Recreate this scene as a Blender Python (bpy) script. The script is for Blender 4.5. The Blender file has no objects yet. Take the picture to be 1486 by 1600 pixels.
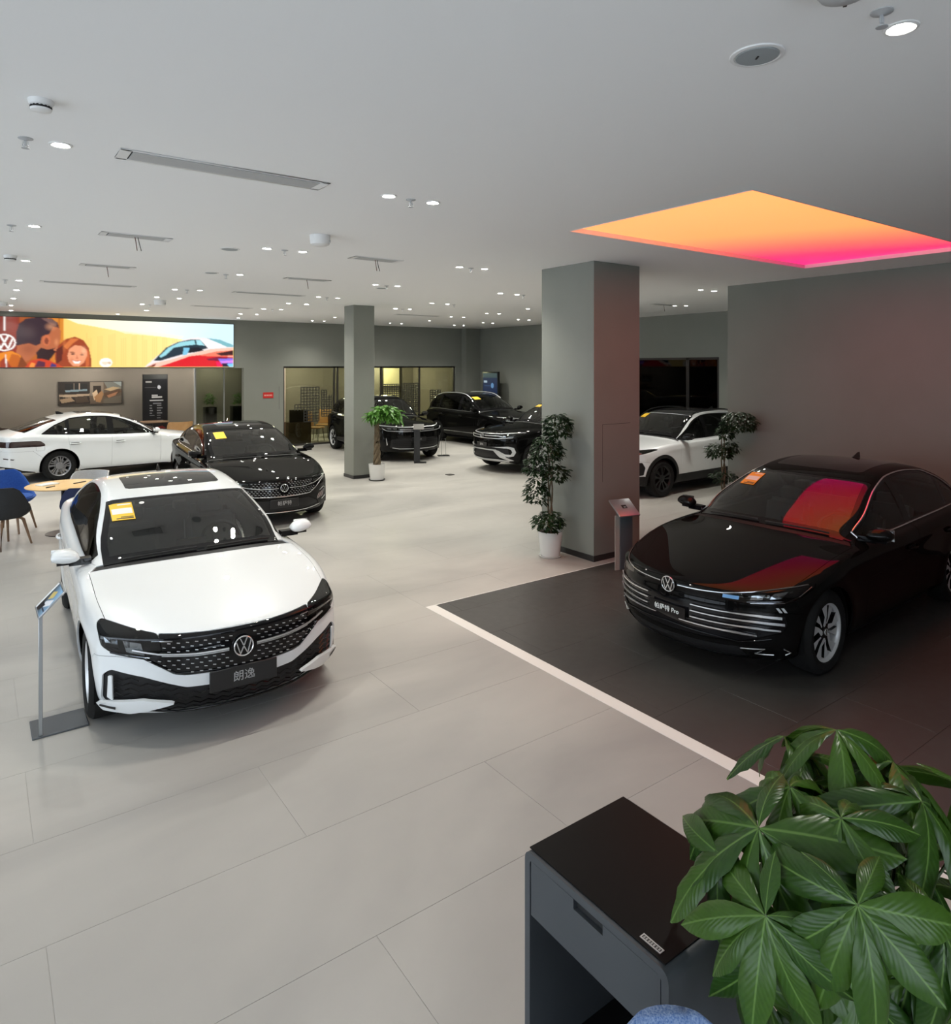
import bpy, bmesh, math, random, bisect
import numpy as np
from mathutils import Vector, Matrix
from mathutils.bvhtree import BVHTree
COL = bpy.context.scene.collection
random.seed(7)
# ------------------------------------------------------------------ camera, world, exposure
# world axes follow the building: +X towards the right-hand far walls, +Y towards the screen wall
FPX, CXP, HORIZON, EYE = 1075.0, 743.0, 571.0, 2.55
ANG = math.radians(54.0)
FWD = (math.cos(ANG), math.sin(ANG)); RGT = (math.sin(ANG), -math.cos(ANG))
scene = bpy.context.scene
cam_data = bpy.data.cameras.new('camera'); cam = bpy.data.objects.new('camera', cam_data); COL.objects.link(cam)
cam.location = (0, 0, EYE); cam.rotation_euler = (math.radians(90), 0, ANG - math.radians(90))
cam_data.sensor_fit = 'VERTICAL'; cam_data.sensor_height = 24.0; cam_data.lens = FPX / 1600 * 24.0
cam_data.shift_y = -(800 - HORIZON) / 1600; cam_data.clip_start = .05; cam_data.clip_end = 200
scene.camera = cam

def at(px, py, z):
    """world (x, y) of a photo pixel seen on the level z"""
    Y = (EYE - z) * FPX / (py - HORIZON); X = (px - CXP) / FPX * Y
    return FWD[0] * Y + RGT[0] * X, FWD[1] * Y + RGT[1] * X
def on_y(px, y):
    """x where the sight line of column px meets the plane y"""
    t = (px - CXP) / FPX; a = FWD[0] + RGT[0] * t; b = FWD[1] + RGT[1] * t
    return y * a / b
def on_x(px, x):
    t = (px - CXP) / FPX; a = FWD[0] + RGT[0] * t; b = FWD[1] + RGT[1] * t
    return x * b / a
def zof(py, x, y):
    return EYE - (py - HORIZON) * (FWD[0] * x + FWD[1] * y) / FPX

world = bpy.data.worlds.new('world'); scene.world = world; world.use_nodes = True
bg = world.node_tree.nodes['Background']; bg.inputs[0].default_value = (.54, .575, .62, 1); bg.inputs[1].default_value = 4.5
scene.view_settings.view_transform = 'Standard'; scene.view_settings.look = 'None'; scene.view_settings.gamma = 1
scene.view_settings.use_curve_mapping = False; scene.view_settings.exposure = 0.40
SPOT_W = 70.0            # every ceiling downlight
# ------------------------------------------------------------------ helpers
def link(o):
    COL.objects.link(o)
    return o

def lerp(a, b, t):
    return a + (b - a) * t

def smooth(a, b, x):
    t = min(1.0, max(0.0, (x - a) / (b - a)))
    return t * t * (3 - 2 * t)

def pchip(pts):
    """monotone cubic through (x, y) points"""
    xs = [p[0] for p in pts]; ys = [p[1] for p in pts]
    n = len(xs)
    h = [xs[i + 1] - xs[i] for i in range(n - 1)]
    d = [(ys[i + 1] - ys[i]) / h[i] for i in range(n - 1)]
    m = [d[0]] + [0.0] * (n - 2) + [d[-1]]
    for i in range(1, n - 1):
        if d[i - 1] * d[i] > 0:
            w1 = 2 * h[i] + h[i - 1]; w2 = h[i] + 2 * h[i - 1]
            m[i] = (w1 + w2) / (w1 / d[i - 1] + w2 / d[i])
    def f(x):
        if x <= xs[0]: return ys[0]
        if x >= xs[-1]: return ys[-1]
        i = bisect.bisect_right(xs, x) - 1
        t = (x - xs[i]) / h[i]
        t2 = t * t; t3 = t2 * t
        return ((2 * t3 - 3 * t2 + 1) * ys[i] + (t3 - 2 * t2 + t) * h[i] * m[i]
                + (-2 * t3 + 3 * t2) * ys[i + 1] + (t3 - t2) * h[i] * m[i + 1])
    return f

class MB:
    """collects simple solids into one mesh"""
    def __init__(self):
        self.v = []; self.f = []; self.mi = []; self.m = 0
    def quadset(self, vs, fs):
        b = len(self.v)
        self.v += [tuple(p) for p in vs]
        for f in fs:
            self.f.append(tuple(b + i for i in f)); self.mi.append(self.m)
        return self
    def box(self, c, s, rz=0.0, M=None):
        hx, hy, hz = s[0] / 2, s[1] / 2, s[2] / 2
        R = M if M is not None else Matrix.Rotation(rz, 3, 'Z')
        vs = [Vector(c) + R @ Vector((x * hx, y * hy, z * hz)) for x in (-1, 1) for y in (-1, 1) for z in (-1, 1)]
        return self.quadset(vs, [(0, 1, 3, 2), (4, 6, 7, 5), (0, 4, 5, 1), (2, 3, 7, 6), (0, 2, 6, 4), (1, 5, 7, 3)])
    def b2(self, lo, hi):
        return self.box([(lo[i] + hi[i]) / 2 for i in range(3)], [hi[i] - lo[i] for i in range(3)])
    def rings(self, rings, cap=(True, True), close=True):
        n = len(rings[0]); vs = [p for r in rings for p in r]; fs = []
        for i in range(len(rings) - 1):
            for j in range(n if close else n - 1):
                a = i * n + j; b = i * n + (j + 1) % n
                fs.append((a, b, b + n, a + n))
        if cap[0]: fs.append(tuple(range(n - 1, -1, -1)))
        if cap[1]: fs.append(tuple(range((len(rings) - 1) * n, len(rings) * n)))
        return self.quadset(vs, fs)
    def lathe(self, prof, c=(0, 0, 0), n=24, axis='Z', cap=(True, True)):
        """prof = [(radius, height), ...]"""
        rs = []
        for r, h in prof:
            ring = []
            for k in range(n):
                a = 2 * math.pi * k / n
                p = (r * math.cos(a), r * math.sin(a), h)
                if axis == 'Y': p = (p[1], p[2], p[0])
                if axis == 'X': p = (p[2], p[0], p[1])
                ring.append((c[0] + p[0], c[1] + p[1], c[2] + p[2]))
            rs.append(ring)
        return self.rings(rs, cap)
    def tube(self, pts, r, n=8, cap=(True, True)):
        pts = [Vector(p) for p in pts]
        rr = r if isinstance(r, (list, tuple)) else [r] * len(pts)
        rs = []; up = Vector((0, 0, 1))
        for i, p in enumerate(pts):
            t = (pts[min(i + 1, len(pts) - 1)] - pts[max(i - 1, 0)]).normalized()
            ref = up if abs(t.z) < .95 else Vector((1, 0, 0))
            a = t.cross(ref).normalized(); b = t.cross(a).normalized()
            rs.append([p + (a * math.cos(2 * math.pi * k / n) + b * math.sin(2 * math.pi * k / n)) * rr[i] for k in range(n)])
        return self.rings(rs, cap)
    def prism(self, poly, z0, z1, M=None):
        """polygon (x, y) between two heights, M maps it"""
        n = len(poly)
        lo = [Vector((p[0], p[1], z0)) for p in poly]; hi = [Vector((p[0], p[1], z1)) for p in poly]
        vs = lo + hi
        if M is not None: vs = [M @ p for p in vs]
        return self.quadset(vs, [tuple(range(n - 1, -1, -1)), tuple(range(n, 2 * n))] +
                            [(i, (i + 1) % n, n + (i + 1) % n, n + i) for i in range(n)])
    def mesh(self, name, mats, smooth_=False):
        me = bpy.data.meshes.new(name)
        me.from_pydata(self.v, [], self.f)
        for m in (mats if isinstance(mats, (list, tuple)) else [mats]):
            me.materials.append(m)
        if len(me.materials) > 1: me.polygons.foreach_set('material_index', self.mi)
        if smooth_: smooth_by_angle(me, smooth_ if not isinstance(smooth_, bool) else 35)
        me.update()
        return me
    def build(self, name, mats, parent=None, sm=False, bevel=0.0, seg=2):
        me = self.mesh(name, mats, False)
        if bevel:
            bm = bmesh.new(); bm.from_mesh(me)
            bmesh.ops.remove_doubles(bm, verts=bm.verts, dist=1e-5)
            es = [e for e in bm.edges if len(e.link_faces) == 2 and e.calc_face_angle(0) > .6]
            bmesh.ops.bevel(bm, geom=es, offset=bevel, segments=seg, affect='EDGES', profile=.6, clamp_overlap=True)
            bm.to_mesh(me); bm.free()
        if sm or bevel: smooth_by_angle(me, 40)
        o = bpy.data.objects.new(name, me)
        if parent is not None: o.parent = parent
        return link(o)

def smooth_by_angle(me, deg):
    me.polygons.foreach_set('use_smooth', [True] * len(me.polygons))
    bm = bmesh.new(); bm.from_mesh(me)
    lim = math.radians(deg)
    for e in bm.edges:
        e.smooth = not (len(e.link_faces) == 2 and e.calc_face_angle(0) > lim)
    bm.to_mesh(me); bm.free()

def mesh_obj(name, me, parent=None, loc=None):
    o = bpy.data.objects.new(name, me)
    if parent is not None: o.parent = parent
    if loc is not None: o.location = loc
    return link(o)

def tag(o, label=None, cat=None, group=None, kind=None):
    if label: o['label'] = label
    if cat: o['category'] = cat
    if group: o['group'] = group
    if kind: o['kind'] = kind
    return o

def empty(name, loc, rz=0.0):
    o = bpy.data.objects.new(name, None)
    o.location = loc; o.rotation_euler = (0, 0, rz); o.empty_display_size = .2
    return link(o)

def copy_tree(o, parent=None):
    c = link(o.copy()); c.parent = parent
    for ch in [x for x in KIDS.get(o.name, o.children)]:
        copy_tree(ch, c)
    return c
KIDS = {}

def text_mesh(body, size, depth=0.0, align='CENTER'):
    """letters as a mesh in the XY plane"""
    cu = bpy.data.curves.new('lettering', 'FONT')
    cu.body = body; cu.size = size; cu.extrude = depth; cu.align_x = align; cu.align_y = 'CENTER'; cu.resolution_u = 3
    ob = bpy.data.objects.new('lettering', cu); COL.objects.link(ob)
    dg = bpy.context.evaluated_depsgraph_get()
    me = bpy.data.meshes.new_from_object(ob.evaluated_get(dg))
    bpy.data.objects.remove(ob); bpy.data.curves.remove(cu)
    return me

# ------------------------------------------------------------------ materials
def mat(name, col=(.8, .8, .8), rough=.5, metal=0.0, coat=0.0, emit=None, es=0.0, spec=.5, **kw):
    m = bpy.data.materials.new(name); m.use_nodes = True
    b = m.node_tree.nodes['Principled BSDF']
    b.inputs['Base Color'].default_value = (*col, 1); b.inputs['Roughness'].default_value = rough
    b.inputs['Metallic'].default_value = metal; b.inputs['Coat Weight'].default_value = coat
    b.inputs['Coat Roughness'].default_value = .012
    b.inputs['Specular IOR Level'].default_value = spec
    if emit: b.inputs['Emission Color'].default_value = (*emit, 1); b.inputs['Emission Strength'].default_value = es
    for k, v in kw.items(): b.inputs[k.replace('_', ' ')].default_value = v
    return m

def noise_mat(name, c1, c2, scale=5, rough=.5, rough2=None, bump=0.0, detail=4, coord='Object', dist=0.0, **kw):
    m = mat(name, c1, rough, **kw); nt = m.node_tree; b = nt.nodes['Principled BSDF']
    tc = nt.nodes.new('ShaderNodeTexCoord'); no = nt.nodes.new('ShaderNodeTexNoise')
    no.inputs['Scale'].default_value = scale; no.inputs['Detail'].default_value = detail; no.inputs['Distortion'].default_value = dist
    nt.links.new(tc.outputs[coord], no.inputs['Vector'])
    mx = nt.nodes.new('ShaderNodeMix'); mx.data_type = 'RGBA'
    ra = nt.nodes.new('ShaderNodeMapRange'); ra.inputs[1].default_value = .3; ra.inputs[2].default_value = .7
    nt.links.new(no.outputs['Fac'], ra.inputs[0]); nt.links.new(ra.outputs[0], mx.inputs[0])
    mx.inputs[6].default_value = (*c1, 1); mx.inputs[7].default_value = (*c2, 1)
    nt.links.new(mx.outputs[2], b.inputs['Base Color'])
    if rough2 is not None:
        r2 = nt.nodes.new('ShaderNodeMapRange'); r2.inputs[3].default_value = rough; r2.inputs[4].default_value = rough2
        nt.links.new(no.outputs['Fac'], r2.inputs[0]); nt.links.new(r2.outputs[0], b.inputs['Roughness'])
    if bump:
        n2 = nt.nodes.new('ShaderNodeTexNoise'); n2.inputs['Scale'].default_value = scale * 12; n2.inputs['Detail'].default_value = 3
        nt.links.new(tc.outputs[coord], n2.inputs['Vector'])
        bp = nt.nodes.new('ShaderNodeBump'); bp.inputs['Strength'].default_value = bump; bp.inputs['Distance'].default_value = .002
        nt.links.new(n2.outputs['Fac'], bp.inputs['Height']); nt.links.new(bp.outputs[0], b.inputs['Normal'])
    return m

def glass_mat(name, tint, rough=0.0, refl=1.0, haze=0.0):
    """thin pane: tinted transparency under a fresnel reflection"""
    m = bpy.data.materials.new(name); m.use_nodes = True; nt = m.node_tree
    nt.nodes.remove(nt.nodes['Principled BSDF']); out = nt.nodes['Material Output']
    tr = nt.nodes.new('ShaderNodeBsdfTransparent'); tr.inputs[0].default_value = (*tint, 1)
    gl = nt.nodes.new('ShaderNodeBsdfGlossy'); gl.inputs['Roughness'].default_value = rough
    fr = nt.nodes.new('ShaderNodeFresnel'); fr.inputs[0].default_value = 1.5
    mu = nt.nodes.new('ShaderNodeMath'); mu.operation = 'MULTIPLY'; mu.inputs[1].default_value = refl; mu.use_clamp = True
    nt.links.new(fr.outputs[0], mu.inputs[0])
    mx = nt.nodes.new('ShaderNodeMixShader')
    nt.links.new(mu.outputs[0], mx.inputs[0]); nt.links.new(tr.outputs[0], mx.inputs[1]); nt.links.new(gl.outputs[0], mx.inputs[2])
    src = mx
    if haze:
        df = nt.nodes.new('ShaderNodeBsdfDiffuse'); df.inputs[0].default_value = (.5, .52, .48, 1)
        m2 = nt.nodes.new('ShaderNodeMixShader'); m2.inputs[0].default_value = haze
        nt.links.new(mx.outputs[0], m2.inputs[1]); nt.links.new(df.outputs[0], m2.inputs[2]); src = m2
    nt.links.new(src.outputs[0], out.inputs[0])
    return m

def picture_mat(name, emit=0.0, rough=.4):
    """flat print or screen: colour comes from the mesh's own colour attribute"""
    m = mat(name, (0, 0, 0), rough); nt = m.node_tree; b = nt.nodes['Principled BSDF']
    at = nt.nodes.new('ShaderNodeAttribute'); at.attribute_name = 'print'
    if emit:
        nt.links.new(at.outputs[0], b.inputs['Emission Color']); b.inputs['Emission Strength'].default_value = emit
        b.inputs['Base Color'].default_value = (.01, .01, .01, 1)
    else:
        nt.links.new(at.outputs[0], b.inputs['Base Color'])
    return m

M = {}
M['white_paint'] = mat('white_paint', (.83, .86, .875), .28, coat=1.0)
M['black_paint'] = mat('black_paint', (.0045, .0045, .0045), .3, coat=.52, spec=.0, Coat_IOR=1.42)
M['gloss_black'] = mat('gloss_black', (.006, .006, .007), .3, coat=.8, spec=0)
M['black_plastic'] = mat('black_plastic', (.012, .012, .013), .5, spec=.35)
M['headliner'] = mat('headliner', (.30, .31, .30), .9, spec=.1)
M['grey_plastic'] = mat('grey_plastic', (.07, .07, .07), .55)
M['liner'] = mat('liner', (.006, .006, .006), .9, spec=.1)
M['chrome'] = mat('chrome', (.86, .87, .88), .16, metal=.85)
M['satin_silver'] = mat('satin_silver', (.62, .63, .64), .32, metal=.6)
M['alloy'] = mat('alloy', (.70, .71, .72), .32, metal=.35)
M['alloy_grey'] = mat('alloy_grey', (.26, .26, .27), .35, metal=.5)
M['dark_alloy'] = mat('dark_alloy', (.03, .03, .032), .3, metal=.5)
M['tyre'] = noise_mat('tyre', (.008, .008, .008), (.013, .013, .013), 30, .8, spec=.25)
M['disc'] = mat('disc', (.35, .35, .36), .35, metal=1.0)
M['windscreen'] = glass_mat('windscreen', (.60, .66, .63), refl=1.9)
M['side_glass'] = glass_mat('side_glass', (.55, .58, .56), refl=1.2)
M['privacy_glass'] = glass_mat('privacy_glass', (.10, .11, .11), refl=1.1)
M['lamp_glass'] = glass_mat('lamp_glass', (.55, .57, .58), refl=1.3)
M['sunroof'] = mat('sunroof', (.014, .014, .015), .3, coat=1.0, spec=0)
M['lamp_black'] = mat('lamp_black', (.012, .012, .013), .3)
M['lamp_chrome'] = mat('lamp_chrome', (.85, .87, .9), .1, metal=1.0)
M['red_lens'] = mat('red_lens', (.022, .004, .005), .1, coat=1.0)
M['seat_grey'] = noise_mat('seat_grey', (.10, .10, .10), (.07, .07, .07), 20, .7)
M['seat_dark'] = noise_mat('seat_dark', (.04, .04, .042), (.03, .03, .03), 20, .6)
M['dash'] = mat('dash', (.045, .048, .050), .55)
M['sticker_yellow'] = mat('sticker_yellow', (.90, .56, .03), .5)
M['sticker_orange'] = mat('sticker_orange', (.88, .42, .03), .5)
M['sticker_white'] = mat('sticker_white', (.8, .82, .8), .5)
M['sticker_blue'] = mat('sticker_blue', (.2, .42, .75), .5)
M['plate'] = mat('plate', (.014, .014, .015), .4)
M['plate_text'] = mat('plate_text', (.45, .45, .45), .5)
# ------------------------------------------------------------------ cars
EXCL = {'side': 1, 'front': 0, 'rear': 0, 'top': 2}
def proj2(view, p):
    if view == 'side': return (p[0], p[2])
    if view == 'top': return (p[0], p[1])
    return (p[1], p[2])

def inside(pts, poly):
    x = pts[:, 0]; y = pts[:, 1]; r = np.zeros(len(pts), bool)
    n = len(poly)
    for i in range(n):
        x1, y1 = poly[i]; x2, y2 = poly[(i + 1) % n]
        if y1 == y2: continue
        c = ((y1 > y) != (y2 > y)) & (x < (x2 - x1) * (y - y1) / (y2 - y1) + x1)
        r ^= c
    return r

def circle_poly(cx, cy, r, n=40, a0=0.0):
    return [(cx + r * math.cos(a0 + 2 * math.pi * k / n), cy + r * math.sin(a0 + 2 * math.pi * k / n)) for k in range(n)]

def round_poly(poly, r=.02, seg=3):
    """rounds the corners of a 2-D polygon"""
    out = []; n = len(poly)
    for i in range(n):
        p = Vector(poly[i]); a = Vector(poly[i - 1]); b = Vector(poly[(i + 1) % n])
        la = (a - p).length; lb = (b - p).length; d = min(r, la * .45, lb * .45)
        if d < 1e-4: out.append(tuple(p)); continue
        p1 = p + (a - p).normalized() * d; p2 = p + (b - p).normalized() * d
        for k in range(seg + 1):
            t = k / seg
            out.append(tuple(p1 * (1 - t) ** 2 + p * 2 * t * (1 - t) + p2 * t * t))
    return out

class Car:
    """x = distance behind the front bumper, y = across (+ is the car's right), z up"""
    def __init__(s, sp):
        s.sp = sp; s.L = sp['L']
        s.top = pchip(sp['top']); s.deck = pchip(sp['deck']); s.sh = pchip(sp['shoulder']); s.w = pchip(sp['width'])
        s.bot = pchip(sp.get('bottom', [(0, .20), (.5, .19), (s.L * .5, .20), (s.L - .5, .22), (s.L, .26)]))
        s.tumble = sp.get('tumble', .50); s.regions = []; s.parts = {}
        s.make_surface(sp.get('level', 2))

    def sec(s, x):
        """eight (y, z) points from the shoulder to the centre line"""
        zc = s.top(x); zd = min(s.deck(x), zc); sh = s.sh(x); w = s.w(x)
        h = zc - zd; t = smooth(0.0, .16, h)
        fr = (1.0, .955, .88, .80, .66, .47, .24, 0.0)
        hood = []
        for k, f in enumerate(fr):
            if k == 0: hood.append((w, sh)); continue
            z = sh + .018 + (zc - sh - .018) * (1 - ((f - .0) / 1.0) ** 2.2)
            if k == 1: z = sh + .022 * min(1, (zc - sh) / .05)
            hood.append((w * f, z))
        rail = zd + h * .93 - .012
        def ys(z): return (w - .085) - s.tumble * max(0, z - sh - .04) - .10 * max(0, z - sh - .04) ** 2
        zb = sh + .035
        zr = max(rail, zb + .01); yr = ys(zr)
        zm = lerp(zb, zr, .52); ym = ys(zm) + .022 * min(1, (zr - zb) / .3)
        crown = min(zc - zr, .05)
        gh = [(w, sh), (w - .04, sh + .022), (w - .085, zb), (ym, zm), (yr, zr),
              (yr - .10, zc - crown * .42), (yr * .42, zc - crown * .06), (0, zc)]
        return [(lerp(a[0], b[0], t), lerp(a[1], b[1], t)) for a, b in zip(hood, gh)]

    def rail_y(s, x):
        zc = s.top(x); h = zc - min(s.deck(x), zc); sh = s.sh(x); zr = max(min(s.deck(x), zc) + h * .93 - .012, sh + .045); z = max(0, zr - sh - .04)
        return s.w(x) - .085 - s.tumble * z - .10 * z * z

    def side(s, x):
        """side rows below the shoulder"""
        sh = s.sh(x); w = s.w(x); b = s.bot(x)
        c = s.sp.get('crease', .018)
        rows = [(w, sh), (w + .010, sh - .05), (w + c, sh - .10), (w + c * .1, sh - .155), (w + .008, lerp(b, sh, .50)),
                (w - .010, lerp(b, sh, .22)), (w - .04, b + .045), (w - .11, b)]
        return rows

    def warp(s, x, y, z):
        w = max(.5, s.w(x)); L = s.L; sp = s.sp; q = abs(y) / w
        bf = 1 - smooth(0, 1.3, x); br = smooth(L - 1.15, L, x)
        x2 = x + sp.get('sweep', .42) * q ** sp.get('sweep_p', 2.6) * bf - sp.get('sweep_r', .26) * q ** 2.8 * br
        g = sp['glass']
        x2 += sp.get('wcurve', .13) * (abs(y) / .75) ** 2 * smooth(g[0] - .45, g[0], x) * (1 - smooth(g[1], g[1] + .6, x))
        x2 -= .09 * (abs(y) / .75) ** 2 * smooth(g[2] - .3, g[2], x) * (1 - smooth(g[3], g[3] + .3, x))
        return (x2, y, z)

    def make_surface(s, level):
        st = s.sp['stations']; L = s.L; V = {}; F = []; vs = []
        def vid(p):
            k = (round(p[0], 4), round(p[1], 4), round(p[2], 4))
            if k not in V: V[k] = len(vs); vs.append(p)
            return V[k]
        secs = [s.sec(x) for x in st]; sides = [s.side(x) for x in st]
        nose = s.sp['nose']; tail = s.sp['tail']; N = len(st) - 1
        for sg in (1, -1):
            T = [[vid(s.warp(x, sg * p[0], p[1])) for p in sec] for x, sec in zip(st, secs)]
            for i in range(N):
                for k in range(7):
                    f = (T[i][k], T[i][k + 1], T[i + 1][k + 1], T[i + 1][k])
                    F.append(f if sg > 0 else f[::-1])
            J = len(sides[0])
            def spt(i, j):
                x = st[i]; y, z = sides[i][j]
                p = s.warp(x, sg * y, z)
                return p
            def end(i, j, k):
                """front or rear face"""
                sec = secs[i]; y = sec[k][0]; ztop = sec[k][1]; sj = sides[i]
                b = sj[-1][1]; t = (sj[j][1] - b) / (sj[0][1] - b)
                z = b + (ztop - b) * t
                yy = y * sj[j][0] / sj[0][0]
                p = s.warp(st[i], sg * yy, z)
                off = nose[j] if i == 0 else -tail[j]
                fade = (1 - (k == 0) * .0)
                return (p[0] + off * (fade if j else fade), p[1], p[2])
            nb = {}
            def S(i, j):
                if j == 0: return T[i][0]
                if i == 0 or i == N: return E(i, j, 0)
                return vid(spt(i, j))
            def E(i, j, k):
                if j == 0: return T[i][k]
                return vid(end(i, j, k))
            for i in range(N):
                for j in range(J - 1):
                    f = (S(i, j), S(i + 1, j), S(i + 1, j + 1), S(i, j + 1))
                    F.append(f if sg > 0 else f[::-1])
            for j in range(J - 1):
                for k in range(7):
                    f = (E(0, j, k), E(0, j + 1, k), E(0, j + 1, k + 1), E(0, j, k + 1))
                    F.append(f[::-1] if sg < 0 else f)
                    f = (E(N, j, k), E(N, j, k + 1), E(N, j + 1, k + 1), E(N, j + 1, k))
                    F.append(f[::-1] if sg < 0 else f)
        me = bpy.data.meshes.new('cage'); me.from_pydata(vs, [], F)
        bm = bmesh.new(); bm.from_mesh(me)
        bmesh.ops.remove_doubles(bm, verts=bm.verts, dist=1e-4)
        bmesh.ops.recalc_face_normals(bm, faces=bm.faces); bm.to_mesh(me); bm.free()
        ob = bpy.data.objects.new('cage', me); COL.objects.link(ob)
        md = ob.modifiers.new('s', 'SUBSURF'); md.levels = level; md.render_levels = level
        dg = bpy.context.evaluated_depsgraph_get()
        hi = bpy.data.meshes.new_from_object(ob.evaluated_get(dg))
        bpy.data.objects.remove(ob)
        # swell the panels a little round the wheels
        n = len(hi.vertices); co = np.zeros(n * 3); hi.vertices.foreach_get('co', co); co = co.reshape(-1, 3)
        for xw in s.sp['axles']:
            Ra = s.sp['arch']; d = np.hypot(co[:, 0] - xw, co[:, 2] - s.sp['R'])
            wgt = np.exp(-((d - Ra - .02) / .09) ** 2) * (np.abs(co[:, 1]) > .6) * (co[:, 2] < s.sh(xw) - .02)
            co[:, 1] += np.sign(co[:, 1]) * wgt * s.sp.get('flare', .016)
        hi.vertices.foreach_set('co', co.reshape(-1)); hi.update()
        bm = bmesh.new(); bm.from_mesh(hi); bm.normal_update()
        lay = bm.verts.layers.float_vector.new('nrm')
        for v in bm.verts: v[lay] = v.normal
        s.bvh = BVHTree.FromBMesh(bm)
        s.shell_src = ([tuple(v.co) for v in bm.verts], [tuple(v.normal) for v in bm.verts],
                       [tuple(v.index for v in f.verts) for f in bm.faces])
        dead = [f for f in bm.faces if f.calc_center_median().y < 1e-4]
        bmesh.ops.delete(bm, geom=dead, context='FACES')
        s.bm = bm; s.lay = lay

    # points on the surface
    def hit(s, view, a, b):
        L = s.L
        o, d = {'side': ((a, 3, b), (0, -1, 0)), 'front': ((-3, a, b), (1, 0, 0)), 'rear': ((L + 3, a, b), (-1, 0, 0)),
                'top': ((a, b, 4), (0, 0, -1))}[view]
        p, n, i, dist = s.bvh.ray_cast(Vector(o), Vector(d))
        return (p, n) if p is not None else (None, None)

    def region(s, name, view, poly, prio=0, off=False):
        """polygon that cuts the skin; faces inside become the part `name`"""
        bm = s.bm
        us = [p[0] for p in poly]; vs_ = [p[1] for p in poly]
        lo = (min(us) - .06, min(vs_) - .06); hi = (max(us) + .06, max(vs_) + .06)
        cand = {}
        def ok(f):
            n = f.normal; c = f.calc_center_median()
            if view == 'side' and 'bumper' not in name and (n.y < .12 or c.y < .25): return False
            if view == 'front' and (n.x > -.05 or c.x > 1.1): return False
            if view == 'rear' and (n.x < .05 or c.x < s.L - 1.1): return False
            if view == 'top' and (n.z < .12 or c.z < .6): return False
            u, v = proj2(view, c)
            return lo[0] < u < hi[0] and lo[1] < v < hi[1]
        def bb(f):
            q = [proj2(view, v.co) for v in f.verts]
            return (min(a[0] for a in q), max(a[0] for a in q), min(a[1] for a in q), max(a[1] for a in q))
        cand = [f for f in bm.faces if ok(f)]
        box = {f: bb(f) for f in cand}
        n = len(poly)
        for i in range(n):
            a = poly[i]; b = poly[(i + 1) % n]
            e = .001
            x0, x1 = min(a[0], b[0]) - e, max(a[0], b[0]) + e; y0, y1 = min(a[1], b[1]) - e, max(a[1], b[1]) + e
            sub = [f for f, q in box.items() if f.is_valid and q[0] < x1 and q[1] > x0 and q[2] < y1 and q[3] > y0]
            if not sub: continue
            dx, dy = b[0] - a[0], b[1] - a[1]
            if view == 'side': co = (a[0], 0, a[1]); no = (dy, 0, -dx)
            elif view == 'top': co = (a[0], a[1], 0); no = (dy, -dx, 0)
            else: co = (0, a[0], a[1]); no = (0, dy, -dx)
            if dx * dx + dy * dy < 1e-10: continue
            g = set(sub)
            for f in sub: g.update(f.edges); g.update(f.verts)
            r = bmesh.ops.bisect_plane(bm, geom=list(g), plane_co=co, plane_no=Vector(no).normalized(), dist=2e-4)
            for x in r['geom']:
                if isinstance(x, bmesh.types.BMFace) and x.is_valid: box[x] = bb(x)
        s.regions.append((name, view, [tuple(p) for p in poly], prio))

    def finish(s):
        """sort faces into parts"""
        bm = s.bm; bm.faces.ensure_lookup_table(); bm.normal_update()
        fs = list(bm.faces); C = np.array([f.calc_center_median()[:] for f in fs]); N = np.array([f.normal[:] for f in fs])
        own = np.array(['body'] * len(fs), dtype=object)
        for name, view, poly, prio in sorted(s.regions, key=lambda r: r[3]):
            if view == 'side': q = C[:, [0, 2]]; k = ((N[:, 1] > .12) & (C[:, 1] > .25)) | ('bumper' in name)
            elif view == 'top': q = C[:, [0, 1]]; k = (N[:, 2] > .12) & (C[:, 2] > .6)
            elif view == 'front': q = C[:, [1, 2]]; k = (N[:, 0] < -.05) & (C[:, 0] < 1.1)
            else: q = C[:, [1, 2]]; k = (N[:, 0] > .05) & (C[:, 0] > s.L - 1.1)
            own[k & inside(q, poly)] = name
        s.own = own; s.fs = fs
        s.groups = {}
        for f, o in zip(fs, own): s.groups.setdefault(o, []).append(f)

    def add(s, name, mesh, material=None, parent=None, label=None, loc=(0, 0, 0), rot=None):
        """object in car space under the car (or under one of its parts)"""
        o = bpy.data.objects.new(name, mesh)
        if material: mesh.materials.clear(); mesh.materials.append(material)
        p = parent if parent is not None else s.root
        o.parent = p
        base = Vector((-s.L / 2, 0, 0)) if parent is None else -Vector(parent.get('_off', (0, 0, 0)))
        o.location = Vector(loc) + (base if parent is None else Vector((0, 0, 0)) - Vector(parent.get('_off', (0, 0, 0))))
        o['_off'] = tuple(loc)
        if rot: o.rotation_euler = rot
        if label: o['label'] = label
        return link(o)

    def panel(s, region, name, material, both=True, gap=.0016, depth=.014, offset=0.0, parent=None, label=None, split=True):
        """mesh part(s) out of a cut region. both: mirror; split: left and right are separate parts"""
        fs = s.groups.get(region)
        if not fs: return []
        if both and not split and '#' not in region:
            # a panel cut in two by a grille or an intake becomes separate parts
            left = set(fs); comps = []
            while left:
                st = [left.pop()]; comp = []
                while st:
                    f = st.pop(); comp.append(f)
                    for e in f.edges:
                        for q in e.link_faces:
                            if q in left: left.remove(q); st.append(q)
                comps.append(comp)
            comps.sort(key=len, reverse=True)
            if len(comps) > 1:
                out = []
                for i, comp in enumerate(comps):
                    if len(comp) < 3: continue
                    s.groups['%s#%d' % (region, i)] = comp; mid = any(abs(v.co.y) < 1e-4 for f in comp for v in f.verts)
                    out += s.panel('%s#%d' % (region, i), name if i == 0 else (name + '_piece' if name != 'body_shell' else 'body_panel'), material, True, gap, depth, offset, parent, label, not mid)
                return out
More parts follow.
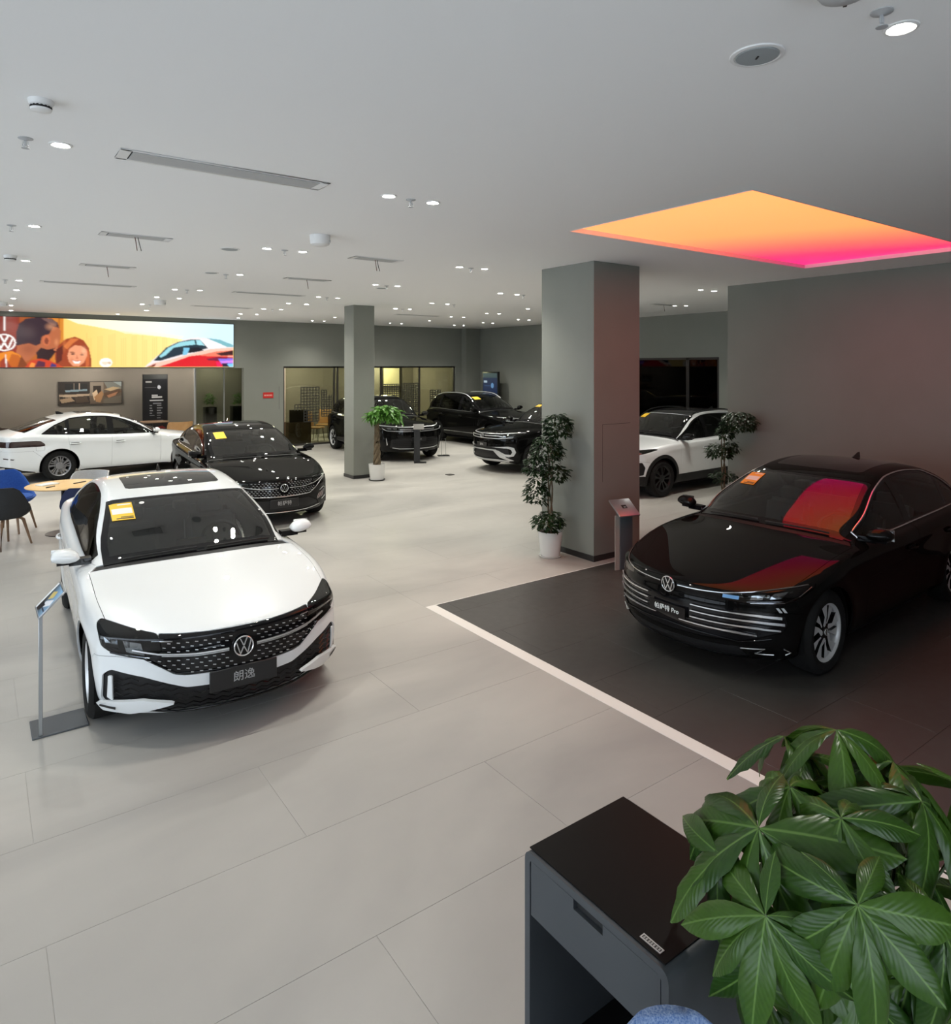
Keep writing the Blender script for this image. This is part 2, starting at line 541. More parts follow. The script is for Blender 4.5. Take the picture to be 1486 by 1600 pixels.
        key = {}; co = []; no = []; faces = []
        for f in fs:
            idx = []
            for v in f.verts:
                if v not in key:
                    key[v] = len(co); co.append(v.co.copy()); no.append(Vector(v[s.lay]).normalized())
                idx.append(key[v])
            faces.append(idx)
        cnt = {}
        for f in faces:
            for a, b in zip(f, f[1:] + f[:1]): cnt[(a, b)] = 1
        edge = [(a, b) for a, b in cnt if (b, a) not in cnt and not (abs(co[a].y) < 1e-4 and abs(co[b].y) < 1e-4)]
        inn = {}
        cen = [sum((co[i] for i in f), Vector()) / len(f) for f in faces]
        bset = set(i for e in edge for i in e)
        for f, c in zip(faces, cen):
            for i in f:
                if i in bset: inn.setdefault(i, []).append(c)
        nc = list(co)
        if gap:
            tang = {}
            for a, b in edge:
                t = (co[b] - co[a])
                tang.setdefault(a, []).append(t); tang.setdefault(b, []).append(t)
            for i in bset:
                t = sum((q.normalized() for q in tang[i]), Vector())
                if t.length < 1e-6: continue
                d = no[i].cross(t.normalized())
                m = sum(inn[i], Vector()) / len(inn[i]) - co[i]
                if d.dot(m) < 0: d = -d
                if abs(co[i].y) < 1e-4: d.y = 0
                nc[i] = co[i] + d * gap
        if offset: nc = [p + q * offset for p, q in zip(nc, no)]
        nv = len(nc); V = [tuple(p) for p in nc]; F = [tuple(f) for f in faces]; NL = [tuple(no[i]) for f in faces for i in f]
        em = {}
        def low(i):
            if i not in em: em[i] = len(V); V.append(tuple(nc[i] - no[i] * depth))
            return em[i]
        nmain = len(F)
        for a, b in edge:
            F.append((b, a, low(a), low(b)))
        for f in F[nmain:]:
            p = [Vector(V[i]) for i in f]; n = (p[1] - p[0]).cross(p[2] - p[0])
            n = n.normalized() if n.length > 1e-12 else Vector((0, 0, 1)); NL += [tuple(n)] * 4
        def mk(V, F, NL):
            me = bpy.data.meshes.new(name); me.from_pydata(V, [], F)
            me.polygons.foreach_set('use_smooth', [True] * len(F)); me.materials.append(material); me.update()
            me.normals_split_custom_set(NL)
            return me
        def mir(V, F, NL):
            V2 = [(x, -y, z) for x, y, z in V]; F2 = []; N2 = []; k = 0
            for f in F:
                l = NL[k:k + len(f)]; k += len(f)
                F2.append(tuple(f[::-1])); N2 += [(a, -b, c) for a, b, c in l[::-1]]
            return V2, F2, N2
        out = []
        if not both or split:
            out.append(s.add(name, mk(V, F, NL), None, parent, label))
            if both: out.append(s.add(name, mk(*mir(V, F, NL)), None, parent, label))
        else:
            V2, F2, N2 = mir(V, F, NL); b = len(V)
            rm = []; keep = []
            for i, v in enumerate(V2):
                if abs(v[1]) < 2e-4: rm.append(i)
                else: rm.append(b + len(keep)); keep.append(v)
            me = mk(V + keep, F + [tuple(rm[i] for i in f) for f in F2], NL + N2)
            out.append(s.add(name, me, None, parent, label))
        return out

    def decal(s, view, poly, lift=.003, thick=.002, step=.05, mb=None, sgn=1):
        """thin plate that follows the skin; returns MB"""
        mb = mb or MB()
        bm = bmesh.new()
        vs = [bm.verts.new((p[0], p[1], 0)) for p in poly]
        f = bm.faces.new(vs); 
        if f.normal.z < 0: f.normal_flip()
        u0 = min(p[0] for p in poly); u1 = max(p[0] for p in poly); v0 = min(p[1] for p in poly); v1 = max(p[1] for p in poly)
        for ax, a, b in ((0, u0, u1), (1, v0, v1)):
            n = int((b - a) / step)
            for k in range(1, n + 1):
                c = [0, 0, 0]; c[ax] = a + (b - a) * k / (n + 1); nn = [0, 0, 0]; nn[ax] = 1
                bmesh.ops.bisect_plane(bm, geom=bm.verts[:] + bm.edges[:] + bm.faces[:], plane_co=c, plane_no=nn)
        bm.verts.index_update()
        top = []; bot = []
        for v in bm.verts:
            p, n = s.hit(view, abs(v.co.x) if view in ('front', 'rear') else v.co.x, v.co.y if view != 'top' else abs(v.co.y))
            if p is None: p = Vector((0, 0, 0)); n = Vector((0, 0, 1)); 
            if view in ('front', 'rear') and v.co.x < 0: p = Vector((p.x, -p.y, p.z)); n = Vector((n.x, -n.y, n.z))
            if view == 'top' and v.co.y < 0: p = Vector((p.x, -p.y, p.z)); n = Vector((n.x, -n.y, n.z))
            top.append(p + n * (lift + thick)); bot.append(p + n * lift)
        nv = len(top); fs = []
        for f in bm.faces:
            q = [v.index for v in f.verts]; fs.append(q)
        bd = []
        have = set((a, b) for q in fs for a, b in zip(q, q[1:] + q[:1]))
        for a, b in have:
            if (b, a) not in have: bd.append((a, b, b + nv, a + nv))
        if sgn < 0: top = [Vector((p.x, -p.y, p.z)) for p in top]; bot = [Vector((p.x, -p.y, p.z)) for p in bot]
        # outward side
        q0 = fs[0]; n0 = (top[q0[1]] - top[q0[0]]).cross(top[q0[2]] - top[q0[0]])
        if n0.dot(top[q0[0]] - bot[q0[0]]) < 0:
            fs = [q[::-1] for q in fs]; bd = [q[::-1] for q in bd]
        bm.free()
        mb.quadset(top + bot, [tuple(q) for q in fs] + [tuple(i + nv for i in q[::-1]) for q in fs] + [tuple(q[::-1]) for q in bd])
        return mb

    def strip(s, view, pts, r=.006, lift=.003, n=6, mb=None, mirror=True, flat=None):
        """bead that follows the skin"""
        mb = mb or MB(); P = []
        for i in range(len(pts) - 1):
            a, b = pts[i], pts[i + 1]; k = max(1, int(math.dist(a, b) / .05))
            for j in range(k): P.append((lerp(a[0], b[0], j / k), lerp(a[1], b[1], j / k)))
        P.append(pts[-1])
        q = []
        for u, v in P:
            p, nn = s.hit(view, u, v)
            if p is not None: q.append(p + nn * lift)
        if len(q) > 1:
            for sg in ((1, -1) if mirror else (1,)):
                mb.tube([(p.x, sg * p.y, p.z) for p in q], r, n)
        return mb

    # ---- outlines that follow the greenhouse
    def dlo(s, x0, x1, endz=.04, inset=.035, low=.052, tail=None):
        lo = []; hi = []
        n = 26
        for i in range(n + 1):
            x = lerp(x0, x1, i / n); sec = s.sec(x)
            X = s.warp(x, sec[4][0], 0)[0]
            zt = sec[4][1] - inset; zb = s.sh(x) + low
            if tail:
                zt = min(zt, np.interp(x, [t[0] for t in tail], [t[1] for t in tail]))
            if zt > zb + .012: lo.append((X, zb)); hi.append((X, zt))
        return lo, hi

    def screen(s, xa, xb, side=.5, n=8):
        """windscreen outline in top view (half, y>=0): base xa, top xb"""
        e = []
        for i in range(n + 1):
            x = lerp(xa, xb, i / n); sec = s.sec(x)
            y = min(.83 * s.w(x), s.rail_y(x)) - side; e.append(s.warp(x, y, 0)[:2])
        base = [s.warp(xa, y, 0)[:2] for y in np.linspace(0, e[0][1], 7)[:-1]]
        top = [s.warp(xb, y, 0)[:2] for y in np.linspace(e[-1][1], 0, 7)[1:]]
        return [(p[0], p[1] if p[1] > 1e-6 else -.02) for p in base] + e + [(p[0], p[1] if p[1] > 1e-6 else -.02) for p in top]

    def inner_shell(s, holes):
        co, no, fa = s.shell_src; V = [tuple(c[i] - n[i] * .022 for i in range(3)) for c, n in zip(co, no)]
        C = np.array([[sum(co[i][k] for i in f) / len(f) for k in range(3)] for f in fa]); C[:, 1] = np.abs(C[:, 1])
        Nn = np.array([no[f[0]] for f in fa]); Nn[:, 1] = np.abs(Nn[:, 1]); kill = np.zeros(len(fa), bool)
        for view, poly in holes:
            if view == 'side': q = C[:, [0, 2]]; k = Nn[:, 1] > .12
            elif view == 'top': q = C[:, [0, 1]]; k = Nn[:, 2] > .12
            elif view == 'front': q = C[:, [1, 2]]; k = (Nn[:, 0] < -.05) & (C[:, 0] < 1.1)
            else: q = C[:, [1, 2]]; k = (Nn[:, 0] > .05) & (C[:, 0] > s.L - 1.1)
            kill |= k & inside(q, poly)
        F = [f for f, d in zip(fa, kill) if not d]
        me = bpy.data.meshes.new('inner_body'); me.from_pydata(V, [], F)
        me.polygons.foreach_set('use_smooth', [True] * len(F))
        me.materials.append(M['liner']); me.materials.append(M['headliner']); g0 = s.sp['glass'][0]
        me.polygons.foreach_set('material_index', [1 if (C[i][2] > s.sh(C[i][0]) + .07 and g0 + .12 < C[i][0] < s.L - .6) else 0 for i, d in enumerate(kill) if not d])
        return s.add('inner_body', me)

def emblem_mesh(r=.06, w=.10):
    """ring with a V above a W"""
    mb = MB(); n = 32
    ro, ri = r, r * .88; t = .010
    rs = [[(rad * math.cos(2 * math.pi * k / n), rad * math.sin(2 * math.pi * k / n), z) for k in range(n)]
          for rad, z in ((ro, 0), (ro, t * .7), (lerp(ro, ri, .5), t), (ri, t * .7), (ri, 0))]
    mb.rings(rs, (False, False))
    def stroke(pts):
        h = w * r * .5
        for a, b in zip(pts, pts[1:]):
            a = Vector(a) * r; b = Vector(b) * r; d = (b - a).normalized(); q = Vector((-d.y, d.x)) * h
            mb.prism([a + q - d * h * .5, a - q - d * h * .5, b - q + d * h * .5, b + q + d * h * .5], .001, t * .8)
    stroke([(-.36, .80), (-.03, .08), (.03, .08), (.36, .80)])
    stroke([(-.74, .48), (-.36, -.74), (-.02, -.05), (.02, -.05), (.36, -.74), (.74, .48)])
    return mb

def frame_at(p, n, up=Vector((0, 0, 1))):
    z = n.normalized(); x = up.cross(z).normalized(); y = z.cross(x)
    m = Matrix((x, y, z)).transposed().to_4x4(); m.translation = p
    return m

WH = {}
def wheel_meshes(R, rim, style, width=.215):
    key = (R, rim, style)
    if key in WH: return WH[key]
    h = width / 2
    t = MB(); t.lathe([(rim - .012, -h + .02), (rim, -h + .004), (R - .05, -h - .004), (R - .018, -h + .012), (R - .002, -h + .035), (R, -h + .06), (R, h - .06), (R - .002, h - .035),
                       (R - .018, h - .012), (R - .05, h + .004), (rim, h - .004), (rim - .012, h - .02)], n=48, axis='Y', cap=(False, False))
    tyre = t.mesh('tyre', M['tyre'], 30)
    r = MB(); r.m = 0
    r.lathe([(rim - .006, -h + .02), (rim - .03, -h + .03), (rim - .04, 0), (rim - .028, h - .035), (rim - .016, h - .022), (rim - .006, h - .012), (rim + .004, h - .008), (rim + .002, h - .014)], n=48, axis='Y', cap=(False, False))
    barrel = r
    d = h - .028
    def blade(pts, y0, y1, mi):
        b = len(r.v); n = len(pts); r.m = mi
        out = [(p[0] * math.cos(p[1]), p[2] if len(p) > 2 else y1, p[0] * math.sin(p[1])) for p in pts]
        inn = [(q[0], y0, q[2]) for q in out]
        # winding towards +y
        a = sum((out[i][2] * out[(i + 1) % n][0] - out[i][0] * out[(i + 1) % n][2]) for i in range(n))
        if a < 0: out = out[::-1]; inn = inn[::-1]
        r.quadset(inn + out, [tuple(range(n, 2 * n))])
        r.m = 1 if style != 'dark' else mi
        r.quadset(inn + out, [(i, (i + 1) % n, n + (i + 1) % n, n + i) for i in range(n)])
        r.m = 0
    ns = 5
    for k in range(ns):
        a = 2 * math.pi * k / ns + .3; rr = rim - .02
        D = math.radians
        if style == 'blade':        # broad twisted pairs, machined faces
            blade([(.035, a - D(25)), (.075, a - D(30)), (rr * .55, a - D(4)), (rr, a - D(16)), (rr, a + D(8)), (rr * .6, a + D(11)), (.06, a + D(5))], d - .05, d, 0)
            blade([(.05, a + D(14)), (rr * .5, a + D(27)), (rr, a + D(20)), (rr, a + D(40)), (rr * .55, a + D(38)), (.05, a + D(30))], d - .05, d - .006, 0)
        elif style == 'pin':        # pinwheel groups
            blade([(.04, a - D(25)), (rr * .45, a - D(16)), (rr, a - D(22)), (rr, a - D(8)), (rr * .5, a - D(2)), (.05, a + D(6))], d - .05, d, 0)
            blade([(.05, a + D(10)), (rr * .55, a + D(8)), (rr, a + D(2)), (rr, a + D(9)), (rr * .55, a + D(16)), (.05, a + D(22))], d - .05, d - .004, 0)
            blade([(rr * .5, a + D(22)), (rr, a + D(18)), (rr, a + D(26)), (rr * .5, a + D(30))], d - .05, d - .004, 0)
            blade([(.035, a), (rr * .5, a + D(24)), (rr * .5, a + D(30)), (.04, a + D(50))], d - .05, d - .02, 1)
        elif style == 'suv':
            blade([(.04, a - D(22)), (rr * .6, a - D(9)), (rr, a - D(15)), (rr, a - D(4)), (rr * .62, a - D(1)), (.05, a)], d - .05, d, 0)
            blade([(.05, a), (rr * .62, a + D(1)), (rr, a + D(4)), (rr, a + D(15)), (rr * .6, a + D(9)), (.04, a + D(22))], d - .05, d, 0)
            blade([(rr * .3, a + D(26)), (rr, a + D(33)), (rr, a + D(38)), (rr * .3, a + D(44))], d - .05, d - .02, 1)
        else:                       # dark
            blade([(.04, a - D(20)), (rr * .6, a - D(10)), (rr, a - D(16)), (rr, a + D(2)), (rr * .6, a + D(2)), (.05, a + D(6))], d - .05, d, 0)
            blade([(.04, a + D(20)), (rr * .6, a + D(20)), (rr, a + D(16)), (rr, a + D(27)), (rr * .6, a + D(30)), (.05, a + D(40))], d - .05, d - .008, 0)
    r.m = 1; r.lathe([(.078, d - .06), (.078, d - .012), (.066, d - .002), (.034, d + .002), (.0, d + .002)], n=24, axis='Y', cap=(False, False))
    face = M['dark_alloy'] if style == 'dark' else M['alloy_grey'] if style == 'pin' else M['alloy']
    rimm = r.mesh('rim', [face, M['gloss_black'] if style in ('blade', 'suv') else face], 30)
    c = MB(); c.lathe([(.0, -.02), (.148, -.02), (.148, .0), (.0, .0)], c=(0, d - .085, 0), n=32, axis='Y', cap=(False, False))
    disc = c.mesh('brake_disc', M['disc'], 30)
    e = emblem_mesh(.030).mesh('wheel_emblem', M['chrome'])
    WH[key] = (tyre, rimm, disc, e, d)
    return WH[key]

def add_wheels(car, rim, style, near=True):
    sp = car.sp; R = sp['R']; tyre, rimm, disc, em, d = wheel_meshes(R, rim, style, sp.get('tyre_w', .215))
    yw = sp['track'] - sp.get('tyre_w', .215) / 2
    for xw in sp['axles']:
        for sg in (1, -1):
            w = car.add('wheel', tyre, loc=(xw, sg * yw, R), rot=(0, 0, 0 if sg > 0 else math.pi))
            for nm, me in (('rim', rimm), ('brake_disc', disc)):
                o = bpy.data.objects.new(nm, me); o.parent = w; link(o)
            if near:
                o = bpy.data.objects.new('wheel_emblem', em); o.parent = w; o.location = (0, d + .001, 0); o.rotation_euler = (math.pi / 2, 0, math.pi); link(o)
            if True:
                mb = MB(); a0 = -.25; n = 20; Ra = sp['arch'] + .012; y0, y1 = .50, car.w(xw) - .035
                ri = [[(xw + Ra * math.cos(lerp(a0, math.pi - a0, k / n)), sg * y, R + Ra * math.sin(lerp(a0, math.pi - a0, k / n))) for k in range(n + 1)] for y in (y0, y1)]
                mb.rings(ri, (True, False), close=False)
                car.add('wheel_arch_liner', mb.mesh('wheel_arch_liner', M['liner'], 40))

def add_mirror(car, x, z, paint, y=.86, scale=1.0, reach=.20):
    """door mirrors: painted shell, black foot"""
    for sg in (1, -1):
        mb = MB(); n = 16; rs = []
        for i, (t, r) in enumerate([(0, .05), (.05, .45), (.16, .78), (.36, .98), (.6, 1.0), (.82, .86), (.95, .60), (1.0, .22)]):
            yy = y + .045 + reach * t * scale
            rs.append([(x + .012 + (.078 * (.55 + .45 * r) * math.cos(a) + .030 * t), sg * yy, z + (.010 * t) + .066 * r * math.sin(a) * (1.0 if math.sin(a) > 0 else .72))
                       for a in (2 * math.pi * k / n for k in range(n))])
        mb.rings(rs)
        o = car.add('door_mirror', mb.mesh('door_mirror', paint, 50))
        m2 = MB(); m2.box((x + .06, sg * (y + .04), z - .045), (.085, .16, .05)); m2.box((x + .06, sg * (y + .12), z - .044), (.085, .17, .024))
        o2 = car.add('mirror_foot', m2.mesh('mirror_foot', M['gloss_black']), parent=o)
        m3 = MB(); m3.box((x + .088, sg * (y + .06 + reach * .55 * scale), z + .012), (.006, .14 * scale, .10))
        car.add('mirror_glass', m3.mesh('mirror_glass', M['chrome']), parent=o)

def add_interior(car, g, dark=False, zf=0.0, near=True):
    """seats, dashboard and wheel seen through the glass"""
    xs = g[1] + .02; sm = M['seat_dark'] if dark else M['seat_grey']
    def seat(x, y, w=.50):
        mb = MB()
        mb.box((x, y, .42 + zf), (.52, w, .20)); mb.box((x + .30, y, .74 + zf), (.17, w, .62), M=Matrix.Rotation(math.radians(14), 3, 'Y'))
        o = car.add('seat', MB().mesh('seat', sm)); o.data = mb.mesh('seat', sm)
        bm = bmesh.new(); bm.from_mesh(o.data); bmesh.ops.bevel(bm, geom=bm.edges[:], offset=.05, segments=3, affect='EDGES'); bm.to_mesh(o.data); bm.free(); smooth_by_angle(o.data, 60)
        h = MB(); h.box((x + .40, y, 1.10 + zf), (.10, .26, .17), M=Matrix.Rotation(math.radians(10), 3, 'Y'))
        hm = h.mesh('headrest', sm)
        bm = bmesh.new(); bm.from_mesh(hm); bmesh.ops.bevel(bm, geom=bm.edges[:], offset=.035, segments=3, affect='EDGES'); bm.to_mesh(hm); bm.free(); smooth_by_angle(hm, 60)
        car.add('headrest', hm, parent=o)
    seat(xs, .37); seat(xs, -.37)
    mb = MB(); xr = g[2] - .75
    mb.box((xr, 0, .42 + zf), (.5, 1.25, .2)); mb.box((xr + .30, 0, .74 + zf), (.16, 1.25, .60), M=Matrix.Rotation(math.radians(18), 3, 'Y'))
    for y in (-.38, .38): mb.box((xr + .43, y, 1.07 + zf), (.09, .26, .14))
    o = mb.build('rear_seat', sm, None, bevel=.04, seg=2); o.parent = car.root; o.location = (-car.L / 2, 0, 0)
    # dashboard
    mb = MB(); x0 = g[0] + .10; z = car.sh(g[0]) + .0 + zf * 0
    prof = [(x0 + .02, z - .015), (x0 + .30, z + .01), (x0 + .48, z - .02), (x0 + .55, z - .10), (x0 + .50, z - .30), (x0 + .1, z - .42)]
    hw = .74
    mb.rings([[(p[0], y, p[1]) for p in prof] for y in (-hw, hw)])
    o = mb.build('dashboard', M['dash'], None, bevel=.015); o.parent = car.root; o.location = (-car.L / 2, 0, 0)
    m3 = MB(); m3.box((x0 + .52, -.05, z + .005), (.02, .26, .15), M=Matrix.Rotation(-.2, 3, 'Y')); car.add('centre_screen', m3.mesh('centre_screen', M['gloss_black']))
    # steering wheel (left-hand drive: left is -y)
    mb = MB(); c = Vector((x0 + .72, -.37, z - .03)); ax = Matrix.Rotation(math.radians(-65), 3, 'Y')
    ring = [c + ax @ Vector((.185 * math.cos(a), .185 * math.sin(a), 0)) for a in (2 * math.pi * k / 28 for k in range(29))]
    mb.tube(ring, .016, 8)
    for a in (0, math.pi, -math.pi / 2):
        mb.tube([c, c + ax @ Vector((.18 * math.sin(a), .18 * math.cos(a), 0)) if a != -math.pi / 2 else c + ax @ Vector((-.18, 0, 0))], .018, 6)
    mb.box(c, (.13, .15, .05), M=ax)
    car.add('steering_wheel', mb.mesh('steering_wheel', M['black_plastic'], 50))

def add_plate(car, text, z, hw=.225, hh=.068, view='front', y=0.0, size=.075, mat_=None):
    p, n = car.hit(view, .001, z)
    n = Vector((n.x, 0, n.z)).normalized()
    # the plate stands on the outermost point behind it
    xs = [car.hit(view, y + dy, z + dz)[0] for dy in (.001, hw) for dz in (-hh, 0, hh)]
    x = min(q.x for q in xs if q is not None) - .012 if view == 'front' else max(q.x for q in xs if q is not None) + .012
    mb = MB(); mb.box((x, y, z), (.012, hw * 2, hh * 2))
    bx = mb.build('licence_plate', mat_ or M['plate'], None, bevel=.004, seg=1); bx.parent = car.root; bx.location = (-car.L / 2, 0, 0)
    bx['_off'] = (0, 0, 0)
    if text:
        t = text_mesh(text, size, .0012)
        t.materials.clear(); t.materials.append(M['plate_text'])
        o = bpy.data.objects.new('plate_lettering', t); o.parent = bx
        if view == 'front': o.matrix_local = Matrix.Translation((x - .0085, y, z)) @ Matrix.Rotation(math.radians(-90), 4, 'Z') @ Matrix.Rotation(math.radians(90), 4, 'X')
        link(o)
    return bx

def add_emblem(car, z, r=.06, view='front', lift=.002, disc=True):
    p, n = car.hit(view, .001, z); n = Vector((n.x, 0, n.z)).normalized()
    m = frame_at(Vector((p.x, 0, p.z)) + n * lift, n)
    me = emblem_mesh(r).mesh('emblem', M['chrome'], 40); me.transform(m)
    o = car.add('emblem', me)
    if disc:
        d = MB(); d.lathe([(r * 1.0, -.006), (r * 1.0, .0005)], n=28); dm = d.mesh('emblem_plate', M['gloss_black']); dm.transform(m)
        car.add('emblem_plate', dm, parent=o)
    return o

def add_wipers(car, g):
    mb = MB()
    for a, b in (((g[0] + .03, .02), (g[0] + .02, .58)), ((g[0] + .04, -.62), (g[0] + .015, -.06))):
        P = []
        for k in range(8):
            t = k / 7; u = lerp(a[0], b[0], t) + .03; v = lerp(a[1], b[1], t)
            p, n = car.hit('top', u + .10 * (abs(v) / .7) ** 2, abs(v))
            if p is None: continue
            P.append((p.x, math.copysign(p.y, v), p.z + .016))
        mb.tube(P, .008, 6)
    car.add('wiper', mb.mesh('wiper', M['black_plastic'], 50))

def sticker(car, g, s_, y0, y1, t0, t1, col, stripe=True):
    """price sticker behind the top corner of the windscreen; y across, t along the glass"""
    xa = lerp(g[0], g[1], t0); xb = lerp(g[0], g[1], t1); s = 1 if s_ > 0 else -1
    def X(x, y): return car.warp(x, y, 0)[0]
    poly = [(X(xa, y0), y0 * s), (X(xa, y1), y1 * s), (X(xb, y1), y1 * s), (X(xb, y0), y0 * s)]
    o = car.add('price_sticker', car.decal('top', poly, .003, .001, .06).mesh('price_sticker', M[col]))
    if stripe:
        ta, tb = lerp(t0, t1, .34), lerp(t0, t1, .66); xa = lerp(g[0], g[1], ta); xb = lerp(g[0], g[1], tb); e = (y1 - y0) * .06
        poly = [(X(xa, y0 + e), (y0 + e) * s), (X(xa, y1 - e), (y1 - e) * s), (X(xb, y1 - e), (y1 - e) * s), (X(xb, y0 + e), (y0 + e) * s)]
        car.add('sticker_label', car.decal('top', poly, .0042, .0006, .06).mesh('sticker_label', M['sticker_white']), parent=o)
        for ta, tb, m in ((.86, .93, .35), (.06, .11, .5), (.14, .18, .3)):
            A, B = lerp(t0, t1, ta), lerp(t0, t1, tb); xa = lerp(g[0], g[1], A); xb = lerp(g[0], g[1], B)
            poly = [(X(xa, y0 + e), (y0 + e) * s), (X(xa, lerp(y0, y1, m + .3)), lerp(y0, y1, m + .3) * s), (X(xb, lerp(y0, y1, m + .3)), lerp(y0, y1, m + .3) * s), (X(xb, y0 + e), (y0 + e) * s)]
            car.add('sticker_print', car.decal('top', poly, .0042, .0006, .06).mesh('sticker_print', M['sticker_white'] if ta > .5 else M['plate']), parent=o)
    return o

def handle(car, x, z, parent, m, w=.11):
    """door handle bar in front of its cup"""
    for sg, par in zip((1, -1), parent):
        p0, n0 = car.hit('side', x - w, z); p1, n1 = car.hit('side', x + w, z); pm, nm = car.hit('side', x, z)
        mb = MB(); P = [p0 + n0 * .004, lerp(p0, pm, .4) + nm * .026, pm + nm * .032, lerp(pm, p1, .6) + nm * .026, p1 + n1 * .004]
        mb.tube([(q.x, sg * q.y, q.z) for q in P], [.010, .013, .014, .013, .010], 8)
        car.add('door_handle', mb.mesh('door_handle', m, 60), parent=par)
        d = car.decal('side', round_poly([(x - w * .8, z - .026), (x + w * .8, z - .026), (x + w * .8, z + .022), (x - w * .8, z + .022)], .02), .0008, .0006, .05, sgn=sg)
        car.add('handle_cup', d.mesh('handle_cup', M['black_plastic'] if m is not M['white_paint'] else M['grey_plastic']), parent=par)
# ------------------------------------------------------------------ room
H = 3.91                                  # ceiling height
XR, YB, XN, XL, YF = 15.2, 20.9, 10.43, -4.2, -3.6   # right wall, back wall, near right wall, left wall, wall behind
MX0, MX1, MY0, MY1 = 3.96, XN, -2.4, 6.17 # dark floor field

def tile_material(name, c1, c2, rough, rough2, scale):
    m = mat(name, c1, rough); nt = m.node_tree; b = nt.nodes['Principled BSDF']
    geo = nt.nodes.new('ShaderNodeNewGeometry'); oi = nt.nodes.new('ShaderNodeObjectInfo')
    no = nt.nodes.new('ShaderNodeTexNoise'); no.inputs['Scale'].default_value = scale; no.inputs['Detail'].default_value = 6; no.inputs['Distortion'].default_value = .6
    sh = nt.nodes.new('ShaderNodeMapping'); sh.inputs['Scale'].default_value = (.55, 1.1, 1)
    nt.links.new(geo.outputs['Position'], sh.inputs['Vector']); nt.links.new(sh.outputs[0], no.inputs['Vector'])
    n2 = nt.nodes.new('ShaderNodeTexNoise'); n2.inputs['Scale'].default_value = scale * 14; n2.inputs['Detail'].default_value = 3
    nt.links.new(geo.outputs['Position'], n2.inputs['Vector'])
    ra = nt.nodes.new('ShaderNodeMapRange'); ra.inputs[1].default_value = .32; ra.inputs[2].default_value = .68
    nt.links.new(no.outputs['Fac'], ra.inputs[0])
    a1 = nt.nodes.new('ShaderNodeMath'); a1.operation = 'MULTIPLY_ADD'; a1.inputs[1].default_value = .05; nt.links.new(oi.outputs['Random'], a1.inputs[0]); nt.links.new(ra.outputs[0], a1.inputs[2])
    a2 = nt.nodes.new('ShaderNodeMath'); a2.operation = 'MULTIPLY_ADD'; a2.inputs[1].default_value = .12; nt.links.new(n2.outputs['Fac'], a2.inputs[0]); nt.links.new(a1.outputs[0], a2.inputs[2])
    mx = nt.nodes.new('ShaderNodeMix'); mx.data_type = 'RGBA'; mx.inputs[6].default_value = (*c1, 1); mx.inputs[7].default_value = (*c2, 1)
    nt.links.new(a2.outputs[0], mx.inputs[0]); nt.links.new(mx.outputs[2], b.inputs['Base Color'])
    r = nt.nodes.new('ShaderNodeMapRange'); r.inputs[3].default_value = rough; r.inputs[4].default_value = rough2
    nt.links.new(n2.outputs['Fac'], r.inputs[0]); nt.links.new(r.outputs[0], b.inputs['Roughness'])
    bp = nt.nodes.new('ShaderNodeBump'); bp.inputs['Strength'].default_value = .15; bp.inputs['Distance'].default_value = .001
    nt.links.new(n2.outputs['Fac'], bp.inputs['Height']); nt.links.new(bp.outputs[0], b.inputs['Normal'])
    return m
M['floor'] = tile_material('floor', (.30, .29, .275), (.49, .47, .435), .34, .48, .50)
M['dark_floor'] = tile_material('dark_floor', (.045, .043, .040), (.066, .062, .057), .30, .44, .8)
M['grout'] = mat('grout', (.46, .44, .41), .6)
M['dark_grout'] = mat('dark_grout', (.16, .15, .14), .6)
M['white_strip'] = mat('white_strip', (.82, .80, .76), .4)
M['ceiling'] = mat('ceiling', (.92, .92, .915), .9, spec=.2)
M['wall'] = noise_mat('wall', (.222, .230, .203), (.238, .245, .218), 1.3, .75, bump=.05)
M['wall_warm'] = noise_mat('wall_warm', (.22, .20, .17), (.24, .215, .185), 1.3, .8)
M['skirting'] = mat('skirting', (.02, .02, .02), .4)
M['white_plastic'] = mat('white_plastic', (.80, .80, .79), .5)
M['vent_grey'] = mat('vent_grey', (.46, .47, .48), .5)
M['dark_slot'] = mat('dark_slot', (.02, .02, .02), .8)
M['lens'] = mat('lens', (.9, .9, .9), .4, emit=(1.0, .97, .88), es=105.0)

def struct(name, mb, m, parent=None, **k):
    o = mb.build(name, m, parent, **k)
    if parent is None: o['kind'] = 'structure'
    return o

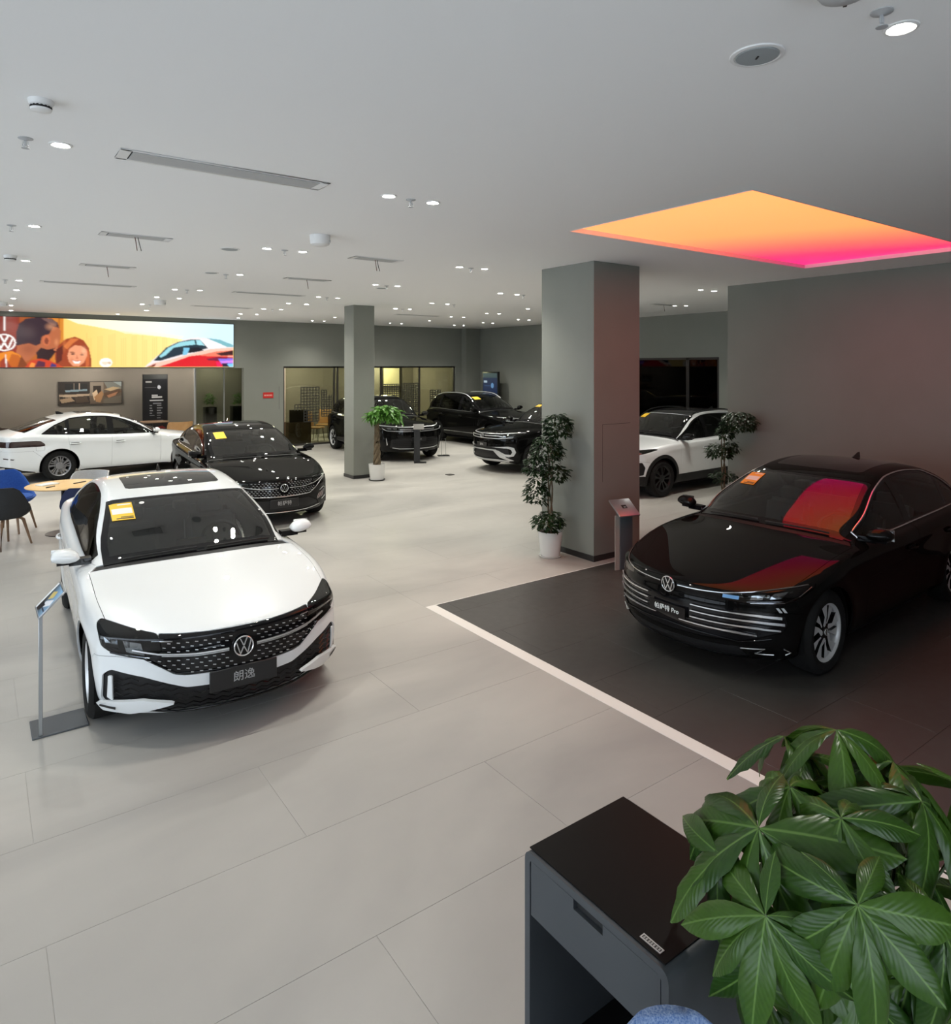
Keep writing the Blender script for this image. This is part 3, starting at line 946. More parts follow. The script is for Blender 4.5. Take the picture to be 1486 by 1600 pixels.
# floor: slab plus separate tiles
mb = MB(); mb.b2((XL - .2, YF - .2, -.16), (XR + .2, YB + 6, -.0022)); floor = struct('floor', mb, M['grout'])
mb = MB(); mb.b2((MX0 - .002, MY0, -.0028), (MX1, MY1, -.0022)); struct('dark_joint_bed', mb, M['dark_grout'], floor)
def tiles(x0, x1, y0, y1, tw, tl, ox, oy, m, name, hole=None):
    cache = {}
    j = math.floor((y0 - oy) / tw)
    while oy + j * tw < y1:
        i = math.floor((x0 - ox) / tl) - 1
        while ox + i * tl < x1 + tl:
            a0 = ox + i * tl + (tl / 2 if j % 2 else 0); b0 = oy + j * tw
            rects = [(max(a0, x0), max(b0, y0), min(a0 + tl, x1), min(b0 + tw, y1))]
            if hole:
                hx0, hy0, hx1, hy1 = hole; out = []
                for a, b, c, d in rects:
                    if c <= hx0 or a >= hx1 or d <= hy0 or b >= hy1: out.append((a, b, c, d)); continue
                    if a < hx0: out.append((a, b, hx0, d))
                    if d > hy1: out.append((max(a, hx0), hy1, c, d))
                    if b < hy0: out.append((max(a, hx0), b, c, hy0))
                rects = out
            for a, b, c, d in rects:
                if c - a < .03 or d - b < .03: continue
                w, h = round(c - a, 3), round(d - b, 3)
                if (w, h) not in cache:
                    g = .0008; q = .0008
                    t = MB(); hw, hh = w / 2 - g, h / 2 - g
                    t.rings([[(-hw, -hh, -.0027), (hw, -hh, -.0027), (hw, hh, -.0027), (-hw, hh, -.0027)], [(-hw, -hh, -q), (hw, -hh, -q), (hw, hh, -q), (-hw, hh, -q)],
                             [(-hw + q, -hh + q, 0), (hw - q, -hh + q, 0), (hw - q, hh - q, 0), (-hw + q, hh - q, 0)]])
                    cache[(w, h)] = t.mesh(name, m)
                mesh_obj(name, cache[(w, h)], floor, ((a + c) / 2, (b + d) / 2, 0))
            i += 1
        j += 1
tiles(XL, XR, YF, YB, .80, 2.4, .25, 2.75, M['floor'], 'floor_tile', (MX0 - .12, MY0, XN, MY1 + .012))
tiles(MX0, MX1, MY0, MY1, .65, 1.3, 4.1, 1.97, M['dark_floor'], 'dark_floor_tile')
mb = MB(); mb.b2((MX0 - .12, MY0, -.013), (MX0, MY1 + .012, .002)); struct('white_border_strip', mb, M['white_strip'], floor)
mb = MB(); mb.b2((MX0, MY1, -.013), (MX1, MY1 + .012, .002)); struct('white_border_line', mb, M['white_strip'], floor)

# ceiling with the light-box opening
PX0, PX1, PY0, PY1 = 4.86, 9.39, 3.04, 5.09
mb = MB()
for a in ((XL, YF, PX0, YB + .3), (PX1, YF, XR, YB + .3), (PX0, YF, PX1, PY0), (PX0, PY1, PX1, YB + .3)): mb.b2((a[0], a[1], H), (a[2], a[3], H + .15))
mb.b2((PX0, PY0, H + .14), (PX1, PY1, H + .15))
struct('ceiling', mb, M['ceiling'])

# walls
mb = MB(); mb.b2((XR, 7.0, 0), (XR + .2, 10.45, H)); mb.b2((XR, 10.45, 2.76), (XR + .2, 14.6, H)); mb.b2((XR, 14.6, 0), (XR + .2, YB + .2, H)); wr = struct('wall_right', mb, M['wall'])
mb = MB(); mb.b2((XN, YF, 0), (XN + .2, 7.0, H)); struct('wall_near_right', mb, M['wall'])
mb = MB(); mb.b2((XN + .2, 6.8, 0), (XR, 7.0, H)); struct('wall_return', mb, M['wall'])
mb = MB(); mb.b2((XL - .2, YF - .2, 0), (XN, YF, .25)); mb.b2((XL - .2, YF - .2, 3.45), (XN, YF, H)); mb.b2((2.8, YF - .2, .25), (XN, YF, 3.45)); struct('wall_front', mb, M['wall'])
win = MB()
for x in (XL, -1.9, .4, 2.74): win.b2((x, YF - .14, .25), (x + .06, YF - .06, 3.45))
wo = struct('window_5', win, M['black_plastic'])
for k, x in enumerate((XL + .06, -1.84, .46)):
    p = MB(); p.b2((x, YF - .105, .25), (x + (2.24 if k else 2.24), YF - .095, 3.45)); struct('pane', p, glass_mat('front_pane_%d' % k, (.9, .93, .95)), wo)
# left wall: unseen window, lengthened to light the far ceiling and floor
mb = MB(); mb.b2((XL - .2, YF, 0), (XL, YB, .3)); mb.b2((XL - .2, YF, 3.3), (XL, YB, H)); mb.b2((XL - .2, 18.0, .3), (XL, YB, 3.3)); mb.b2((XL - .2, YF, .3), (XL, -3.0, 3.3)); struct('wall_left', mb, M['wall'])
win = MB(); 
for y in (-3.0, 0.0, 3.0, 6.0, 9.0, 12.0, 15.0, 17.94): win.b2((XL - .14, y, .3), (XL - .06, y + .06, 3.3))
wo = struct('fill_window', win, M['black_plastic'])
for k, y in enumerate((-2.94, .06, 3.06, 6.06, 9.06, 12.06, 15.06)):
    p = MB(); p.b2((XL - .105, y, .3), (XL - .095, y + 2.94 - (.06 if k == 6 else 0), 3.3)); struct('pane', p, glass_mat('fill_pane_%d' % k, (.9, .93, .95)), wo)
# back wall: header with screen, two openings
x380, x443, x712 = on_y(381, YB), on_y(443, YB), on_y(712, YB)
mb = MB()
mb.b2((XL, YB, 2.47), (x380, YB + .2, H)); mb.b2((x380, YB, 0), (x443, YB + .2, H)); mb.b2((x443, YB, 2.52), (x712, YB + .2, H)); mb.b2((x712, YB, 0), (XR, YB + .2, H))
struct('wall_back', mb, M['wall'])
mb = MB(); mb.b2((14.55, YB - .28, 0), (XR, YB, H)); struct('wall_pilaster', mb, M['wall'])
YL = 23.6
mb = MB(); mb.b2((XL, YL, 0), (x380 + 1.2, YL + .15, 2.9)); struct('wall_lounge', mb, M['wall_warm'])
mb = MB(); mb.b2((XL - .2, YB, 0), (XL, YL, 2.9)); struct('wall_lounge_left', mb, M['wall_warm'])
mb = MB(); mb.b2((x380 + 1.0, YB + .2, 0), (x380 + 1.2, YL, 2.9)); struct('wall_lounge_right', mb, M['wall_warm'])
mb = MB(); mb.b2((XL, YB + .2, 2.7), (x380 + 1.2, YL + .15, 2.85)); struct('ceiling_lounge', mb, M['ceiling'])
YO = 24.2
mb = MB(); mb.b2((x443 - .3, YO, 0), (x712 + .3, YO + .15, 2.9)); struct('wall_office', mb, M['wall_warm'])
mb = MB(); mb.b2((x443 - .3, YB + .2, 0), (x443 - .15, YO, 2.9)); struct('wall_office_left', mb, M['wall_warm'])
mb = MB(); mb.b2((x712 + .15, YB + .2, 0), (x712 + .3, YO, 2.9)); struct('wall_office_right', mb, M['wall_warm'])
mb = MB(); mb.b2((x443 - .3, YB + .2, 2.75), (x712 + .3, YO + .15, 2.9)); struct('ceiling_office', mb, M['ceiling'])
# baseboards
mb = MB(); mb.b2((XN - .012, YF, 0), (XN, 7.012, .07)); struct('baseboard_near_right', mb, M['skirting'])
mb = MB(); mb.b2((x380, YB - .012, 0), (x443, YB, .07)); mb.b2((x712, YB - .012, 0), (14.55, YB, .07)); struct('baseboard_back', mb, M['skirting'])
mb = MB(); mb.b2((XR - .012, 14.6, 0), (XR, YB - .28, .07)); struct('baseboard_right', mb, M['skirting'])

# pillars
def pillar(x0, y0, x1, y1, label, panel=False):
    mb = MB(); mb.b2((x0, y0, 0), (x1, y1, H)); o = struct('pillar', mb, M['wall'], bevel=.006, seg=1); o['label'] = label
    b = MB(); e = .010; b.b2((x0 - e, y0 - e, 0), (x1 + e, y1 + e, .075)); b.build('skirting', M['skirting'], o)
    if panel:
        f = MB(); g = .0025; xa, xb, za, zb = x0 + .16, x0 + .70, 1.02, 1.77
        for a in ((xa, xb, zb, zb + g * 2), (xa, xa + g, za, zb)): f.b2((a[0], y0 - .0015, a[2]), (a[1], y0 + .004, a[3]))
        f.build('access_hatch_seam', M['skirting'], o)
    return o
pillar(6.49, 6.32, 7.38, 7.34, 'large square grey pillar in the middle right with a potted plant beside it', True)
pillar(6.86, 14.09, 7.38, 14.58, 'slim grey pillar left of centre with a braided tree in front')

# right black opening: dark glazed room
mb = MB(); mb.b2((XR + .02, 10.45, 0), (XR + .03, 14.6, 2.76)); o = struct('window_2', mb, glass_mat('black_glass', (.03, .032, .03), refl=.25))
f = MB(); f.b2((XR + .0, 11.35, 0), (XR + .05, 11.45, 2.76)); f.b2((XR, 10.45, 2.70), (XR + .05, 14.6, 2.76)); f.b2((XR, 10.45, 0), (XR + .05, 10.50, 2.76)); f.b2((XR, 14.55, 0), (XR + .05, 14.6, 2.76)); f.build('window_frame', M['lamp_black'], o)
mb = MB(); mb.b2((XR + 1.6, 10.0, 0), (XR + 1.7, 15, 2.9)); mb.b2((XR + .2, 10.0, 2.8), (XR + 1.7, 15, 2.9)); mb.b2((XR + .2, 10.2, 0), (XR + 1.7, 10.3, 2.9)); mb.b2((XR + .2, 14.8, 0), (XR + 1.7, 14.9, 2.9)); struct('wall_dark_room', mb, M['dark_slot'])

# glazed office front: frame, panes, printed lattice
M['office_glass'] = glass_mat('office_glass', (.62, .66, .58), refl=.9)
M['lattice'] = mat('lattice', (.035, .035, .03), .6)
M['bronze'] = mat('bronze', (.05, .045, .04), .4, metal=.4)
fr = MB(); xm = on_y(522.5, YB)
for x in (x443, x712 - .06, xm, xm + .12, lerp(xm, x712, .36), lerp(xm, x712, .68)): fr.b2((x, YB + .06, 0), (x + (.05), YB + .12, 2.52))
fr.b2((x443, YB + .06, 2.47), (x712, YB + .12, 2.52)); fr.b2((x443, YB + .06, 0), (x712, YB + .12, .06))
w3 = struct('window_3', fr, M['bronze'])
xs = [x443 + .05, xm, lerp(xm, x712, .36), lerp(xm, x712, .68), x712 - .06]
for a, b in zip(xs, xs[1:]):
    p = MB(); p.b2((a + .05, YB + .085, .06), (b, YB + .095, 2.47)); p.build('pane', M['office_glass'], w3)
def lattice(xa, xb, za, zb, n, m_, keep):
    mb = MB()
    for i in range(n + 1):
        for k in range(m_):
            if keep(i / n, (k + .5) / m_): x = lerp(xa, xb, i / n); mb.b2((x - .014, YB + .078, lerp(za, zb, k / m_)), (x + .014, YB + .084, lerp(za, zb, (k + 1) / m_)))
    for k in range(m_ + 1):
        for i in range(n):
            if keep((i + .5) / n, k / m_): z = lerp(za, zb, k / m_); mb.b2((lerp(xa, xb, i / n), YB + .078, z - .014), (lerp(xa, xb, (i + 1) / n), YB + .084, z + .014))
    tag(mb.build('lattice_print', M['lattice'], w3), kind='stuff')
lattice(on_y(462, YB), on_y(500, YB), .75, 1.85, 8, 12, lambda u, v: not (v > .5 and u < .2) and not (v < .35 and u < .35))
lattice(on_y(504, YB), on_y(520, YB), .9, 1.75, 4, 11, lambda u, v: v < .8 or u < .6)
lattice(on_y(600, YB), on_y(625, YB), 1.0, 1.9, 7, 14, lambda u, v: True)
lattice(on_y(630, YB), on_y(655, YB), .9, 1.92, 7, 15, lambda u, v: True)
lattice(on_y(674, YB), on_y(690, YB), .9, 1.66, 4, 10, lambda u, v: True)

# lounge glass partition under the screen
xa, xb = on_y(306, 22.0), on_y(379, 22.0)
fr = MB(); fr.b2((xa - .05, 21.97, 0), (xa, 22.03, 2.7)); fr.b2((xa, 21.97, 2.62), (x380 + 1.0, 22.03, 2.7)); fr.b2((lerp(xa, xb, .58), 21.97, 0), (lerp(xa, xb, .58) + .03, 22.03, 2.62))
w4 = struct('window_4', fr, M['vent_grey'])
for a, b in ((xa, lerp(xa, xb, .58)), (lerp(xa, xb, .58) + .03, x380 + 1.0)):
    p = MB(); p.b2((a, 21.995, 0), (b, 22.005, 2.62)); p.build('pane', M['office_glass'], w4)

# coloured light box in the ceiling
M['lightbox'] = mat('lightbox', (.3, .3, .3), .5); nt = M['lightbox'].node_tree; b = nt.nodes['Principled BSDF']
geo = nt.nodes.new('ShaderNodeNewGeometry'); vm = nt.nodes.new('ShaderNodeVectorMath'); vm.operation = 'DOT_PRODUCT'; vm.inputs[1].default_value = (.80, .42, 0)
nt.links.new(geo.outputs['Position'], vm.inputs[0])
mr = nt.nodes.new('ShaderNodeMapRange'); mr.inputs[1].default_value = 5.6; mr.inputs[2].default_value = 9.25; nt.links.new(vm.outputs['Value'], mr.inputs[0])
cr = nt.nodes.new('ShaderNodeValToRGB'); cr.color_ramp.elements[0].position = 0.0; cr.color_ramp.elements[0].color = (1.0, .25, .062, 1)
cr.color_ramp.elements[1].position = 1.0; cr.color_ramp.elements[1].color = (.62, .003, .11, 1)
for p, c in ((.42, (1.0, .205, .052, 1)), (.68, (1.0, .075, .055, 1)), (.86, (.80, .010, .075, 1))):
    e = cr.color_ramp.elements.new(p); e.color = c
nt.links.new(mr.outputs[0], cr.inputs[0]); nt.links.new(cr.outputs[0], b.inputs['Emission Color']); b.inputs['Emission Strength'].default_value = 1.55
mb = MB(); mb.b2((PX0, PY0, H + .045), (PX1, PY1, H + .055)); lb = tag(mb.build('light_box', M['lightbox']), 'large orange to pink glowing rectangular light panel in the ceiling', 'ceiling light')
mb = MB(); e = .012
for a in ((PX0, PY0, PX1, PY0 + e), (PX0, PY1 - e, PX1, PY1), (PX0, PY0, PX0 + e, PY1), (PX1 - e, PY0, PX1, PY1)): mb.b2((a[0], a[1], H - .003), (a[2], a[3], H + .045))
mb.build('frame', M['white_plastic'], lb)

# ---- ceiling fixtures
ORD = ['nearest', 'second', 'third', 'fourth', 'fifth', 'sixth', 'seventh', 'eighth', 'ninth', 'tenth', 'eleventh', 'twelfth', 'thirteenth', 'fourteenth']
r = MB(); r.lathe([(.043, .0), (.045, -.005), (.054, -.008), (.064, -.004), (.066, .002), (.066, .01), (.043, .01)], n=32, cap=(False, False)); ring_me = r.mesh('trim_ring', M['white_plastic'], 40)
r = MB(); r.lathe([(.0, -.004), (.036, -.004), (.044, -.001), (.044, .008), (.0, .008)], n=24, cap=(False, False)); lens_me = r.mesh('lens', M['lens'], 40)
spot = bpy.data.lights.new('downlight_lamp', 'SPOT'); spot.energy = SPOT_W; spot.spot_size = math.radians(125); spot.spot_blend = .9; spot.shadow_soft_size = .045; spot.color = (1.0, .975, .88)
cols = {}
def downlight(x, y, label, vis=True):
    o = mesh_obj('downlight', ring_me, None, (x, y, H)); tag(o, label, 'downlight', 'recessed ceiling downlights' if vis else None)
    mesh_obj('lens', lens_me, o)
    l = bpy.data.objects.new('lamp', spot); l.parent = o; l.location = (0, 0, -.02); link(l)
DL = [(95, 226), (53, 353), (40, 407), (30, 438), (26, 453), (21, 466), (17, 477), (17, 485), (417, 388), (473, 393), (375, 429), (273, 452), (312.5, 453.5), (245, 464), (280, 466), (222, 475), (229, 485), (184, 490.5),
      (497.5, 463.6), (527.7, 465.6), (451, 474), (479, 475.3), (412, 482.5), (439, 483.5), (376, 490), (401, 491), (372, 496.5), (488, 501), (507, 501.5), (523.5, 495.7), (587, 444.6), (607.5, 306), (676, 316.4), (718, 417),
      (757, 420), (621, 446.6), (782, 458), (808, 460), (675, 473.6), (699, 475), (618, 482), (640.4, 483), (705, 495), (724.6, 495.5), (761, 489.4), (780, 490), (825, 482.4), (671, 501), (610, 504.6), (627.5, 505.5),
      (709.7, 508), (724.6, 508.4), (755, 504), (770, 504.6), (810, 499), (827, 500), (1095, 452.8), (1116, 454.5), (1054, 477.6), (1072, 477.6), (1408, 43)]
P = []
for p in DL:
    x, y = at(p[0], p[1], H); P.append((x, min(y, YB - .3)))
edges = [1.5, 2.93, 4.2, 5.66, 7, 8.25, 9.6, 10.93, 12.2, 13.2, 99]
for x, y in P: cols.setdefault(bisect.bisect(edges, x), []).append((x, y))
CN = ['leftmost', 'second', 'third', 'fourth', 'fifth', 'sixth', 'seventh', 'eighth', 'ninth', 'tenth', 'eleventh']
for c in sorted(cols):
    for k, (x, y) in enumerate(sorted(cols[c], key=lambda q: q[1])):
        if k == 0 and y < 2: lab = 'large glowing round downlight at the top right edge of the ceiling'
        else: lab = 'glowing round downlight, %s one in the %s ceiling column from the left' % (ORD[k], CN[c]) if c else 'glowing round downlight, %s one in the leftmost ceiling column' % ORD[k]
        downlight(x, y, lab)
for x, y, w in ((-2.4, 4.9, 'left of the white sedan'), (-2.4, 8.0, 'left of the round table'), (-2.4, 10.6, 'far left of the tub chairs'),
                (-2.4, 13.1, 'left of the fastback'), (-2.4, 16.7, 'left of the video wall'), (-2.4, 19, 'left end before the lounge')):
    downlight(x, y, 'round downlight outside the picture, ' + w, False)

def ceiling_item(name, x, y, prof, m, label, cat, group=None, extra=None, z=H):
    mb = MB(); mb.lathe(prof, n=24, cap=(True, True)); o = mesh_obj(name, mb.mesh(name, m, 40), None, (x, y, z)); tag(o, label, cat, group)
    return o
# smoke detectors (base, vented head)
def smoke(px_, py_, label, s=1.0):
    x, y = at(px_, py_, H)
    o = ceiling_item('smoke_detector', x, y, [(.062 * s, 0), (.062 * s, -.012 * s), (.055 * s, -.028 * s), (.050 * s, -.030 * s), (.05 * s, -.034 * s)], M['white_plastic'], label, 'smoke detector')
    v = MB()
    for k in range(16):
        a = 2 * math.pi * k / 16; v.box((.050 * s * math.cos(a), .050 * s * math.sin(a), -.040 * s), (.004, .010 * s, .014 * s), rz=a)
    v.lathe([(.046 * s, -.033 * s), (.046 * s, -.048 * s)], n=16, cap=(False, False)); v.build('vent', M['dark_slot'], o)
    d = MB(); d.lathe([(.053 * s, -.046 * s), (.048 * s, -.056 * s), (.02 * s, -.064 * s), (0, -.065 * s)], n=24, cap=(True, False)); d.build('cap', M['white_plastic'], o, sm=True)
smoke(64, 157, 'white smoke detector with a black vent ring at upper left', .95)
smoke(16, 399, 'small smoke detector at the left edge of the ceiling', 1.2)
def canister(px_, py_, s, label):
    x, y = at(px_, py_, H)
    o = ceiling_item('ceiling_detector', x, y, [(.085 * s, 0), (.085 * s, -.03 * s), (.078 * s, -.075 * s), (.06 * s, -.085 * s), (0, -.088 * s)], M['white_plastic'], label, 'detector')
    mb = MB(); mb.box((.055 * s, -.05 * s, -.05 * s), (.03 * s, .012, .02 * s), rz=-.7); mb.build('sensor_window', M['vent_grey'], o)
canister(500, 368, 1.25, 'white round canister detector on the ceiling above centre'); canister(250, 469, 1.35, 'white canister detector on the far left ceiling'); canister(4, 472, 1.1, 'canister detector cut by the left edge of the picture')
x, y = at(1320, -34, H); o = ceiling_item('dome_camera', x, y, [(.11, 0), (.11, -.025), (.10, -.03), (.08, -.06), (.04, -.078), (0, -.082)], M['vent_grey'], 'grey dome camera cut by the top edge of the picture', 'camera')
mb = MB(); mb.box((.05, .02, -.06), (.05, .012, .012), rz=.6); mb.build('lens_slot', M['bronze'], o)
# flush speakers
M['speaker_mesh'] = noise_mat('speaker_mesh', (.30, .33, .34), (.36, .39, .40), 400, .6)
def speaker(px_, py_, s, label, logo=False):
    x, y = at(px_, py_, H)
    o = ceiling_item('ceiling_speaker', x, y, [(.115 * s, 0), (.113 * s, -.006), (.098 * s, -.008), (.094 * s, -.004), (.0, -.004)], M['white_plastic'], label, 'speaker')
    g = MB(); g.lathe([(.093 * s, -.002), (.088 * s, -.009), (.0, -.012)], n=28, cap=(True, False)); g.build('grille', M['speaker_mesh'], o, sm=True)
    if logo: g = MB(); g.box((0, 0, -.0125), (.03, .008, .003), rz=.9); g.build('badge', M['dark_slot'], o)
speaker(1183, 86, 1.0, 'round ceiling speaker with grey mesh at upper right', True); speaker(359, 389, 1.0, 'flush grey ceiling speaker left of the paired downlights'); speaker(597, 450, 1.0, 'flush grey speaker on the ceiling left of the slim pillar top'); speaker(330, 426, .9, 'small flush ceiling speaker behind the round grey one')
# sprinklers
s = MB(); s.lathe([(.040, 0), (.040, -.004), (.018, -.010), (.012, -.014)], n=16); s.tube([(0, 0, -.01), (0, 0, -.045)], .006, 8)
s.tube([(-.012, 0, -.02), (-.014, 0, -.045), (0, 0, -.058)], .003, 6); s.tube([(.012, 0, -.02), (.014, 0, -.045), (0, 0, -.058)], .003, 6); s.lathe([(.022, -.058), (.022, -.061), (0, -.062)], n=16)
spr_me = s.mesh('sprinkler', M['vent_grey'], 40)
SP = [(40, 216), (642, 312), (18, 352), (445, 391), (8, 437), (353, 429), (292, 453), (511, 465), (736, 419), (604, 446.5), (818, 461), (709, 476), (1378, 18), (234, 476), (426, 483), (629, 483)]
SPP = sorted((at(a, b, H) for a, b in SP), key=lambda q: FWD[0] * q[0] + FWD[1] * q[1])
for k, (x, y) in enumerate(SPP):
    o = mesh_obj('sprinkler', spr_me, None, (x, y, H)); w = ['nearest', 'second nearest', 'third nearest', 'fourth nearest', 'fifth nearest', 'sixth nearest', 'seventh nearest', 'eighth nearest', 'ninth nearest', 'tenth nearest', 'eleventh nearest', 'twelfth nearest', 'thirteenth nearest', 'fourteenth nearest', 'fifteenth nearest', 'farthest'][k]
    tag(o, 'small metal sprinkler head hanging from the ceiling, %s to the viewer' % w, 'sprinkler', 'ceiling sprinklers')
# slot diffusers and maintenance panels
def diffuser(x0, y0, x1, y1, label, wires=0, frame=.022, rib=True):
    mb = MB(); t = .007
    for a in ((x0, y0, x1, y0 + frame), (x0, y1 - frame, x1, y1), (x0, y0, x0 + frame * 3, y1), (x1 - frame * 3, y0, x1, y1)): mb.b2((a[0], a[1], H - t), (a[2], a[3], H - .0005))
    o = mb.build('ceiling_diffuser', M['white_plastic'], None, bevel=.002, seg=1); tag(o, label, 'air vent')
    s = MB(); s.b2((x0 + frame * 3, y0 + frame, H - .003), (x1 - frame * 3, y1 - frame, H - .0006)); s.build('backing', M['dark_slot'], o)
    p = MB(); p.b2((x0 + frame * 3 + .008, y0 + frame + .004, H - .010), (x1 - frame * 3 - .008, y1 - frame - .014, H - .0035)); p.build('deflector', M['vent_grey'], o)
    if wires:
        for k in range(wires):
            w = MB(); cx, cy = lerp(x0, x1, .48) + k * .03, (y0 + y1) / 2; w.tube([(cx, cy, H - .008), (cx + .01, cy, H - .06), (cx + .02 + .01 * k, cy - .01, H - .15)], .004, 6); w.build('loose_wire', M['wire%d' % (k % 2)], o)
M['wire0'] = mat('wire0', (.12, .03, .02), .5); M['wire1'] = mat('wire1', (.03, .025, .02), .5)
diffuser(.735, 4.78, 2.14, 5.02, 'long white slot diffuser on the upper left ceiling')
diffuser(1.03, 7.86, 1.71, 8.08, 'short ceiling vent with two hanging wires behind the long diffuser', 2)
diffuser(1.13, 10.48, 1.80, 10.69, 'short ceiling vent with one wire, second behind the long diffuser', 1)
diffuser(.83, 12.97, 2.24, 13.20, 'long slot diffuser on the left ceiling nearest the screen')
diffuser(3.81, 7.76, 4.49, 8.00, 'grey ceiling vent with two wires right of the canister detector', 2)
diffuser(3.88, 10.26, 4.61, 10.45, 'short ceiling vent with one wire left of the slim pillar', 1)
diffuser(3.84, 12.77, 5.20, 12.98, 'long slot diffuser on the ceiling right of the screen')
diffuser(3.95, 16.28, 5.32, 16.50, 'far slot diffuser just above the right part of the screen')
diffuser(9.0, 15.88, 10.4, 16.10, 'far slot diffuser on the ceiling between the two pillars')
diffuser(12.1, 9.86, 12.8, 10.06, 'short ceiling vent with one wire right of the large pillar', 1)
# lamps inside the side rooms
def room_lamp(x, y, z, w, col, name_label):
    mb = MB(); mb.lathe([(.06, 0), (.06, -.02), (.0, -.02)], n=16, cap=(False, False)); o = mesh_obj('spot_lamp', mb.mesh('spot_lamp', M['lens'], 40), None, (x, y, z)); tag(o, name_label, 'ceiling light')
    l = bpy.data.lights.new('room_lamp', 'POINT'); l.energy = w; l.color = col; l.shadow_soft_size = .08; lo = bpy.data.objects.new('lamp', l); lo.parent = o; lo.location = (0, 0, -.08); link(lo)
room_lamp(on_y(140, 22.6), 22.6, 2.7, 22, (1, .9, .78), 'small lamp in the lounge ceiling above the car picture'); room_lamp(on_y(30, 22.6), 22.6, 2.7, 20, (1, .9, .78), 'small lamp in the lounge ceiling at the far left'); room_lamp(on_y(262, 22.6), 22.6, 2.7, 18, (1, .9, .78), 'small lamp in the lounge ceiling above the black poster')
room_lamp(on_y(340, 22.9), 22.9, 2.7, 16, (1, .9, .75), 'small lamp behind the lounge glass partition')
room_lamp(on_y(480, 22.8), 22.8, 2.75, 120, (1, .88, .70), 'lamp in the glazed office above the tan chairs'); room_lamp(on_y(605, 23.4), 23.4, 2.75, 120, (1, .88, .6), 'warm lamp in the glazed office right of the slim pillar'); room_lamp(on_y(680, 22.8), 22.8, 2.75, 80, (1, .9, .7), 'lamp in the glazed office above the far cars')
def seg_poly(lo, hi, xa, xb, ins_lo=.0, ins_hi=.0, n=14):
    """slice of the window band between xa and xb"""
    lx = [p[0] for p in lo]; lz = [p[1] for p in lo]; hx_ = [p[0] for p in hi]; hz = [p[1] for p in hi]
    xa = max(xa, lx[0]); xb = min(xb, lx[-1]); P = []; Q = []
    for i in range(n + 1):
        x = lerp(xa, xb, i / n); a = float(np.interp(x, lx, lz)) + ins_lo; b = float(np.interp(x, hx_, hz)) - ins_hi
        if b > a + .004: P.append((x, a)); Q.append((x, b))
    return P + Q[::-1]

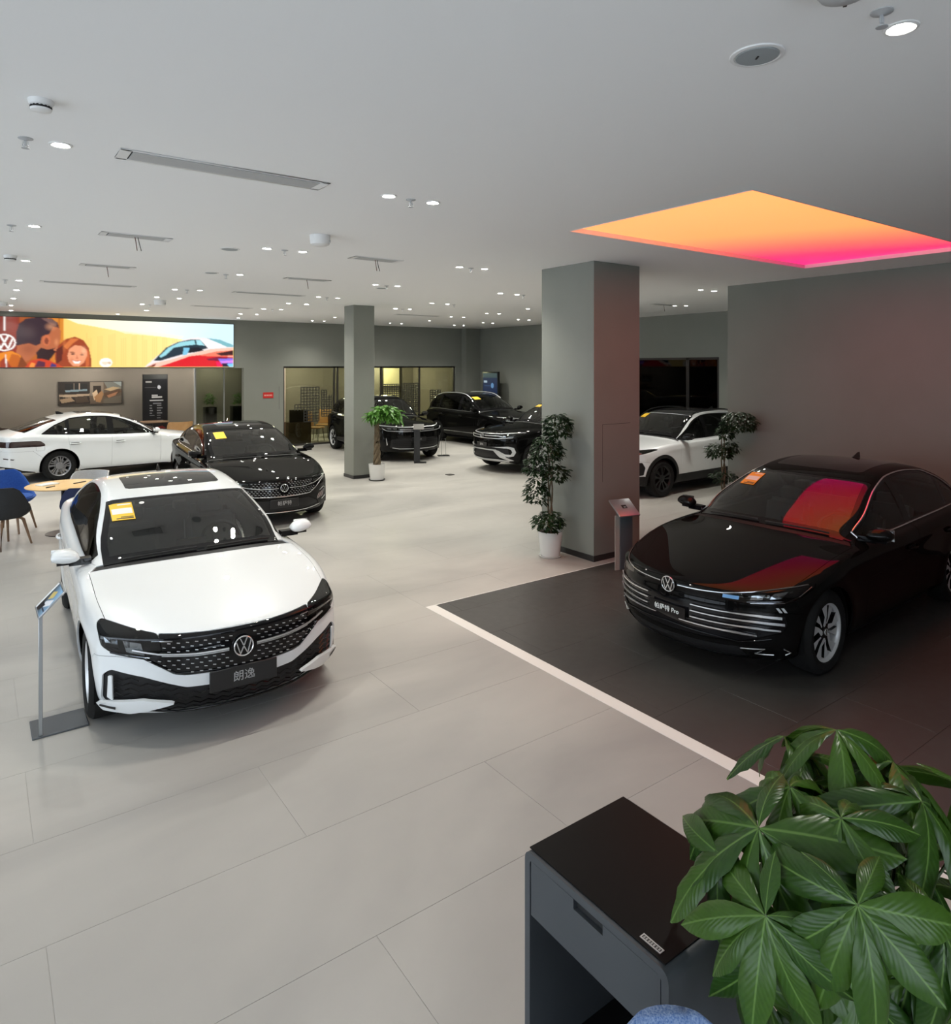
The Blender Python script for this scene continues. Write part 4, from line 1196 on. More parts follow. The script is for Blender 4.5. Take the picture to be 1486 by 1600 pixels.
def build_car(sp):
    c = Car(sp); L = c.L; g = sp['glass']; R = sp['R']
    paint = M[sp['paint']]; th = sp['heading']; fx, fy = sp['front']
    d = Vector((math.cos(th), math.sin(th), 0)); ctr = Vector((fx, fy, 0)) - d * L / 2
    c.root = empty('car', ctr, th + math.pi)
    tag(c.root, sp['label'], 'car', sp.get('group'))
    holes = []
    xf, xr = sp['axles']
    near = sp.get('near', False)
    # ---- regions
    db = sp.get('door_bottom', .27); x0, xB, x1 = sp['doors']
    c.region('front_bumper', 'side', [(-.5, -.1), (xf - .30, -.1), (xf - .30, .52), (xf - .36, sp['bumper_top'] - .02), (xf - .55, sp['bumper_top']), (-.5, sp['bumper_top'] + .0)], 1)
    c.region('fender', 'side', [(xf - .30, .0), (xf - .30, .52), (xf - .36, sp['bumper_top'] - .02), (xf - .55, sp['bumper_top']), (xf - .62, 1.3), (x0, c.sh(x0) + .02), (x0, .16), (xf, .16)], 2)
    c.region('rear_bumper', 'side', [(xr + .28, -.1), (L + .5, -.1), (L + .5, sp['rbumper_top']), (xr + .5, sp['rbumper_top'] - .0), (xr + .33, .55)], 1)
    topz = lambda x: c.sh(x) + .045
    c.region('front_door', 'side', [(x0 + .01, db), (xB, db)] + [(lerp(xB, x0, t), topz(lerp(xB, x0, t))) for t in (0, .25, .5, .75, 1)] + [(x0, .5)], 3)
    c.region('rear_door', 'side', [(xB, db), (x1 - .25, db), (x1 - .05, .52), (x1, .72)] + [(lerp(x1 + .04, xB, t), topz(lerp(x1 + .04, xB, t))) for t in (0, .25, .5, .75, 1)], 3)
    hs = [c.warp(x, c.sec(x)[1][0] * sp.get('hood_side', .955), 0)[:2] for x in np.linspace(sp.get('hood0', .035), g[0] - .045, 9)]
    hb = [c.warp(g[0] - .045, y, 0)[:2] for y in np.linspace(hs[-1][1], 0, 6)[1:]]
    hf = [c.warp(sp.get('hood0', .035), y, 0)[:2] for y in np.linspace(0, hs[0][1], 8)[:-1]]
    fixz = lambda P: [(p[0], p[1] if p[1] > 1e-6 else -.02) for p in P]
    c.region('hood', 'top', fixz(hf + hs + hb), 4)
    c.region('cowl', 'top', fixz([c.warp(g[0] - .04, y, 0)[:2] for y in np.linspace(0, hs[-1][1] * .985, 6)] + [c.warp(g[0] + .05, y, 0)[:2] for y in np.linspace(hs[-1][1] * .93, 0, 6)]), 4)
    if sp.get('boot'):
        a, b = sp['boot']
        c.region('boot_lid', 'top', [(a, -.02), (a - .06, c.w(a) * .78), (b, c.w(b) * .80), (L + .4, c.w(b) * .80), (L + .4, -.02)], 4)
        c.region('boot_lid', 'rear', [(-.02, sp['rbumper_top'] + .02), (c.w(b) * .80, sp['rbumper_top'] + .02), (c.w(b) * .80, 1.3), (-.02, 1.3)], 4)
    # glass
    ws = c.screen(g[0] + .03, g[1], .035); wi = c.screen(g[0] + .13, g[1] - .05, .085)
    c.region('windscreen_border', 'top', ws, 5); c.region('windscreen', 'top', wi, 6)
    rs = c.screen(g[3], g[2], .05); ri = c.screen(g[3] - .06, g[2] + .05, .10)
    c.region('rear_border', 'top', rs, 5); c.region('rear_window', 'top', ri, 6)
    lo, hi = c.dlo(*sp['dlo'][:2], inset=sp.get('dlo_inset', .035), low=sp.get('dlo_low', .052), tail=sp['dlo'][2] if len(sp['dlo']) > 2 else None)
    full = lo + hi[::-1]
    c.region('window_surround', 'side', full, 5)
    xq = sp.get('quarter')
    wins = [(lo[0][0], xB - .05, M['side_glass']), (xB + .05, xq or lo[-1][0], M[sp.get('rear_glass', 'side_glass')])]
    if xq: wins.append((xq + .05, lo[-1][0], M[sp.get('rear_glass', 'side_glass')]))
    wp = []
    for i, (a, b, m) in enumerate(wins):
        P = seg_poly(lo, hi, a + .015, b - .015, .016, .018)
        if len(P) < 6: continue
        wp.append((i, P, m)); c.region('win%d' % i, 'side', P, 7)
    if sp.get('sunroof'):
        a, b, w = sp['sunroof']
        c.region('sunroof', 'top', [(a, -.02), (a, 0), (a + .015, w * .5), (a + .05, w * .93), (a + .09, w), (b - .04, w), (b, w * .94), (b, -.02)], 7)
    if sp.get('black_roof'):
        a, b, _w = sp['sunroof']
    for nm, view, poly, prio in sp.get('regions', []):
        c.region(nm, view, round_poly(poly, .018) if len(poly) < 14 else poly, prio)
    for xw in sp['axles']:
        c.region('arch', 'side', circle_poly(xw, R, sp['arch'], 44, .07), 20)
    if sp.get('cladding'):
        for xw in sp['axles']:
            c.region('arch_trim', 'side', circle_poly(xw, R, sp['arch'] + .065, 44, .07), 12)
        c.region('sill_trim', 'side', [(xf, .0), (xr, .0), (xr, sp['cladding'] + .02), (xf, sp['cladding'])], 11)
    c.finish()
    # ---- parts
    P = {}
    def pn(reg, name, m, **k):
        r = c.panel(reg, name, m, **k)
        if r: P[reg] = r
        return r
    pn('body', 'body_shell', paint, split=False, gap=.0012)
    pn('front_bumper', 'front_bumper', paint, split=False)
    pn('rear_bumper', 'rear_bumper', paint, split=False)
    pn('fender', 'front_fender', paint)
    fd = pn('front_door', 'door', paint); rd = pn('rear_door', 'door', paint)
    pn('hood', 'hood', paint, split=False, gap=.0024)
    pn('boot_lid', 'boot_lid', paint, split=False, gap=.0022)
    pn('cowl', 'cowl_panel', M['black_plastic'], split=False, offset=-.008)
    b = pn('windscreen_border', 'windscreen_border', M['gloss_black'], split=False, gap=0, offset=-.002)
    w = pn('windscreen', 'windscreen', M['windscreen'], split=False, gap=0, depth=.0, offset=-.002)
    b = pn('rear_border', 'rear_window_border', M['gloss_black'], split=False, gap=0, offset=-.002)
    pn('rear_window', 'rear_window', M['privacy_glass'] if sp.get('rear_glass') else M['side_glass'], split=False, gap=0, depth=0, offset=-.002)
    pn('window_surround', 'window_surround', M['gloss_black'], gap=0, offset=-.003)
    for i, q, m in wp: pn('win%d' % i, 'side_window', m, gap=0, depth=0, offset=-.004)
    pn('sunroof', 'sunroof', M['sunroof'], split=False, gap=.003, offset=.001)
    pn('arch_trim', 'wheel_arch_trim', M['black_plastic'], gap=0, offset=.012)
    pn('sill_trim', 'sill_trim', M['black_plastic'], gap=0, offset=.010)
    for nm, (name, m, k) in sp.get('panels', {}).items(): pn(nm, name, M[m], **k)
    holes = [('top', ws), ('top', rs), ('side', full)] + [('side', circle_poly(xw, R, sp['arch'] + .03)) for xw in sp['axles']]
    c.inner_shell(holes)
    mb = MB(); mb.b2((.55, -.62, .215), (L - .55, .62, .25)); mb.b2((xf + .42, -.83, .19), (xr - .42, .83, .24))
    mb.b2((g[0] - .25, -.78, .24), (g[0] - .1, .78, .72)); mb.b2((g[2] + .0, -.78, .24), (g[2] + .08, .78, .9 if sp.get('boot') else .75))
    mb.b2((g[0] - .1, -.74, .24), (g[2], .74, .29))
    o = mb.build('underbody', M['liner'], None); o.parent = c.root; o.location = (-L / 2, 0, 0)
    add_wheels(c, sp['rim'], sp['wheel'], near)
    zm = c.sh(g[0] + .2) + sp.get('mirror_dz', .115)
    add_mirror(c, g[0] + sp.get('mirror_dx', .17), zm, M[sp.get('mirror_paint', sp['paint'])], y=c.w(g[0]) - .075)
    add_interior(c, g, sp.get('dark_seats', True), sp.get('seat_dz', 0.0))
    add_wipers(c, g)
    hm = M[sp.get('handle', sp['paint'])]
    zh = sp.get('handle_z', .80)
    if fd: handle(c, xB - .17, zh, fd, hm)
    if rd: handle(c, x1 - .10, zh + .015, rd, hm)
    # chrome line round the side glass
    cl = sp.get('chrome_line')
    if cl:
        base = [(p[0], p[1] - .008) for p in lo]
        topl = [(p[0], p[1] + .008) for p in hi[::-1]]
        line = base + topl if cl == 'all' else base
        line = line + [line[0]] if cl == 'all' else line
        q = []
        for sg in (1, -1):
            mb = MB(); c.strip('side', line, .008 if cl == 'all' else .006, .002, 6, mb, False)
            if sg < 0: mb.v = [(x, -y, z) for x, y, z in mb.v]; mb.f = [f[::-1] for f in mb.f]
            c.add('window_moulding', mb.mesh('window_moulding', M['chrome'], 50))
    # antenna fin
    xa = g[2] - .28; za = c.top(xa)
    mb = MB(); mb.rings([[(xa - .05, -.028, za - .01), (xa - .05, .028, za - .01), (xa - .05, .0, za + .006)],
                         [(xa + .06, -.024, za - .012), (xa + .06, .024, za - .012), (xa + .06, .0, za + .052)],
                         [(xa + .10, -.014, za - .014), (xa + .10, .014, za - .014), (xa + .115, .0, za + .052)]])
    c.add('roof_antenna', mb.mesh('roof_antenna', M['gloss_black'], 50))
    if sp.get('rails'):
        for sg in (1, -1):
            mb = MB(); a, b = sp['rails']; pts = []
            for t in np.linspace(0, 1, 14):
                x = lerp(a, b, t); sec = c.sec(x); p, n = c.hit('top', x, sec[4][0] - .045)
                if p is None: continue
                pts.append((p.x, sg * p.y, p.z + .004 + .042 * min(1, 6 * min(t, 1 - t))))
            mb.tube(pts, [.014] * len(pts), 8)
            c.add('roof_rail', mb.mesh('roof_rail', M[sp.get('rail_mat', 'satin_silver')], 60))
    if sp.get('details'): sp['details'](c, P)
    return c

ST = [0, .06, .22, .5, .85, 1.08, 1.24, 1.38, 1.58, 1.84, 2.10, 2.3, 2.6, 3.0, 3.35, 3.62, 3.85, 4.05, 4.25, 4.45, 4.62, 4.72]
SEDAN = dict(
    L=4.72, level=3, near=True, paint='white_paint', R=.325, arch=.365, axles=(.87, 3.56), track=.885, rim=.225, wheel='blade', tumble=.44,
    top=[(0, .735), (.06, .765), (.22, .80), (.5, .85), (.85, .895), (1.08, .925), (1.24, .948), (1.38, .995), (1.58, 1.09), (1.84, 1.205), (2.10, 1.305), (2.3, 1.362), (2.6, 1.412), (3.0, 1.432), (3.35, 1.41), (3.62, 1.355), (3.85, 1.275), (4.05, 1.185), (4.25, 1.11), (4.45, 1.075), (4.62, 1.065), (4.72, 1.03)],
    deck=[(0, .735), (.06, .765), (.22, .80), (.5, .85), (.85, .895), (1.08, .925), (1.24, .948), (1.7, .965), (3.0, .985), (4.25, 1.04), (4.45, 1.075), (4.62, 1.065), (4.72, 1.03)],
    shoulder=[(0, .70), (.06, .72), (.22, .745), (.5, .795), (.85, .84), (1.24, .875), (2.3, .90), (3.4, .94), (4.2, .975), (4.5, .99), (4.72, .97)],
    width=[(0, .835), (.3, .87), (.85, .90), (2.3, .905), (3.5, .905), (4.1, .885), (4.5, .85), (4.72, .80)],
    stations=ST, glass=(1.29, 2.20, 3.55, 4.18), nose=(.03, .012, .0, -.005, -.01, .0, .03, .09), tail=(.0, .0, .0, .0, .0, .01, .03, .08),
    doors=(1.50, 2.57, 3.42), bumper_top=.60, rbumper_top=.70, boot=(4.26, 4.66),
    dlo=(1.50, 3.98, [(1.4, 3), (3.2, 3), (3.45, 1.37), (3.98, 1.05)]), quarter=3.42, sunroof=(2.42, 3.02, .43),
)

def face_poly_strip(c, mb, P, lift=.0, r=.006, n=6): return c.strip('front', P, r, lift, n, mb)

def studs(c, poly, dy=.052, dz=.028, size=(.017, .0035), skip=None, view='front', lift=.004):
    """small bright dashes scattered over the black grille: countless, one part"""
    mb = MB(); us = [p[0] for p in poly]; vs = [p[1] for p in poly]; z = min(vs) + .012; row = 0
    while z < max(vs) - .006:
        y = (row % 2) * dy / 2
        while y < max(us):
            if inside(np.array([[y, z]]), poly)[0] and (skip is None or not skip(y, z)):
                p, n = c.hit(view, max(y, .0005), z)
                if p is not None:
                    for sg in ((1, -1) if y > .001 else (1,)):
                        q = Vector((p.x, sg * y, p.z)); nn = Vector((n.x, sg * n.y, n.z))
                        m = frame_at(q + nn * lift, nn).to_3x3()
                        tilt = m @ Matrix.Rotation(-.15, 3, 'Z')
                        mb.box(q + nn * lift, (size[0] * 2, size[1] * 2, .006), M=tilt)
            y += dy
        z += dz; row += 1
    return mb

def mesh_lattice(c, poly, dy, dz, r=.004, lift=-.004, slope=.6):
    """wavy bars of a honeycomb intake, one part"""
    mb = MB(); us = [p[0] for p in poly]; vs = [p[1] for p in poly]; z = min(vs); row = 0
    while z < max(vs):
        pts = []; y = 0.0
        while y < max(us) + dy:
            zz = z + (dz * .28 if int(round(y / dy)) % 2 else -dz * .28)
            ok = inside(np.array([[y, zz]]), poly)[0]
            if ok: pts.append((y, zz))
            if (not ok or y + dy >= max(us) + dy) and len(pts) > 1:
                c.strip('front', pts, r, lift, 4, mb); pts = []
            elif not ok: pts = []
            y += dy
        z += dz; row += 1
    return mb

def lavida_face(c, P):
    grille = [(0, .712), (.50, .72), (.49, .64), (.60, .60), (.43, .50), (0, .485)]
    low = [(0, .38), (.36, .39), (.60, .47), (.78, .50), (.81, .46), (.81, .30), (.56, .245), (.42, .21), (0, .205)]
    g = P.get('grille', [None])[0]
    mb = studs(c, grille, .054, .028, (.010, .0022), skip=lambda y, z: (abs(z - .615) < .016) or (y * y + (z - .615) ** 2 < .095 ** 2))
    tag(c.add('grille_studs', mb.mesh('grille_studs', M['satin_silver']), parent=g), kind='stuff')
    mb = MB(); face_poly_strip(c, mb, [(.095, .612), (.30, .612), (.52, .625), (.66, .648)], .006, .0065); face_poly_strip(c, mb, [(.095, .600), (.30, .600), (.50, .613)], .004, .003)
    c.add('chrome_bar', mb.mesh('chrome_bar', M['satin_silver'], 60), parent=g)
    mb = MB(); face_poly_strip(c, mb, [(0.0005, .482), (.42, .497), (.60, .597), (.78, .622)], .003, .005)
    c.add('grille_frame', mb.mesh('grille_frame', M['gloss_black'], 60), parent=g)
    add_emblem(c, .612, .068, lift=.012)
    add_plate(c, '朗逸', .415, .228, .070)
    tag(c.add('intake_mesh', mesh_lattice(c, low, .045, .036).mesh('intake_mesh', M['gloss_black']), parent=P['low'][0]), kind='stuff')
    for sg in (1, -1):
        d = c.decal('front', round_poly([(.835, .285), (.80, .243), (.66, .235), (.42, .305), (.44, .315), (.60, .335), (.80, .300)], .012), .004, .026, .05, sgn=sg)
        c.add('bumper_fin', d.mesh('bumper_fin', M['white_paint'], 40))
        d = c.decal('front', round_poly([(.765, .475), (.785, .475), (.79, .330), (.76, .310)], .006), .006, .010, .05, sgn=sg)
        c.add('intake_trim', d.mesh('intake_trim', M['white_paint'], 40))
        d = c.decal('front', [(.735, .262), (.815, .272), (.815, .284), (.735, .276)], .030, .003, .05, sgn=sg)
        c.add('intake_slot', d.mesh('intake_slot', M['black_plastic']))
        lamp_inside(c, sg, [(.60, .615), (.62, .69), (.72, .705), (.70, .632)], [(.74, .64), (.75, .715), (.82, .715), (.81, .655)], [(.57, .60), (.80, .622)], [(.44, .705), (.56, .708)])
    mb = MB(); face_poly_strip(c, mb, [(.0005, .225), (.40, .232), (.60, .262)], .012, .008); c.add('front_lip', mb.mesh('front_lip', M['gloss_black'], 60))
    sticker(c, SEDAN['glass'], 1, .42, .60, .60, .90, 'sticker_yellow')
    mirror_hub(c, SEDAN['glass'])
    washer = c.decal('top', circle_poly(*(c.warp(2.08, .34, 0)[:2]), .022, 12), .003, .001, .1)
    c.add('round_sticker', washer.mesh('round_sticker', M['sticker_white']))

def mirror_hub(c, g):
    x = g[1] - .10; p, n = c.hit('top', x, .0005)
    mb = MB(); mb.box((p.x + .05, 0, p.z - .07), (.14, .12, .07)); mb.box((p.x + .19, 0, p.z - .12), (.03, .24, .07))
    o = mb.build('interior_mirror', M['black_plastic'], None, bevel=.012); o.parent = c.root; o.location = (-c.L / 2, 0, 0)

def lamp_inside(c, sg, a, b, base, tip=None):
    """bright reflector pieces under the headlight glass"""
    for poly in (a, b):
        d = c.decal('front', poly, -.012, .004, .05, sgn=sg); o = c.add('lamp_lens', d.mesh('lamp_lens', M['lamp_chrome']))
    mb = MB(); c.strip('front', base, .004, -.004, 6, mb, False)
    if tip: c.strip('front', tip, .0045, -.004, 6, mb, False)
    if sg < 0: mb.v = [(x, -y, z) for x, y, z in mb.v]; mb.f = [f[::-1] for f in mb.f]
    c.add('light_strip', mb.mesh('light_strip', M['lamp_chrome'], 60))

LAMP = dict(split=True, gap=.001, depth=.01)
def dark(name, m='lamp_black', off=-.03, split=False): return (name, m, dict(split=split, gap=0, offset=off, depth=.02))

lavida = dict(SEDAN, mirror_dx=.27,  front=(1.50, 4.80), heading=math.radians(-92),
    label='white sedan with yellow window sticker in the left foreground', sunroof=(2.40, 3.00, .43),
    regions=[('grille', 'front', [(-.02, .745), (.20, .745), (.52, .75), (.50, .64), (.60, .60), (.43, .49), (.36, .478), (-.02, .472)], 8),
             ('headlight', 'front', [(.52, .75), (.66, .765), (.815, .785), (.845, .76), (.84, .70), (.83, .655), (.78, .622), (.60, .60), (.50, .64)], 9),
             ('low', 'front', [(-.02, .385), (.36, .395), (.60, .475), (.78, .51), (.825, .47), (.83, .30), (.78, .262), (.56, .24), (.42, .20), (-.02, .19)], 8)],
    panels={'grille': ('grille', 'gloss_black', dict(split=False, gap=.001, offset=-.004)), 'headlight': ('headlight', 'lamp_glass', dict(split=True, gap=.001, depth=.02)),
            'low': ('lower_intake', 'black_plastic', dict(split=False, gap=0, offset=-.018, depth=.03))},
    details=lavida_face)

def bars(c, specs, mat_='chrome', name='chrome_bar', lift=.006, thick=.012, parent=None):
    """one part per bar and side; spec = (centre line [(y, z, half height)])"""
    for line in specs:
        poly = [(y, z + h) for y, z, h in line] + [(y, z - h) for y, z, h in line[::-1]]
        for sg in (1, -1):
            c.add(name, c.decal('front', poly, lift, thick, .08, sgn=sg).mesh(name, M[mat_], 30), parent=parent)

def passat_pro_face(c, P):
    low = P['low'][0]
    bars(c, [[(.21, .588, .0035), (.50, .580, .004), (.66, .572, .008), (.79, .556, .010)],
             [(.21, .540, .0035), (.50, .532, .004), (.66, .524, .008), (.805, .506, .010)],
             [(.21, .492, .0035), (.50, .484, .004), (.64, .476, .008), (.785, .458, .006)],
             [(.115, .446, .003), (.40, .438, .004), (.54, .430, .008), (.66, .414, .004)]])
    mb = MB(); c.strip('front', [(.085, .712), (.26, .715), (.44, .722), (.62, .742), (.80, .768), (.86, .780)], .0055, .004, 6, mb)
    c.add('light_bar', mb.mesh('light_bar', M['lamp_chrome'], 60))
    add_emblem(c, .705, .066, lift=.012)
    t = text_mesh('帕萨特 Pro', .052, .0015); t.materials.clear(); t.materials.append(M['sticker_white'])
    p, n = c.hit('front', .001, .500); n = Vector((n.x, 0, n.z)).normalized()
    up = Vector((0, 0, 1)); z = n; x = up.cross(z).normalized(); y = z.cross(x); m = Matrix((x, y, z)).transposed().to_4x4(); m.translation = Vector((p.x, 0, p.z)) + n * .022
    mb = MB(); mb.box((0, 0, 0), (.36, .09, .012)); pl = mb.mesh('badge_panel', M['gloss_black']); pl.transform(Matrix.Translation(n * -.010) @ m)
    b = c.add('badge_panel', pl); t.transform(m); c.add('badge_lettering', t, parent=b)
    for sg in (1, -1):
        lamp_inside(c, sg, [(.62, .682), (.63, .722), (.70, .735), (.69, .690)], [(.73, .695), (.74, .742), (.80, .752), (.79, .705)], [(.60, .668), (.80, .680)], [(.50, .700), (.58, .704)])
        d = c.decal('front', [(.50, .690), (.505, .712), (.58, .722), (.575, .700)], -.010, .004, .05, sgn=sg); c.add('lamp_lens', d.mesh('lamp_lens', M['lamp_chrome']))
        for a_, b_ in ((.665, .735), (.715, .742), (.765, .752), (.815, .762)):
            d = c.decal('front', circle_poly(a_, b_ - .022, .011, 10), -.006, .003, .05, sgn=sg); c.add('lamp_bulb', d.mesh('lamp_bulb', M['lamp_chrome']))
        mb = MB(); c.strip('front', [(.62, .660), (.80, .668), (.86, .712), (.882, .765)], .0035, -.001, 6, mb, False)
        if sg < 0: mb.v = [(x, -y, z) for x, y, z in mb.v]; mb.f = [f[::-1] for f in mb.f]
        c.add('lamp_edge', mb.mesh('lamp_edge', M['lamp_chrome'], 60))
        for y0 in (.76, .785):
            d = c.decal('front', [(y0, .632), (y0 + .014, .632), (y0 + .034, .596), (y0 + .020, .596)], .001, .002, .06, sgn=sg); c.add('bumper_glint', d.mesh('bumper_mark', M['satin_silver']))
        mb = MB(); c.strip('front', [(.56, .300), (.70, .306), (.64, .262), (.74, .258)], .005, .004, 6, mb, False); c.strip('front', [(.80, .31), (.83, .28), (.80, .262)], .005, .004, 6, mb, False)
        if sg < 0: mb.v = [(x, -y, z) for x, y, z in mb.v]; mb.f = [f[::-1] for f in mb.f]
        c.add('corner_trim', mb.mesh('corner_trim', M['chrome'], 60))
    mb = MB(); c.strip('front', [(.0005, .392), (.40, .375), (.56, .352), (.74, .388)], .005, .003, 6, mb); c.add('grille_frame', mb.mesh('grille_frame', M['gloss_black'], 60))
    d = c.decal('front', [(.445, .690), (.45, .716), (.555, .712), (.55, .684)], .003, .001, .05, sgn=-1); c.add('lamp_label', d.mesh('lamp_label', M['sticker_blue']))
    sticker(c, PASSATPRO['glass'], 1, .40, .58, .62, .88, 'sticker_orange')
    mirror_hub(c, PASSATPRO['glass'])

ST2 = [0, .06, .22, .5, .9, 1.15, 1.34, 1.50, 1.72, 1.98, 2.22, 2.42, 2.72, 3.1, 3.5, 3.85, 4.1, 4.32, 4.52, 4.72, 4.88, 4.99]
PASSATPRO = dict(SEDAN, L=4.99, paint='black_paint', R=.345, arch=.385, axles=(.92, 3.79), track=.905, rim=.245, wheel='blade', tyre_w=.235,
    top=[(0, .735), (.06, .768), (.22, .80), (.5, .85), (.9, .92), (1.15, .965), (1.34, .995), (1.50, 1.055), (1.72, 1.16), (1.98, 1.28), (2.22, 1.38), (2.42, 1.44), (2.72, 1.495), (3.1, 1.515), (3.5, 1.49), (3.85, 1.425), (4.1, 1.34), (4.32, 1.245), (4.52, 1.16), (4.72, 1.12), (4.88, 1.10), (4.99, 1.05)],
    deck=[(0, .735), (.06, .768), (.22, .80), (.5, .85), (.9, .92), (1.15, .965), (1.34, .995), (1.8, 1.01), (3.1, 1.03), (4.4, 1.08), (4.72, 1.12), (4.88, 1.10), (4.99, 1.05)],
    shoulder=[(0, .70), (.06, .72), (.22, .75), (.5, .80), (.9, .86), (1.34, .915), (2.4, .945), (3.6, .985), (4.4, 1.01), (4.75, 1.02), (4.99, .99)],
    width=[(0, .85), (.3, .885), (.9, .918), (2.4, .925), (3.7, .925), (4.3, .905), (4.75, .87), (4.99, .82)],
    stations=ST2, glass=(1.39, 2.34, 3.78, 4.46), mirror_dx=.26, doors=(1.60, 2.72, 3.66), boot=(4.54, 4.92),
    dlo=(1.58, 4.32, [(1.4, 3), (3.3, 3), (3.62, 1.415), (3.95, 1.30), (4.20, 1.17), (4.32, 1.095)]), quarter=3.72, sunroof=(2.52, 3.45, .46), chrome_line='all', handle='black_paint', sweep=.46)
passat_pro = dict(PASSATPRO, front=(4.74, 3.75), heading=math.radians(-178.2),
    label='black sedan with chrome-edged windows parked on the dark floor mat', 
    regions=[('headlight', 'front', [(.44, .724), (.62, .745), (.80, .772), (.885, .79), (.895, .765), (.87, .70), (.80, .660), (.62, .655), (.45, .676)], 9),
             ('low', 'front', [(-.02, .61), (.20, .61), (.70, .60), (.815, .57), (.825, .50), (.80, .44), (.56, .355), (-.02, .34)], 8),
             ('lip', 'front', [(-.02, .30), (.55, .31), (.60, .215), (-.02, .20)], 7)],
    panels={'headlight': ('headlight', 'lamp_glass', dict(split=True, gap=.001, depth=.02)),
            'low': ('grille', 'gloss_black', dict(split=False, gap=0, offset=-.006, depth=.02)), 'lip': ('lower_intake', 'black_plastic', dict(split=False, gap=0, offset=-.01, depth=.02))},
    details=passat_pro_face)

def passat_face(c, P):
    g = P['grille'][0]
    poly = [(0, .71), (.50, .715), (.49, .66), (.58, .60), (.44, .515), (0, .50)]
    mb = studs(c, poly, .050, .028, (.013, .003), skip=lambda y, z: (abs(z - .625) < .016) or (y * y + (z - .625) ** 2 < .09 ** 2))
    tag(c.add('grille_studs', mb.mesh('grille_studs', M['satin_silver']), parent=g), kind='stuff')
    mb = MB(); c.strip('front', [(.09, .625), (.34, .622), (.55, .650), (.80, .735)], .005, .005, 6, mb); c.add('chrome_bar', mb.mesh('chrome_bar', M['satin_silver'], 60), parent=g)
    mb = MB(); c.strip('front', [(.0005, .492), (.44, .502), (.56, .565), (.70, .66), (.82, .73)], .006, .004, 6, mb); c.add('grille_frame', mb.mesh('grille_frame', M['chrome'], 60), parent=g)
    mb = MB(); c.strip('front', [(.0005, .245), (.40, .250), (.66, .278)], .007, .006, 6, mb); c.add('bumper_strip', mb.mesh('bumper_strip', M['chrome'], 60))
    add_emblem(c, .625, .062, lift=.010); add_plate(c, '帕萨特', .39, .225, .068)
    for sg in (1, -1):
        mb = MB(); c.strip('front', [(.66, .50), (.76, .535), (.80, .52), (.815, .38), (.72, .34)], .005, .006, 6, mb, False)
        for k in range(6): c.strip('front', [(.60 + .03 * k, .37 + .004 * k), (.64 + .028 * k, .45 + .010 * k)], .003, .004, 4, mb, False)
        if sg < 0: mb.v = [(x, -y, z) for x, y, z in mb.v]; mb.f = [f[::-1] for f in mb.f]
        c.add('intake_trim', mb.mesh('intake_trim', M['satin_silver'], 60))
        lamp_inside(c, sg, [(.60, .66), (.61, .705), (.68, .715), (.68, .67)], [(.72, .68), (.73, .725), (.79, .735), (.79, .69)], [(.58, .645), (.80, .675)])
    sticker(c, PASSAT['glass'], 1, .38, .56, .66, .92, 'sticker_yellow', False)
    mirror_hub(c, PASSAT['glass'])
PASSAT = dict(PASSATPRO, top=[(x, z - (.04 if x > 1.3 else 0)) for x, z in PASSATPRO['top']], deck=[(x, z - (.03 if x > 1.3 else 0)) for x, z in PASSATPRO['deck']], level=2, near=False, wheel='pin', L=4.93, chrome_line='low', stations=ST2[:-1] + [4.93], sunroof=(2.55, 3.05, .42))
black_sedan = dict(PASSAT, front=(3.92, 10.50), heading=math.radians(-92.6), label='black sedan with yellow window sticker parked behind the white sedan',
    regions=[('headlight', 'front', [(.52, .725), (.66, .745), (.82, .775), (.87, .77), (.87, .71), (.80, .665), (.60, .635), (.50, .655)], 9),
             ('grille', 'front', [(-.02, .735), (.52, .735), (.50, .655), (.60, .60), (.45, .505), (-.02, .495)], 8),
             ('low', 'front', [(-.02, .44), (.42, .44), (.60, .36), (.66, .27), (-.02, .23)], 7)],
    panels={'headlight': ('headlight', 'lamp_glass', dict(split=True, gap=.001, depth=.02)), 'grille': ('grille', 'gloss_black', dict(split=False, gap=.001, offset=-.004)),
            'low': ('lower_intake', 'black_plastic', dict(split=False, gap=0, offset=-.01, depth=.02))}, details=passat_face)

def fastback_rear(c, P):
    L = c.L
    for sg in (1, -1):
        d = c.decal('rear', [(.42, .30), (.70, .33), (.68, .37), (.44, .34)], .004, .012, .06, sgn=sg); c.add('exhaust_trim', d.mesh('exhaust_trim', M['chrome'], 40))
        d = c.decal('side', [(4.44, .545), (4.62, .570), (4.62, .55), (4.46, .525)], .001, .003, .06, sgn=sg); c.add('reflector', d.mesh('reflector', M['red_lens']))
    mb = MB(); c.strip('rear', [(.0005, .86), (.50, .87), (.70, .885)], .010, .003, 6, mb); c.add('rear_light_bar', mb.mesh('rear_light_bar', M['red_lens'], 60))
FB = [(0, .72), (.06, .755), (.22, .79), (.5, .84), (.85, .895), (1.15, .94), (1.36, .97), (1.50, 1.03), (1.68, 1.135), (1.9, 1.25), (2.12, 1.35), (2.3, 1.41), (2.6, 1.462), (3.0, 1.476), (3.35, 1.45), (3.62, 1.38), (3.85, 1.315), (4.05, 1.25), (4.25, 1.175), (4.45, 1.115), (4.66, 1.09), (4.78, 1.05)]
